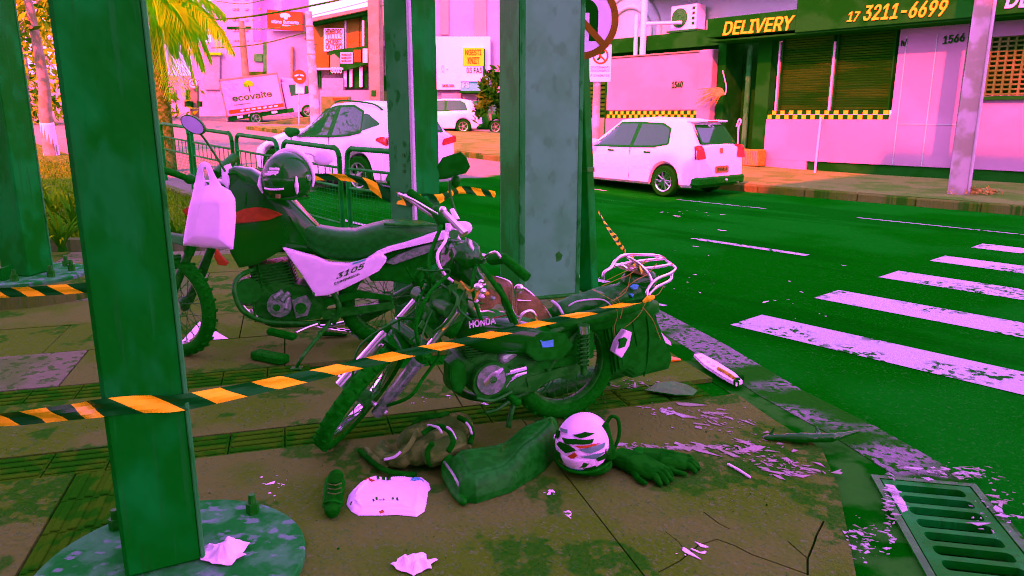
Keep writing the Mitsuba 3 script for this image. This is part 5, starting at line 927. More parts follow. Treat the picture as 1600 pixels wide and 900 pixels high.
add(bp_ + '__flap', blob([[(g(598, 690, .03), .012), (g(590, 706, .05), .016), (g(606, 722, .03), .02)], [(g(570, 700, .02), .01), (g(580, 712, .03), .016), (g(600, 728, .02), .02)]], .01, 3, .006, 20, 2, .002), 'fabric', True)

sh = thing('shoe', 'dark worn sneaker lying left of the white packet', 'shoe')
add(sh + '__upper', blob([[(g(519, 798, .03), .03), (g(520, 786, .035), .035)], [(g(520, 786, .035), .035), (g(523, 762, .05), .036)], [(g(523, 762, .05), .036), (g(525, 745, .06), .032)]], .01, 8, .002, 30, 1, .004), 'fabric_dark', True)
add(sh + '__opening', ellip(g(524, 748, .092), (.026, .04, .012)), 'ink', True)
add(sh + '__sole', blob([[(g(519, 802, .006), .012), (g(508, 790, .006), .012), (g(531, 790, .006), .012), (g(512, 750, .006), .012), (g(535, 752, .006), .012), (g(524, 738, .006), .012)]], .012, 2, 0, 1, 1, .001), 'rubber', True)
add(sh + '__toe_seam', tube([g(505, 786, .05), g(518, 782, .073), g(534, 786, .05)], .004, 6), 'rubber', True)
add(sh + '__lace', [tube([g(512, 770 - i * 7, .075 + i * .006), g(523, 772 - i * 7, .09 + i * .005), g(533, 769 - i * 7, .075 + i * .006)], .003, 5) for i in range(3)], 'fabric', True)

pk = thing('packet', 'crumpled white plastic packet with a red corner print lying on the pavement', 'packet')
pol = [(541, 790), (545, 775), (553, 766), (563, 756), (572, 750), (586, 748), (640, 748), (661, 749), (670, 756), (673, 766), (669, 770), (666, 790), (663, 801), (651, 809), (620, 806), (590, 807), (560, 807), (549, 801)]
PP = sg.Polygon([g(*k)[:2] for k in pol]); vv, ff = trimesh.creation.triangulate_polygon(PP.segmentize(.015), engine='earcut'); mf = trimesh.Trimesh(np.c_[vv, 0 * vv[:, 0]], ff).subdivide_to_size(.012); v2 = A(mf.vertices); dd = A([PP.exterior.distance(sg.Point(k[:2])) for k in v2])
zz = .004 + .013 * np.sqrt(np.clip(dd / .04, 0, 1)) + .03 * np.abs(meshkit.fbm(np.c_[v2[:, 0] * 9 + v2[:, 1] * 5, v2[:, 1] * 26, 0 * dd], 4, 3) - .5) * np.clip(dd / .015, 0, 1) + .008 * np.exp(-((dd - .035) / .006) ** 2)
TB = np.vstack([np.c_[v2[:, :2], zz], np.c_[v2[:, :2], 0 * zz + .001]])
add(pk + '__film', trimesh.Trimesh(TB, np.vstack([mf.faces, A(mf.faces)[:, ::-1] + len(v2)]), process=False), 'paper_white', True)
from scipy.spatial import cKDTree
KD = cKDTree(v2[:, :2])
def onpk(pts, key, m, lift=.0015):
    Pq = sg.Polygon([g(*k)[:2] for k in pts]); a, b = trimesh.creation.triangulate_polygon(Pq.segmentize(.008), engine='earcut'); t = trimesh.Trimesh(np.c_[a, 0 * a[:, 0]], b).subdivide_to_size(.008); a = A(t.vertices); d, i = KD.query(a[:, :2], 3); z = zz[i].max(1) + lift
    add(key, trimesh.Trimesh(np.vstack([np.c_[a[:, :2], z], np.c_[a[:, :2], z - .003]]), np.vstack([t.faces, A(t.faces)[:, ::-1] + len(a)]), process=False), m)
onpk([(568, 753), (573, 750), (583, 749), (580, 753), (573, 755)], pk + '__red_print', 'red_paint'); onpk([(574, 757), (581, 757), (587, 759), (581, 761)], pk + '__red_print', 'red_paint')
for a, b, w in ((589, 755, 4), (597, 755, 5), (604, 755, 7)): onpk([(a, b - 2), (a + w, b - 2), (a + w, b + 2), (a, b + 2)], pk + '__dark_print', 'ink')
for a, b in ((582, 789), (587, 787), (593, 789), (598, 788), (612, 786), (619, 787)): onpk([(a, b - 2), (a + 3, b - 2), (a + 4, b + 1.5), (a + 1, b + 2)], pk + '__dark_print', 'wine_plastic' if 592 < a < 600 else 'ink')
onpk([(592, 804), (598, 803), (601, 805), (594, 806)], pk + '__red_print', 'red_paint'); onpk([(547, 793), (550, 790), (551, 792), (548, 795)], pk + '__dark_print', 'ink'); onpk([(640, 757), (648, 754), (661, 755), (663, 758), (648, 758)], pk + '__blue_print', 'pale_blue')

h2 = thing('helmet', 'white helmet with black and red graphics lying on the pavement before the wreck', 'helmet')
c2 = g(912, 690, .13); HM = frame(c2, A([-.45, -.86, -.1]), None, A([.08, .1, 1.]))
helmet(h2, HM, 'white_plastic', 'white_plastic', .122)
def onball(pts, r, M, key, m, th=.004):   # a print on the helmet: outline in (longitude, latitude)
    P = sg.Polygon(pts); a, b = trimesh.creation.triangulate_polygon(P.segmentize(.08), engine='earcut'); t = trimesh.Trimesh(np.c_[a, 0 * a[:, 0]], b).subdivide_to_size(.09); a = A(t.vertices)
    f_ = lambda s: np.c_[s * 1.115 * np.cos(a[:, 0]) * np.cos(a[:, 1]), s * .985 * np.sin(a[:, 0]) * np.cos(a[:, 1]), s * 1.05 * np.sin(a[:, 1])]
    add(key, tf(trimesh.Trimesh(np.vstack([f_(r), f_(r - th)]), np.vstack([t.faces, A(t.faces)[:, ::-1] + len(a)]), process=False), M), m)
R2 = .1235
for pts, m in (([(-1.25, -.34), (-.2, -.42), (.5, -.36), (.62, -.2), (.2, -.06), (-.1, -.16), (-.5, -.0), (-1.1, -.1)], 'black_gloss'), ([(-.75, .18), (-.2, .1), (.2, .28), (-.15, .38), (-.6, .34)], 'ink'), ([(-.55, .5), (.1, .62), (.85, .6), (.75, .47), (.15, .46), (-.3, .38)], 'ink'), ([(.25, .3), (.75, .38), (1.3, .34), (1.2, .22), (.65, .16)], 'helmet_green'), ([(.3, .08), (.8, .13), (1.25, .05), (.8, -.06)], 'helmet_green'), ([(-.12, .02), (.12, .2), (.24, .12), (.02, -.08)], 'red_paint'),
    ([(.1, .4), (.8, .45), (1.1, .4), (.3, .35)], 'red_paint'), ([(.85, -.05), (1.35, .0), (1.3, -.24), (.95, -.2)], 'ink'), ([(-.1, .72), (.5, .86), (.95, .76), (.3, .66)], 'ink'), ([(-1.3, .4), (-.9, .58), (-.75, .42), (-1.1, .15)], 'ink'), ([(-1.3, -.06), (-1.05, .1), (-1.0, -.06)], 'red_paint'), ([(.4, -.42), (.9, -.36), (.9, -.5), (.5, -.55)], 'ink'), ([(-.2, -.58), (.4, -.56), (.4, -.48), (-.2, -.5)], 'pale_blue'), ([(-1.0, .66), (-.5, .8), (-.4, .7), (-.9, .6)], 'helmet_green')): onball(pts, R2 + .002, HM, h2 + '__graphic', m)
add(h2 + '__chin_strap', [tube([c2 + A([.08, -.02, .09]), c2 + A([.1, -.03, .0]), c2 + A([.11, -.04, -.06])], [.022, .026, .03], 10)], 'fabric_dark', True)
add(h2 + '__strap_loop', tube([c2 + A([.09, .0, .07]), c2 + A([.115, .0, .115]), c2 + A([.145, 0, .10]), c2 + A([.15, 0, .02]), c2 + A([.12, -.01, -.05])], .008, 8), 'fabric_dark', True)
add(h2 + '__lining', ellip(c2 + A([.02, -.01, -.095]), (.105, .1, .035)), 'fabric_dark', True)

def glove(key, lab, px, py, ang, s=1., z=.03):
    k = thing('glove', lab, 'glove', 'pair of gloves'); M = rotz(ang, g(px, py)); G_ = []
    G_ += [[((0, -.035, z), .03), ((0, .035, z), .03), ((.09, -.036, z * .9), .022), ((.09, .036, z * .9), .022)], [((-.07, -.028, z), .028), ((-.07, .028, z), .028), ((0, -.03, z), .028), ((0, .03, z), .028)]]
    for i, (y, L) in enumerate(((-.036, .05), (-.012, .062), (.012, .058), (.036, .042))):
        a_ = (i - 1.5) * .07; p1 = (.09 + L * .55, y + L * .55 * a_, z * 1.05); p2 = (.09 + L, y + L * a_ * 1.2, z * .4); G_ += [[((.085, y, z * .9), .0145), (p1, .0138)], [(p1, .0138), (p2, .0115)]]
    G_ += [[((.02, -.045, z * .8), .016), ((.06, -.075, z * .5), .012)], [((.06, -.075, z * .5), .012), ((.1, -.08, z * .45), .010)]]
    m = blob(G_, .006, 4, .0015, 40, 1, .002); m.vertices *= s; add(k + '__shell', tf(m, M), 'fabric_dark', True)
    add(k + '__cuff', tf(blob([[((-.075, -.03, z), .03), ((-.075, .03, z), .03), ((-.1, .03, z), .03), ((-.1, -.03, z), .03)]], .012, 4, 0, 1, 1, .002), M), 'rubber', True)
    add(k + '__stitch', [tf(tube([(-.03, y, z + .028), (.03, y, z + .03), (.09, y * 1.2, z + .02)], .0025, 5), M) for y in (-.02, 0, .02)], 'rubber', True)
glove('glove', 'dark glove nearest the camera, right of the white helmet', 994, 735, -.8, 1.1)
glove('glove', 'dark glove lying behind the other glove, its fingers pointing right', 1032, 727, -.25, 1.05)

def crumple(key, lab, px, py, r, zc, m='paper_white', seed=1, z0=0.):
    k = thing(key, lab, 'paper'); r_ = np.random.default_rng(seed); an = np.linspace(0, 6.283, 19)[:-1]; rr = r * r_.uniform(.62, 1.15, 18); P = sg.Polygon(np.c_[np.cos(an) * rr * 1.1, np.sin(an) * rr * .85]).buffer(0)
    vv, ff = trimesh.creation.triangulate_polygon(P.segmentize(.008), engine='earcut'); t = trimesh.Trimesh(np.c_[vv, 0 * vv[:, 0]], ff).subdivide_to_size(.006); v = A(t.vertices); d = A([P.exterior.distance(sg.Point(q[:2])) for q in v])
    pl = r_.normal(0, 1, (14, 2)); pl /= np.linalg.norm(pl, axis=1, keepdims=True); f = np.zeros(len(v))
    for i, (nx, ny) in enumerate(pl): u_ = (v[:, 0] * nx + v[:, 1] * ny) / r * r_.uniform(.9, 2.6) + r_.uniform(0, 1); f += np.abs(u_ % 1 - .5) * (1. / (1 + .25 * i))
    f = (f - f.min()) / np.ptp(f); z = .003 + zc * 1.5 * f * (.25 + .75 * np.clip(d / (r * .45), 0, 1)); top = np.c_[v[:, :2] + .25 * r * np.c_[f, -f] * .25, z]; o = g(px, py, z0)
    add(k, trimesh.Trimesh(np.vstack([top, top - [0, 0, .0015]]) + o, np.vstack([t.faces, A(t.faces)[:, ::-1] + len(v)]), process=False), m, 18)
crumple('crumpled_paper', 'crumpled white paper on the round base plate of the nearest post', 350, 866, .085, .05, seed=3, z0=.035)
crumple('crumpled_paper', 'crumpled white paper on the pavement at the bottom edge, below the white packet', 642, 884, .075, .03, seed=8)
crumple('crumpled_paper', 'torn white paper scrap under the white helmet', 935, 727, .05, .015, seed=5)
k = thing('plastic_plate', 'curved black plastic plate lying on the pavement right of the wreck', 'debris')
pl_ = A([g(*a) for a in [(1008, 614), (1025, 606), (1050, 603), (1075, 608), (1090, 616), (1082, 625), (1055, 625), (1030, 620)]])
tt = extr(sg.Polygon(pl_[:, :2]).segmentize(.03), .006).subdivide_to_size(.03); cx = pl_[:, 0].mean(); tt.vertices[:, 2] += .035 - .0 - .6 * (tt.vertices[:, 0] - cx) ** 2 - .01; tt.vertices[:, 2] = np.maximum(tt.vertices[:, 2], .001); add(k, tt, 'black_plastic')
k = thing('lens_shard', 'orange indicator lens fragment on the ground behind the wreck', 'debris'); add(k, blob([[(g(1046, 561, .015), .02), (g(1062, 562, .008), .008)]], .008, 3), 'orange_lens', True)
k = thing('trim_piece', 'broken chrome trim strip lying along the gutter behind the wreck', 'debris')
tr = sg.Polygon([g(*a)[:2] for a in [(1084, 558), (1096, 557), (1120, 570), (1148, 588), (1160, 600), (1150, 604), (1128, 592), (1100, 574)]]).difference(so.unary_union([sg.Point(*g(a, b)[:2]).buffer(.012) for a, b in ((1094, 564), (1106, 571), (1114, 577))]))
add(k + '__strip', tf(extr(tr, .02), trimesh.transformations.translation_matrix([0, 0, .001])), 'white_plastic'); add(k + '__insert', tube([g(1122, 576, .025), g(1135, 583, .026), g(1148, 592, .025)], .011, 8), 'orange_fibre', True); add(k + '__clip', [cbox(-.015, .015, -.012, .012, 0, .03, .004).apply_translation(g(a, b)) for a, b in ((1152, 598), (1158, 594), (1150, 602))], 'ink')
k = thing('fairing_shard', 'dark glossy fairing shard with a raised spike lying near the drain', 'debris')
add(k + '__shell', blob([[(g(1198, 684, .012), .012), (g(1250, 684, .03), .024), (g(1300, 684, .03), .022)], [(g(1300, 684, .03), .02), (g(1340, 674, .03), .008)], [(g(1204, 680, .02), .01), (g(1210, 668, .06), .004)], [(g(1280, 682, .03), .015), (g(1276, 668, .06), .006)]], .01, 5, .006, 30, 2, .002), 'black_gloss', True)
k = thing('stick', 'short pale stick lying on the pavement near the gloves', 'stick'); add(k, tube([g(1137, 725, .006), g(1155, 735, .006), g(1172, 746, .005)], .006, 6), 'white_plastic', True)
k = thing('stick', 'pale rod leaning in the gutter beside the drain grate', 'stick'); add(k, tube([g(1529, 785, -.018), g(1540, 808, -.018), g(1555, 835, -.018)], .006, 6), 'edge_pale', True)
rg = np.random.default_rng(21)
def chips(lab, spots, n, r0, m, key='plastic_fragments', th=.0022):
    ms = []
    for _ in range(n):
        a, b, sx, sy = spots[rg.integers(len(spots))]; c = g(a + rg.normal(0, sx), b + rg.normal(0, sy)); r = r0 * float(np.clip(rg.lognormal(-.5, .75), .15, 3.2)); el = rg.uniform(1, 3.2); w_ = rg.normal(-.45, .5); k_ = rg.integers(4, 8)
        pts = [(r * rg.uniform(.35, 1.2) * math.cos(t) * el, r * rg.uniform(.35, 1.1) * math.sin(t)) for t in np.sort(rg.uniform(0, 6.28, k_))]; P = sa.translate(sa.rotate(sg.Polygon(pts).buffer(0), w_, origin=(0, 0), use_radians=True), c[0], c[1])
        if P.area > 1e-7 and P.geom_type == 'Polygon': t = extr(P, th * rg.uniform(.4, 1.6)); t.apply_translation([0, 0, .0006]); ms.append(t)
    k = thing(key, lab, 'debris', kind='stuff'); add(k, ms, m)
chips('white and pink smashed plastic fragments strewn right of the white helmet', [(985, 700, 14, 4), (1030, 700, 20, 3), (1090, 700, 22, 3), (1150, 705, 22, 4), (1200, 718, 20, 6), (1245, 735, 20, 6)], 190, .011, 'pole_concrete')
chips('white plastic crumbs strewn over the pavement behind the wreck', [(1000, 600, 20, 6), (1040, 640, 30, 5), (1110, 650, 20, 6), (1180, 690, 30, 8), (1140, 660, 24, 8)], 170, .010, 'pole_concrete')
chips('reddish flakes strewn between the white helmet and the drain', [(1160, 700, 20, 4), (1230, 725, 25, 7), (1250, 740, 18, 5)], 70, .013, 'wall_pink')
chips('small white litter crumbs scattered over the front of the pavement', [(425, 750, 16, 6), (890, 805, 4, 2), (1085, 862, 14, 6), (700, 620, 30, 4), (865, 770, 6, 2), (430, 765, 10, 8), (760, 630, 8, 2)], 60, .007, 'white_plastic')
chips('pale chips along the dirty gutter beside the drain grate', [(1350, 850, 14, 14), (1560, 790, 18, 24), (1390, 800, 4, 30), (1500, 740, 40, 6)], 260, .008, 'pole_concrete')
chips('tiny white specks of litter lying on the dark asphalt near the crossing', [(1060, 335, 30, 6), (1100, 380, 60, 14), (1040, 430, 40, 14), (1240, 470, 60, 20)], 40, .012, 'white_plastic')
for lab, mt, sd in (('pale grit strewn over the pavement slabs', 'concrete_pink', 31), ('dark grit and crumbs strewn over the pavement slabs', 'ink', 32)):
    r_ = np.random.default_rng(sd); n_ = 1100; P = []
    while len(P) < n_:
        c = A([r_.uniform(-3.2, 1.4), r_.uniform(1.9, 5.2)])
        if pave.contains(sg.Point(c)) and meshkit.fbm(np.array([[c[0] * 2.2, c[1] * 2.2, sd]]), 3)[0] > .47: P.append(c)
    P = np.c_[A(P), np.full(n_, .001)]; q_ = r_.uniform(.0012, .0042, (n_, 1)) * np.where(r_.random((n_, 1)) < .06, 2.2, 1); an = r_.uniform(0, 6.28, n_)
    D = [np.c_[np.cos(an + t), np.sin(an + t), 0 * an] * q_ * r_.uniform(.6, 1.3, (n_, 1)) for t in (0, 2.1, 4.2)]; v = np.stack([P + D[0], P + D[1], P + D[2], P + np.c_[np.zeros((n_, 2)), q_[:, 0] * .9]], 1).reshape(-1, 3); i_ = (np.arange(n_) * 4)[:, None, None]
    k = thing('grit', lab, 'grit', kind='stuff'); add(k, trimesh.Trimesh(v, (i_ + A([[0, 1, 3], [1, 2, 3], [2, 0, 3]])).reshape(-1, 3), process=False), mt)
# ---------------------------------------------------------------- the long building across the street
def W(px, py, nn=18.): p = onp(px, py, [*(NV * nn)[:2], 0], NV); return float(p[:2] @ UV[:2]), float(p[2])
db = thing('corner_shop', 'long white shop across the street with a dark delivery fascia and brown roller shutters', 'building'); B_ = db + '__'
def wq(u0, u1, z0, z1, n0=18., n1=18.3): return ubox(u0, u1, n0, n1, z0, z1)
bz = .13
add(B_ + 'wall', [wq(7.42, 10.56, .36, 1.385), wq(7.42, 10.56, 3.4, 3.6), wq(6.02, 7.42, .36, 3.6), wq(-8, 6.02, .36, 1.88), wq(-8, 6.02, 3.06, 3.6), wq(-8, 3.6, 1.88, 3.06)], 'wall_white')
add(B_ + 'wall_groove', [ubox(a, a + .02, 17.985, 18.004, .37, 3.2) for a in (7.25, 6.62)] + [ubox(6.03, 7.2, 17.986, 18.005, 1.28, 1.295)], 'lilac_shade_tone')
stuff(B_ + 'wall_groove')
add(B_ + 'plinth', tf(trimesh.convex.convex_hull(A([[9.35, 18.05, .1], [-8, 18.05, .1], [9.35, 18.25, .1], [-8, 18.25, .1], [9.35, 18.05, .36], [-8, 18.05, .358], [9.35, 18.25, .36], [-8, 18.25, .36]])), UM), 'facade_green')
add(B_ + 'lower_wall', wq(9.36, 10.56, bz - .02, .358), 'wall_white')
add(B_ + 'fascia', ubox(9.55, 12.02, 17.25, 18.4, 3.46, 3.93, .01), 'facade_green')
add(B_ + 'fascia', ubox(-9, 9.545, 17.24, 18.4, 3.4, 4.35, .01), 'facade_green')
add(B_ + 'fascia_soffit', ubox(-9, 12.0, 17.3, 18.5, 3.36, 3.398), 'facade_green')
def wtext(s, pa_, pb_, h, nn, m, key, shear=.2, th=.03):
    a, b = W(*pa_, nn), W(*pb_, nn); o = U(a[0], nn, a[1]); d = U(b[0], nn, b[1]) - o; w = np.linalg.norm(d)
    add(key, text(s, h, frame(o, d, np.cross(-NV, d)), th, True, w, shear), m)
wtext('DELIVERY', (1130, 55), (1241, 46), .31, 17.246, 'yellow', B_ + 'fascia__lettering', .22)
wtext('17', (1324, 34), (1343, 33), .2, 17.236, 'yellow', B_ + 'fascia__lettering', .2)
wtext('3211-6699', (1349, 32), (1479, 24), .3, 17.236, 'yellow', B_ + 'fascia__lettering', .2)
wtext('DE', (1570, 12.5), (1612, 10), .36, 17.236, 'sign_white', B_ + 'fascia__lettering', .2)
# shutters
for i, (u0, u1) in enumerate(((7.5, 8.86), (8.94, 10.28))):
    sl = []
    for z in np.arange(1.62, 3.36, .058): sl.append(tf(tf(box(u0 + .02, u1 - .02, -.022, .022, -.004, .004), trimesh.transformations.rotation_matrix(-.9, [1, 0, 0])), UM @ trimesh.transformations.translation_matrix([0, 18.1, z + .03])))
    k = B_ + ('shutter' if i == 0 else 'shutter_001')
    add(k, [ubox(u0, u0 + .03, 18.02, 18.2, 1.6, 3.4), ubox(u1 - .03, u1, 18.02, 18.2, 1.6, 3.4), ubox(u0, u1, 18.16, 18.19, 1.6, 3.4)], 'facade_green'); add(k + '__slats', sl, 'shutter_slat'); stuff(k + '__slats')
add(B_ + 'shutter_post', ubox(8.875, 8.925, 17.99, 18.1, 1.6, 3.2), 'edge_pale'); add(B_ + 'shutter_post', ubox(10.3, 10.34, 17.98, 18.1, 1.6, 3.3), 'edge_pale')
def checks(u0, u1, z0, nn, cols, key):
    w = (u1 - u0) / cols
    for i in range(cols):
        for j in range(2): add(key, ubox(u0 + i * w + .003, u0 + (i + 1) * w - .003, nn - .012, nn + .05, z0 + j * .107 + .003, z0 + (j + 1) * .107 - .003), 'yellow' if (i + j) % 2 else 'ink')
checks(7.48, 10.52, 1.388, 18., 26, B_ + 'wall__tile')
# right hand lattice window
add(B_ + 'window_sill', ubox(-4, 5.8, 17.9, 18.2, 1.8, 1.875), 'facade_green')
lat = [ubox(3.6, 5.72, 18.06, 18.1, z, z + .035) for z in np.arange(1.9, 3.05, .095)] + [ubox(a, a + .04, 18.05, 18.11, 1.88, 3.05) for a in np.arange(3.62, 5.7, .15)]
k = B_ + 'lattice_window'; add(k, ubox(3.6, 5.75, 18.16, 18.2, 1.88, 3.06), 'shutter_slat'); add(k + '__lattice', lat, 'pave_far'); stuff(k + '__lattice')
add(B_ + 'side_pipe', ubox(5.82, 5.98, 17.86, 17.99, .4, 3.38), 'facade_green')
wtext('1566', (1473, 69), (1507, 64), .16, 17.99, 'ink', B_ + 'house_number', .15, .02)
wtext('h/', (1408, 72), (1418, 70), .12, 17.99, 'ink', B_ + 'house_number', .15, .02)
# dark entrance between the shop and the pink wall
add(B_ + 'entrance_wall', [wq(10.56, 10.95, .1, 3.46, 18.02, 18.3), wq(10.95, 11.9, .1, 3.46, 18.9, 19.1), wq(11.9, 12.15, .1, 3.4, 18.02, 19.1)], 'facade_green')
add(B_ + 'entrance_door', [ubox(11.15, 11.85, 18.84, 18.895, .2, 2.9)], 'ink'); add(B_ + 'entrance_panel', ubox(10.97, 11.12, 18.5, 18.56, .15, 3.3), 'post_grey'); add(B_ + 'entrance_panel', ubox(11.38, 11.5, 18.4, 18.46, .15, 3.3), 'post_grey')
hr = [W(1152, 252, 17.6), W(1153, 225, 17.6), W(1154, 200, 17.6), W(1158, 190, 17.6), W(1155, 187, 17.6), W(1151, 198, 17.6)]
k = thing('handrail', 'white curved handrail at the dark shop entrance right of the hatchback', 'railing'); add(k, tube([U(a, 17.6, b) for a, b in hr], .025, 8), 'edge_pale', True)
k = thing('crate', 'orange ribbed crate on the pavement at the dark shop entrance', 'crate'); cu = W(1170, 268, 17.7)[0]; cz_ = .125 + hill(cu)
add(k + '__body', ubox(cu - .33, cu + .33, 17.55, 17.95, cz_, cz_ + .42, .02), 'orange_fibre'); add(k + '__ribs', [ubox(cu - .31 + i * .07, cu - .28 + i * .07, 17.535, 17.56, cz_ + .03, cz_ + .39) for i in range(9)], 'wall_stone'); stuff(k + '__ribs')
k = thing('gate_pole', 'thin white pole leaning on the white shop wall below the shutters', 'pole'); add(k, cyl(U(W(1283, 182, 17.9)[0], 17.9, 1.42), U(W(1272, 282, 17.3)[0], 17.3, .12), .028), 'edge_pale', 40)
# pink wall with the number 1540
pw = thing('boundary_wall', 'pink sunlit boundary wall with the number 1540 behind the white hatchback', 'wall'); B2 = pw + '__'
add(B2 + 'wall', [ubox(12.62, 16.05, 17.9, 18.2, 1.62, 3.18, .02), ubox(12.62, 16.05, 17.9, 18.2, .1, 1.39)], 'wall_pink'); add(B2 + 'pilaster', ubox(12.16, 12.6, 17.78, 18.25, .1, 3.22, .02), 'wall_pink')
checks(12.64, 16.0, 1.395, 17.9, 30, B2 + 'wall__tile'); add(B2 + 'wall__tile_backing', ubox(12.64, 16.0, 17.95, 18.15, 1.39, 1.62), 'wall_pink')
add(B2 + 'coping', ubox(12.6, 16.08, 17.86, 18.24, 3.18, 3.225, .01), 'wall_stone')
wtext('1540', (1050, 137.5), (1067, 136.5), .17, 17.895, 'ink', B2 + 'house_number', .1, .02)
gt = thing('slatted_gate', 'dark gate with horizontal metal slats left of the 1540 wall', 'gate')
add(gt + '__frame', [ubox(16.08, 16.16, 17.95, 18.05, .3, 2.75), ubox(17.0, 17.1, 17.95, 18.05, .3, 2.75), ubox(16.08, 17.1, 18.06, 18.1, .3, 2.75)], 'facade_green')
for z in np.arange(1.5, 2.7, .13): add(gt + '__slat', ubox(16.17, 16.99, 17.97, 18.02, z, z + .085), 'shutter_slat')
add(gt + '__lower_panel', ubox(16.17, 16.99, 17.96, 18.02, .32, 1.4), 'wall_stone')
hb = thing('house', 'white house with painted shade arcs above the 1540 wall', 'building'); B3 = hb + '__'
add(B3 + 'wall', ubox(8.2, 19.4, 19.3, 19.8, 3.0, 5.6), 'lilac_shade_tone'); add(B3 + 'side_wall', ubox(17.2, 19.4, 18.4, 19.2, .1, 5.2), 'wall_white')
add(B3 + 'canopy', ubox(12.2, 19.0, 18.2, 19.3, 3.36, 3.78), 'facade_green'); add(B3 + 'canopy_lining', ubox(12.2, 18.6, 18.6, 19.2, 3.1, 3.355), 'facade_green')
add(B3 + 'shade_slab', ubox(8.4, 15.6, 18.3, 19.3, 4.95, 5.15), 'wall_white'); add(B3 + 'roof_beam', ubox(9.2, 9.9, 18.5, 19.3, 4.0, 5.0), 'wall_brown')  # slab above the view is added only to shade the upper wall
arc = [U(W(945 + 0, 60, 19.2)[0], 19.25, 3.8)] 
for r, c in ((1.25, (16.4, 3.85)), (.9, (16.4, 3.85))): add(B3 + 'shade_arc', tube([U(c[0] + r * math.cos(a), 19.28, c[1] + r * 1.1 * math.sin(a)) for a in np.linspace(0, math.pi, 14)], .07, 8), 'lilac_shade_tone', True)  # added tubes tracing the curved edge between sun and shade on the wall
dp = thing('downpipe', 'pair of white downpipes left of the air conditioner', 'pipe', ); pu = W(1006, 40, 18.1)[0]
add(dp + '__pipe', cyl(U(pu, 18.1, 3.2), U(pu, 18.1, 6), .09, n=16), 'white_plastic', 40); add(dp + '__pipe', cyl(U(pu + .28, 18.1, 3.2), U(pu + .28, 18.1, 4.4), .06, n=16), 'white_plastic', 40); add(dp + '__cross_pipe', [cyl(U(pu, 18.1, 4.12), U(pu - 1.0, 18.6, 4.1), .05, n=12)], 'white_plastic', 40)
ac = thing('air_conditioner', 'white outdoor air conditioner unit on the wall left of the delivery lettering', 'air conditioner'); a0_, a1_ = W(1047, 48, 18.7), W(1089, 12, 18.7)
add(ac + '__case', ubox(a1_[0], a0_[0], 18.7, 19.15, a0_[1] - .02, a1_[1] + .12, .02), 'white_plastic'); cu = a0_[0] - (a0_[0] - a1_[0]) * .36; czz = (a0_[1] + a1_[1]) / 2 + .05
fM = np.eye(4); fM[:3, 0] = UV; fM[:3, 1] = [0, 0, 1]; fM[:3, 2] = -NV * 1.0; fM[:3, 0] = -UV; fM[:3, 3] = U(cu, 18.7, czz)
add(ac + '__fan_grille', [tf(lathe([(0, 0), (.27, 0), (.27, .015), (0, .015)], 32), fM)], 'post_grey'); add(ac + '__fan_guard', [tf(torus(r, .008, 32, 6), fM @ trimesh.transformations.translation_matrix([0, 0, .022])) for r in (.08, .14, .2, .26)], 'dark_metal'); stuff(ac + '__fan_guard')
add(ac + '__vents', [ubox(a1_[0] + .06, a1_[0] + .14, 18.685, 18.71, czz - .22 + i * .14, czz - .15 + i * .14) for i in range(4)], 'ink'); stuff(ac + '__vents'); add(ac + '__bracket', ubox(a1_[0] - .05, a0_[0] + .05, 18.6, 19.3, a0_[1] - .07, a0_[1] - .022), 'dark_metal')
bt = thing('palm_tuft', 'dry golden palm tuft hung on a curved wire at the pilaster of the 1540 wall', 'plant'); bo = U(W(1133, 148, 17.5)[0], 17.5, W(1133, 148, 17.5)[1]); rg = np.random.default_rng(5)
add(bt + '__fronds', [tube([bo, bo + UV * d * .5 + A([0, 0, e + .06]), bo + UV * d + A([0, 0, e * 2.2 - .08])], [.012, .008, .003], 5) for d, e in zip(rg.uniform(.25, .95, 60), rg.uniform(-.12, .12, 60))], 'broom_wood', True); stuff(bt + '__fronds')
add(bt + '__wire', tube([bo, bo + A([.02, 0, .2]), bo + UV * .12 + A([0, 0, .62])], .016), 'edge_pale', True)
# second sign on its pale pole, and the concrete pole
s2 = thing('traffic_sign', 'small white sign with a red prohibition circle, below the big round sign', 'sign'); n2 = 14.35; PO = lambda px, py: onp(px, py, [*(NV * n2)[:2], 0], NV)
q1 = PO(931, 205); uu = float(q1[:2] @ UV[:2]); oo = A([*U(uu, n2, 0)[:2], 0.]); cdir = A([1, -.05, 0]); Yp = oo[1]
add(s2 + '__pole', cyl(oo + A([0, 0, .12 + hill(uu)]), oo + A([0, 0, 3.6]), .1, .09, 20), 'pole_concrete', 40)
f1 = lambda px, py: at(px, py, Yp - .13); c_ = f1(938, 99); w2 = float(f1(955, 99)[0] - f1(921, 99)[0]); h2_ = float(f1(938, 70)[2] - f1(938, 128)[2]); SM = frame(c_, [1, 0, 0], [0, 0, 1.])
add(s2 + '__plate', tf(cbox(-w2 / 2, w2 / 2, -h2_ / 2, h2_ / 2, -.01, 0, .004), SM), 'sign_white'); cc_ = h2_ * .2
add(s2 + '__red_ring', tf(extr(circ(.2, (.0, cc_)).difference(circ(.155, (0, cc_))), .006), SM), 'red_paint'); add(s2 + '__pictogram', tf(extr(sg.LineString([(-.06, cc_ - .08), (.0, cc_ - .02), (-.03, cc_ + .05), (.05, cc_ + .07)]).buffer(.03).union(sg.Point(.07, cc_ + .09).buffer(.04)), .005), SM), 'ink'); add(s2 + '__slash', tf(extr(sg.LineString([(-.11, cc_ + .11), (.11, cc_ - .11)]).buffer(.02), .007), SM), 'red_paint')
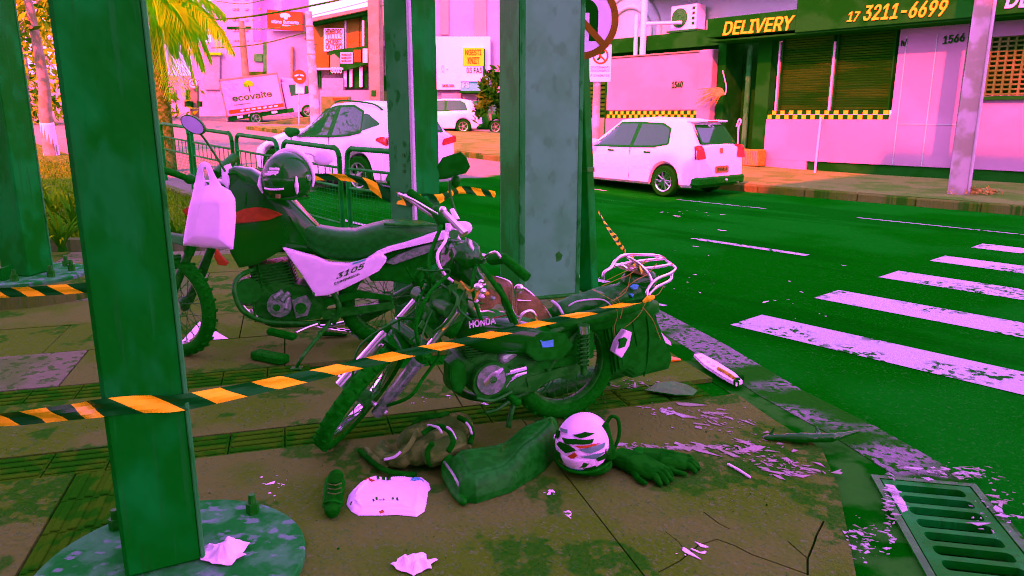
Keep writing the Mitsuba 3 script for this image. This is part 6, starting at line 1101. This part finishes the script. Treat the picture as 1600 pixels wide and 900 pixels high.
for i, (tx, yy) in enumerate((('ESTACIONAMENTO', -.12), ('ESTACIONAMENTO', -.2), ('P /17 MINUTOS', -.32))): add(s2 + '__lettering', text(tx, .05, SM @ trimesh.transformations.translation_matrix([-w2 * .43, yy, .0]), .005, True, w2 * .86), 'ink' if i != 1 else 'sign_red')
up_ = thing('utility_pole', 'pale concrete utility pole on the far pavement at the right', 'pole'); pb_ = gnd(1495, 303, .12); pt_ = at(1534, 0, pb_[1])
add(up_ + '__shaft', cyl(A(pb_), A([pb_[0] + .02, pb_[1], 7.]), .155, .12, 20), 'pole_concrete', 40); add(up_ + '__conduit', cyl(A(pb_) + A([.13, -.12, 0]), A(pb_) + A([.13, -.1, 6]), .03, n=10), 'edge_pale', 40)
k = thing('dry_leaves', 'dry orange leaves heaped at the foot of the concrete utility pole', 'leaves', kind='stuff'); ms = []
for _ in range(150):
    P = A(pb_) + A([rg.normal(.28, .2), rg.normal(-.1, .12), .02 + abs(rg.normal(0, .05))]); a, b = rg.normal(0, .028, 3), rg.normal(0, .018, 3); ms.append(trimesh.Trimesh([P - a, P + b, P + a, P - b], [[0, 1, 2], [0, 2, 3]], process=False))
add(k, ms, 'broom_wood')

# ---------------------------------------------------------------- far side of the crossing: buildings seen between the posts
def FP(Y): return Plane((-60, Y), (60, Y))
def rect(Y, x0, y0, x1, y1, dep, off=0.): return FP(Y).prism([(x0, y0), (x1, y0), (x1, y1), (x0, y1)], off, off - dep)
def ftext(s, Y, x0, y0, x1, h, off, m, key, y1=None):
    a, b = FP(Y).p(x0, y0, off), FP(Y).p(x1, y1 if y1 else y0, off); add(key, text(s, h, frame(a, b - a, np.cross([0, -1., 0], b - a)), .03, True, float(np.linalg.norm(b - a))), m)
ph = thing('shop_building', 'pale shop building with yellow and teal signs seen between the two grey posts', 'building'); B4 = ph + '__'
add(B4 + 'wall', rect(46, 591, -120, 905, 212, 10), 'wall_white')
for x0, x1, yb in ((688, 701, 54), (741, 760, 59)): k = B4 + 'window'; k = add(k, rect(46, x0, -70, x1, yb, .3, .12), 'window_dull')
add(B4 + 'sign_panel', rect(46, 660, 57, 766, 140, .2, .5), 'sign_white'); add(B4 + 'yellow_sign', rect(46, 723, 75, 756, 103, .15, .8), 'yellow'); add(B4 + 'yellow_sign__edge', rect(46, 755.5, 76, 757.5, 118, .3, .78), 'ink')
ftext('NGESTI', 46, 727, 86, 752, .3, .81, 'sign_red', B4 + 'yellow_sign__lettering'); ftext('KNIIT', 46, 731, 99.5, 749, .36, .81, 'sign_red', B4 + 'yellow_sign__lettering')
add(B4 + 'white_box', rect(46, 720, 103.5, 754, 127, .15, .75), 'sign_white'); ftext('03 FA3', 46, 729, 114, 753, .3, .77, 'ink', B4 + 'white_box__lettering')
add(B4 + 'teal_board', rect(46, 720, 119, 765, 142, .15, .6), 'teal'); ftext('FS', 46, 723, 137, 733, .3, .63, 'sign_white', B4 + 'teal_board__lettering'); add(B4 + 'awning', rect(46, 718, 142, 775, 145, 2.2, 2.2), 'facade_green')
ftext('0 -', 46, 690, 113, 700, .4, .51, 'lilac_shade_tone', B4 + 'panel_lettering'); ftext('IMOBILIARIA', 46, 691, 136, 710, .16, .51, 'sign_red', B4 + 'panel_lettering')
add(B4 + 'shop_front', rect(46, 690, 146, 720, 208, .2, .3), 'wall_pink'); add(B4 + 'pink_board', rect(46, 593, 2, 613, 72, .2, .4), 'wall_pink'); add(B4 + 'board_print', [rect(46, 595, a, 611, b, .05, .46) for a, b in ((40, 47), (50, 52), (55, 57), (60, 61.5))], 'wall_stone'); stuff(B4 + 'board_print')
for a in (594, 601, 607): add(B4 + 'shop_column', rect(46, a, 74, a + 4, 118, .3, .35), 'wall_stone')
add(B4 + 'dark_opening', rect(46, 598, 118, 614, 140, .2, .3), 'facade_green'); add(B4 + 'lower_board', rect(46, 594, 142, 614, 175, .2, .4), 'pave_far')
rb = thing('restaurant', 'brown fronted building with banners and a dark frame behind the white crossover', 'building'); B5 = rb + '__'
P5 = FP(44)
add(B5 + 'wall', rect(44, 482, 37, 575, 200, 9), 'wall_pink'); add(B5 + 'brown_panel', P5.prism([(487, 36), (572, 22), (572, 110), (487, 110)], .25, .02), 'wall_brown'); add(B5 + 'frame', [P5.prism([(485, 33), (575, 14), (575, 22), (485, 39)], 1.0, -.5), P5.prism([(566, 22), (575, 20), (575, 95), (566, 95)], .8, .1)], 'facade_green'); add(B5 + 'roof_edge', P5.prism([(485, 28), (575, 10), (575, 15), (485, 34)], 1.3, -1), 'wall_stone')
add(B5 + 'brown_panel_post', rect(44, 538.5, 32, 541, 78, .1, .32), 'edge_pale'); add(B5 + 'brown_panel', rect(44, 542, 28, 561, 75, .1, .3), 'wall_brown'); add(B5 + 'grey_jamb', rect(44, 565.5, 32, 569, 72, .1, .84), 'lilac_shade_tone')
k = B5 + 'banner'; add(k, rect(44, 506, 44, 537, 80, .06, .5), 'sign_white')
for i, s in enumerate(('HIMBORO', 'TILLLS', 'CHOPRES:', 'OUTRO')): ftext(s, 44, 509, 53 + i * 8, 535, .26, .52, 'sign_red' if i != 1 else 'pole_orange', k + '__lettering')
k = B5 + 'billboard'; add(k, P5.prism([(514, 79), (572, 72), (575, 100), (514, 117)], .8, .6), 'facade_green'); add(k + '__board', rect(44, 532, 82, 551, 99, .04, .86), 'sign_white'); add(k + '__board', P5.prism([(516, 87), (522, 84), (531, 92), (531, 104), (520, 112), (516, 112)], .86, .82), 'wall_stone'); add(k + '__red_print', rect(44, 553, 78, 564, 97, .04, .86), 'red_paint'); add(k + '__white_print', rect(44, 567, 76, 574, 98, .04, .84), 'sign_white')
for i in range(3): ftext('MUBLIUO', 44, 533.5, 87 + i * 5, 549, .12, .88, 'sign_red', k + '__lettering')
ftext('3005', 44, 518, 114, 534, .3, .84, 'sign_white', k + '__lettering')
for a, b in ((537, 541), (546, 550), (561, 566)): add(B5 + 'door_post', rect(44, a, 104, b, 136, .2, .5), 'sign_white')
add(B5 + 'door_opening', rect(44, 542, 104, 575, 138, .1, .25), 'facade_green'); add(B5 + 'counter', rect(44, 503, 122, 536, 142, .8, .8), 'wall_pink'); add(B5 + 'shelf', rect(44, 490, 106, 536, 109, .8, .9), 'edge_pale'); add(B5 + 'low_wall', rect(44, 500, 141, 578, 196, .4, 1.2), 'wall_pink'); add(B5 + 'orange_panel', rect(44, 502, 151, 547, 175, .1, 1.3), 'pave_far'); ftext('CHOPP BAR', 44, 520, 157, 543, .14, 1.32, 'sign_red', B5 + 'orange_panel__lettering')
for a in (489, 494, 498): add(B5 + 'dark_slat', rect(44, a, 108, a + 3, 136, .1, .2), 'facade_green')
add(B5 + 'pilaster', P5.prism([(573, -60), (590, -60), (594, 185), (578, 185)], 1.6, .2), 'wall_stone'); add(B5 + 'pilaster_window', rect(44, 580, 141, 587, 150, .1, 1.66), 'facade_green')
wt = thing('tower_block', 'white tower block carrying a red sign near its top, behind the delivery truck', 'building'); B6 = wt + '__'
add(B6 + 'wall', rect(52, 417, 48, 481, 200, 8), 'wall_white'); add(B6 + 'red_sign', FP(52).prism([(417, 15), (472, 19), (472, 48), (418, 45)], .6, .3), 'red_paint'); add(B6 + 'sign_post', rect(52, 474, 20, 477, 60, .2, .2), 'wall_stone')
mu = [(438, 26), (437, 23), (440, 20.5), (446, 20), (452, 22), (454, 25.5), (452, 27.5), (450, 26), (449, 30.5), (444, 30), (443, 26.5), (440, 28)]
add(B6 + 'red_sign__emblem', FP(52).prism(mu, .64, .6), 'sign_white'); ftext('stlimo Bumonto', 52, 424, 36, 467, .2, .62, 'sign_white', B6 + 'red_sign__lettering', 38); ftext('Musiceno', 52, 441, 40.5, 454, .1, .62, 'sign_white', B6 + 'red_sign__lettering', 41)
add(B6 + 'vent_pipe', rect(52, 454, 73, 457, 122, .3, .3), 'pole_orange')
lw = thing('low_house', 'low white house with a teal window behind the palm and the wooden pole', 'building'); B7 = lw + '__'
add(B7 + 'wall', rect(54, 300, 66, 418, 205, 8), 'wall_white'); add(B7 + 'window', rect(54, 397, 84, 410, 96, .1, .15), 'post_grey'); add(B7 + 'corner_shaft', rect(54, 411, 65, 417.5, 118, .2, .4), 'post_grey'); add(B7 + 'doorway', rect(54, 319, 84, 343, 140, .1, .2), 'wall_pink'); add(B7 + 'door_lintel', rect(54, 320, 82, 345, 86, .3, .4), 'palm_leaf'); add(B7 + 'roof_edge', rect(54, 384, 112, 432, 117, 1.5, 1.2), 'shrub_leaf')
ftext('OPTICA', 54, 350, 140, 356, .5, .1, 'pole_orange', B7 + 'lettering') if 0 else None
hr_ = thing('high_rise', 'pale pink high rise far behind with small windows above the low house', 'building'); B8 = hr_ + '__'
add(B8 + 'wall', [rect(150, 330, -160, 395, 150, 20), rect(155, 395, -160, 440, 150, 20)], 'tower_pink')
for i in range(10):
    for j, (a, w_) in enumerate(((363, 4), (369, 3), (382, 5), (394, 2.5), (404, 3))): add(B8 + 'window', rect(150, a, -70 + i * 16.5, a + w_, -70 + i * 16.5 + 3.4, .4, .3), 'window_dull' if (i + j) % 3 else 'pole_orange')
fw = thing('far_building', 'pale pink low building far left behind the palm trunk', 'building'); add(fw + '__wall', rect(70, -160, 118, 332, 215, 10), 'wall_pink')
for a in range(0, 14): add(fw + '__window', rect(70, -100 + a * 30, 140, -86 + a * 30, 158, .2, .2), ('window_dull', 'facade_green', 'wall_stone')[a % 3])

# poles, wires, small signs
wp_ = thing('utility_pole', 'orange weathered utility pole with a crossarm in front of the low house', 'pole'); Pp = lambda px, py: at(px, py, 46.)
add(wp_ + '__shaft', cyl(Pp(391, 200), Pp(377, 33), .24, .17, 14), 'pole_orange', 40); add(wp_ + '__crossarm', cyl(Pp(356, 44), Pp(392, 43), .09), 'pole_orange', 40)
for a in (359, 366, 373, 388): add(wp_ + '__insulator', cyl(Pp(a, 46), Pp(a, 42), .17), 'facade_green', 40)
cpole = thing('utility_pole', 'thick white concrete utility pole left of the brown restaurant front', 'pole'); add(cpole + '__shaft', cyl(at(494, 200, 37.), at(482, 18, 37.), .26, .15, 20), 'pole_concrete', 40)
for y in (40, 62, 84): add(cpole + '__band', cyl(at(482 + (y - 18) * .066, y, 37.) , at(482 + (y + 2 - 18) * .066, y + 2, 37.), .21), 'pole_orange')
for i, (pts, r) in enumerate([([(290, 32), (330, 31), (380, 27), (440, 18), (520, 2), (560, -8)], .055), ([(330, 75), (380, 72), (420, 66), (480, 50)], .03), ([(370, 44), (420, 45), (474, 38)], .03), ([(500, 33), (540, 22), (620, 4)], .025), ([(340, 2), (380, 6), (420, -2)], .025), ([(480, 26), (560, 6), (640, -16)], .02)]):
    k = thing('overhead_wire', ('thick dark overhead wire crossing in front of the red sign', 'lowest thin wire from the orange pole towards the concrete pole', 'thin wire passing from the crossarm across the red sign', 'thin wire above the brown restaurant roof', 'uppermost thin wire at the top edge above the palm', 'thin wire rising from the concrete pole top to the right')[i], 'wire'); add(k, tube([at(a, b, 43.) for a, b in pts], r, 6, 6), 'shrub_leaf' if i < 2 else 'dark_metal', True)
rs = thing('road_sign', 'round red sign on a white panel in front of the white tower block', 'sign'); rc_ = at(468, 120, 35.); RM_ = frame(rc_, [1, 0, 0], [0, 0, 1.])
add(rs + '__disc', tf(lathe([(0, 0), (.31, 0), (.31, .03), (0, .03)], 32), RM_), 'red_paint', 40); add(rs + '__marks', [tf(extr(sa.rotate(sa.scale(sg.Point(*c).buffer(1), .1, .035), a), .036), RM_) for c, a in (((-.12, .06), 15), ((.12, .06), -15), ((0, -.1), 0))], 'sign_white'); stuff(rs + '__marks')
add(rs + '__panel', rect(35.2, 462, 128, 475, 146, .05), 'sign_white'); add(rs + '__post', cyl(at(467, 146, 35.3), at(467, 200, 35.3), .04), 'pole_concrete')
gs = thing('road_sign', 'small round pale sign on a grey box post behind the motorbike mirror', 'sign'); gc_ = at(302, 130, 44.); RM_ = frame(gc_, [1, 0, 0], [0, 0, 1.])
add(gs + '__disc', tf(lathe([(0, 0), (.32, 0), (.32, .03), (0, .03)], 28), RM_), 'sign_white', 40); add(gs + '__ring', [tf(torus(r, .03, 28, 6), RM_ @ trimesh.transformations.translation_matrix([0, 0, .04])) for r in (.28, .13)], 'wall_stone'); stuff(gs + '__ring')
add(gs + '__post', rect(44.3, 297, 125, 308, 196, .3), 'wall_stone'); add(gs + '__box', rect(44., 288, 158, 299, 167, .3, .1), 'facade_green'); add(gs + '__box', rect(44., 308, 158, 313, 167, .3, .1), 'facade_green')

# delivery truck on its ramp
tk_ = thing('delivery_truck', 'white box truck with a tree logo and red stripe on a ramp', 'truck'); r0 = at(402, 195.5, 42.)
hd = A([math.cos(.33), math.sin(.33), 0]); TM = frame(r0, hd, None) @ trimesh.transformations.rotation_matrix(-math.radians(8), [0, 1, 0]); B9 = tk_ + '__'
struct('driveway_ramp', tf(trimesh.convex.convex_hull(A([[x, y, z] for x, z in ((-3.5, -.6), (9, -.6), (9, 1.24), (-.3, -.03), (-3.5, -.35)) for y in (-2.2, 4.2)])), frame(r0, hd, None)), 'pave_far')
BY = -.0
add(B9 + 'box', tf(cbox(-1.45, 1.62, .0, 2.1, .68, 2.62, .03), TM), 'truck_white')
add(B9 + 'box_frame', [tf(m, TM) for m in (box(-1.47, 1.64, -.02, .0, 2.54, 2.63), box(-1.47, -1.40, -.02, 0, .68, 2.6), box(1.58, 1.65, -.02, 0, .68, 2.6), box(-1.47, -1.45, 1.02, 1.07, .7, 2.6))], 'wall_stone')
add(B9 + 'red_stripe', tf(box(-1.3, 1.6, -.03, -.005, .78, .98), TM), 'red_paint')
for i in range(7): add(B9 + 'red_stripe__lettering', tf(box(-.7 + i * .3, -.5 + i * .3, -.04, -.028, .84, .92), TM), 'sign_white')
sM = TM @ frame([-.98, -.004, 1.42], [1, 0, 0], [0, 0, 1.]); add(B9 + 'lettering', text('ecovaite', .3, sM, .02, True, 2.1), 'shrub_leaf'); add(B9 + 'lettering_line', tf(box(-.95, -.1, -.02, 0, 1.2, 1.23), TM), 'shrub_leaf')
lM = TM @ frame([.0, -.005, 2.2], [1, 0, 0], [0, 0, 1.]); add(B9 + 'tree_logo', tf(extr(so.unary_union([sg.Point(x, y).buffer(.13) for x, y in ((-.13, 0), (.13, 0), (0, .09), (-.07, .05), (.08, .05))]), .02), lM), 'palm_leaf'); add(B9 + 'tree_logo_trunk', tf(extr(sg.box(-.03, -.42, .03, -.05), .018), lM), 'shrub_leaf')
add(B9 + 'chassis', tf(box(-1.4, 3.2, .25, 1.85, .42, .66), TM), 'black_plastic'); add(B9 + 'rear_bumper', tf(box(-1.55, -1.45, .05, 2.05, .42, .62), TM), 'alloy')
for y in (.2, 1.9): add(B9 + 'tail_lamp', tf(box(-1.5, -1.44, y - .13, y + .13, .64, .78), TM), 'red_lens')
for x in (-.95, -.35, .9): add(B9 + 'side_lamp_plate', tf(box(x, x + .3, .1, .16, .5, .62), TM), 'sign_white')
cab = sg.Polygon([(1.75, .4), (3.35, .4), (3.4, .95), (3.25, 1.25), (2.95, 1.95), (2.75, 2.1), (1.75, 2.1)]).buffer(-.05).buffer(.05)
cm = extr(cab, 1.8); cm.apply_transform(frame([0, 1.95, 0], [1, 0, 0], [0, 0, 1.])); add(B9 + 'cab', tf(cm, TM), 'truck_white')
cw = extr(sg.Polygon([(2.1, 1.3), (3.1, 1.3), (2.85, 1.9), (2.1, 1.9)]).buffer(-.04).buffer(.04), .02); cw.apply_transform(frame([0, .16, 0], [1, 0, 0], [0, 0, 1.])); add(B9 + 'cab_window', tf(cw, TM), 'glass_dark')
add(B9 + 'cab_mirror', tf(cbox(2.95, 3.1, -.12, .08, 1.35, 1.75, .03), TM), 'black_plastic'); add(B9 + 'side_tank', tf(cbox(1.75, 2.1, .1, .4, .42, .66, .03), TM), 'black_plastic'); add(B9 + 'air_deflector', tf(blob([[((1.9, .5, 2.2), .15), ((1.9, 1.5, 2.2), .15), ((2.5, .5, 2.1), .1), ((2.5, 1.5, 2.1), .1)]], .08), TM), 'truck_white', True)
for x in (0., 2.85):
    for y, s in ((.16, -1), (1.85, 1)): wm = np.eye(4); wm[:3, 0] = [1, 0, 0]; wm[:3, 1] = [0, 0, -s]; wm[:3, 2] = [0, s, 0]; wm[:3, 3] = [x, y, .36]; carwheel(B9 + f'wheel_{int(x > 1) * 2 + (s > 0):03d}' if (x, s) != (0., -1) else B9 + 'wheel', TM @ wm, .36, .24, 5, 24)
# two more parked cars seen between the posts
q3 = at(752, 206, 35.); u3, n3 = float(q3[:2] @ UV[:2]), float(q3[:2] @ NV[:2]); smallcar('white hatchback parked far off between the two grey posts', u3, n3, math.radians(47), 'white_paint', max(hill(u3) + RZ, q3[2] - .05))
q3 = at(800, 209, 36.5); u3, n3 = float(q3[:2] @ UV[:2]), float(q3[:2] @ NV[:2]); k, _ = smallcar('dark car parked nose to tail behind the far white hatchback', u3, n3, math.radians(47), 'black_gloss', max(hill(u3) + RZ, q3[2] - .05))
q3 = at(262, 186, 55.); u3, n3 = float(q3[:2] @ UV[:2]), float(q3[:2] @ NV[:2]); smallcar('pale car parked far left below the palm fronds', u3, n3, math.radians(47), 'pole_concrete', q3[2] - .1)

# ---------------------------------------------------------------- trees
def leaves(C, n, sig, size, seed, clump=14):
    r = np.random.default_rng(seed); cl = A(C) + r.normal(0, 1, (clump, 3)) * A(sig); cl = A(C) + np.clip(cl - A(C), -1.5 * A(sig), 1.5 * A(sig)); P = cl[r.integers(0, clump, n)] + r.normal(0, .30, (n, 3)) * A(sig); a = r.normal(0, 1, (n, 3)); a /= np.linalg.norm(a, axis=1, keepdims=True); b = np.cross(a, r.normal(0, 1, (n, 3))); b /= np.linalg.norm(b, axis=1, keepdims=True); s = size * r.uniform(.6, 1.3, (n, 1))
    v = np.stack([P - a * s, P + b * s * .35, P + a * s, P - b * s * .35], 1).reshape(-1, 3); i = (np.arange(n) * 4)[:, None, None]; return trimesh.Trimesh(v, (i + A([[0, 1, 2], [0, 2, 3]])).reshape(-1, 3), process=False), cl
def tree(lab, b, top, r, C, n, sig, m, seed, size=.16, white=0.):
    k = thing('tree', lab, 'tree'); b, top = A(b), A(top); mid = (b + top) / 2 + A([.08, 0, 0]); add(k + '__trunk', tube([b - A([0, 0, .1]), b + (top - b) * .25, mid, top], [r * 1.25, r, r * .85, r * .55], 14), 'bark', True)
    if white: add(k + '__whitewash', tube([b, b + (top - b) * .06, b + (top - b) * white], [r * 1.28, r * 1.16, r * 1.05], 14), 'sign_white', True)
    L, cl = leaves(C, n, sig, size, seed); add(k + '__crown', L, m); add(k + '__limb', [tube([top, (top + c) / 2 + A([0, 0, .2]), c], [r * .4, r * .25, r * .08], 6, 4) for c in cl[:8]], 'bark', True); stuff(k + '__crown'); stuff(k + '__limb')
b1 = A([-11.6, 18.9, .48]); tree('tall tree with a whitewashed trunk between the two left posts', b1, at(42, -10, 18.5), .15, at(48, -60, 18.8), 3200, (1.6, 1.5, 1.3), 'leaf_tree', 3, .15, .22)
tree('golden leafed tree far behind the whitewashed trunk', at(40, 175, 34.), at(30, 40, 34.), .2, at(60, 50, 34.), 2600, (2.6, 2., 2.1), 'leaf_tree', 4, .22)
tree('leafy tree behind the left posts, right of the whitewashed trunk', at(110, 180, 40.), at(118, 60, 40.), .22, at(118, 70, 40.), 2600, (2.6, 2., 2.2), 'leaf_tree', 6, .24)
tree('bushy tree at the foot of the pale shop wall between the grey posts', at(766, 185, 33.), at(766, 165, 33.), .06, at(768, 150, 33.), 900, (.35, .3, .5), 'shrub_leaf', 8, .2)
pt = thing('palm_tree', 'palm with long drooping fronds right of the nearest post', 'palm'); pc_ = at(240, 14, 16.5); pbz = A([pc_[0] - .1, 16.6, .3])
add(pt + '__trunk', tube([pbz, pbz + A([.05, 0, 1.2]), pc_ - A([0, 0, .2])], [.2, .15, .12], 14), 'soil', True)
rp = np.random.default_rng(9)
def frond(tip, lift, m, n=46, ll=.55, droop=.8):
    tip = A(tip); mid = (pc_ + tip) / 2 + A([0, 0, lift]); R = spl([pc_, pc_ * .75 + mid * .25 + A([0, 0, lift * .45]), mid, mid * .4 + tip * .6 + A([0, 0, lift * .25]), tip], 12); ms = [tube(R, np.linspace(.03, .007, 10), 6, raw=True)]; V, F = [], []
    for i in range(n):
        t = .1 + .9 * i / n; j = min(len(R) - 2, int(t * (len(R) - 1))); p0 = R[j]; d = R[j + 1] - R[j]; d /= np.linalg.norm(d); s = np.cross(d, [0, 0, 1.]); s /= np.linalg.norm(s) + 1e-9; l = ll * math.sin(math.pi * (.15 + .8 * t)) * rp.uniform(.7, 1.15)
        for sd in (1, -1):
            e = s * sd * .55 + d * .55 + A([0, 0, -droop * rp.uniform(.5, 1.2)]); e /= np.linalg.norm(e); w = np.cross(e, s + d * .2); w = w / np.linalg.norm(w) * .02; mp_ = p0 + (s * sd * .5 + d * .6) * l * .4; q_ = p0 + e * l; b = len(V)
            V += [p0 - w * .5, p0 + w * .5, mp_ - w, mp_ + w, q_]; F += [[b, b + 1, b + 2], [b + 1, b + 3, b + 2], [b + 2, b + 3, b + 4]]
    add(pt + '__frond', ms + [trimesh.Trimesh(V, F, process=False)], m)
for px, py, Y, lift, dr_ in ((364, 82, 16., .55, 1.1), (350, 22, 16.8, .35, .7), (338, 50, 17.2, .4, .8), (330, -22, 16.5, .25, .6), (305, 80, 15.6, .55, .9), (292, 150, 16., .9, .5), (268, 155, 16.4, .6, .4), (318, 110, 16.4, .7, .8), (280, 118, 15.4, .6, .7), (254, 128, 15.8, .4, .6), (258, 66, 15.2, .4, .6), (290, 40, 15.3, .3, .7), (200, 80, 16, .5, .7), (160, 20, 17, .3, .7), (190, -40, 16, .2, .7), (268, -50, 17.5, .2, .7), (300, -40, 15.4, .2, .7),
    (330, 95, 17., .8, .9), (306, 135, 16.8, .8, .7), (276, 90, 16.8, .7, .8), (322, 62, 15.9, .5, .9), (300, 18, 16., .3, .8), (270, 20, 15.6, .35, .9), (248, 40, 15.3, .3, .8), (296, 100, 17.2, .8, .8), (262, 118, 15.3, .5, .8)): frond(at(px, py, Y), lift, 'palm_leaf', 54, .85, dr_)
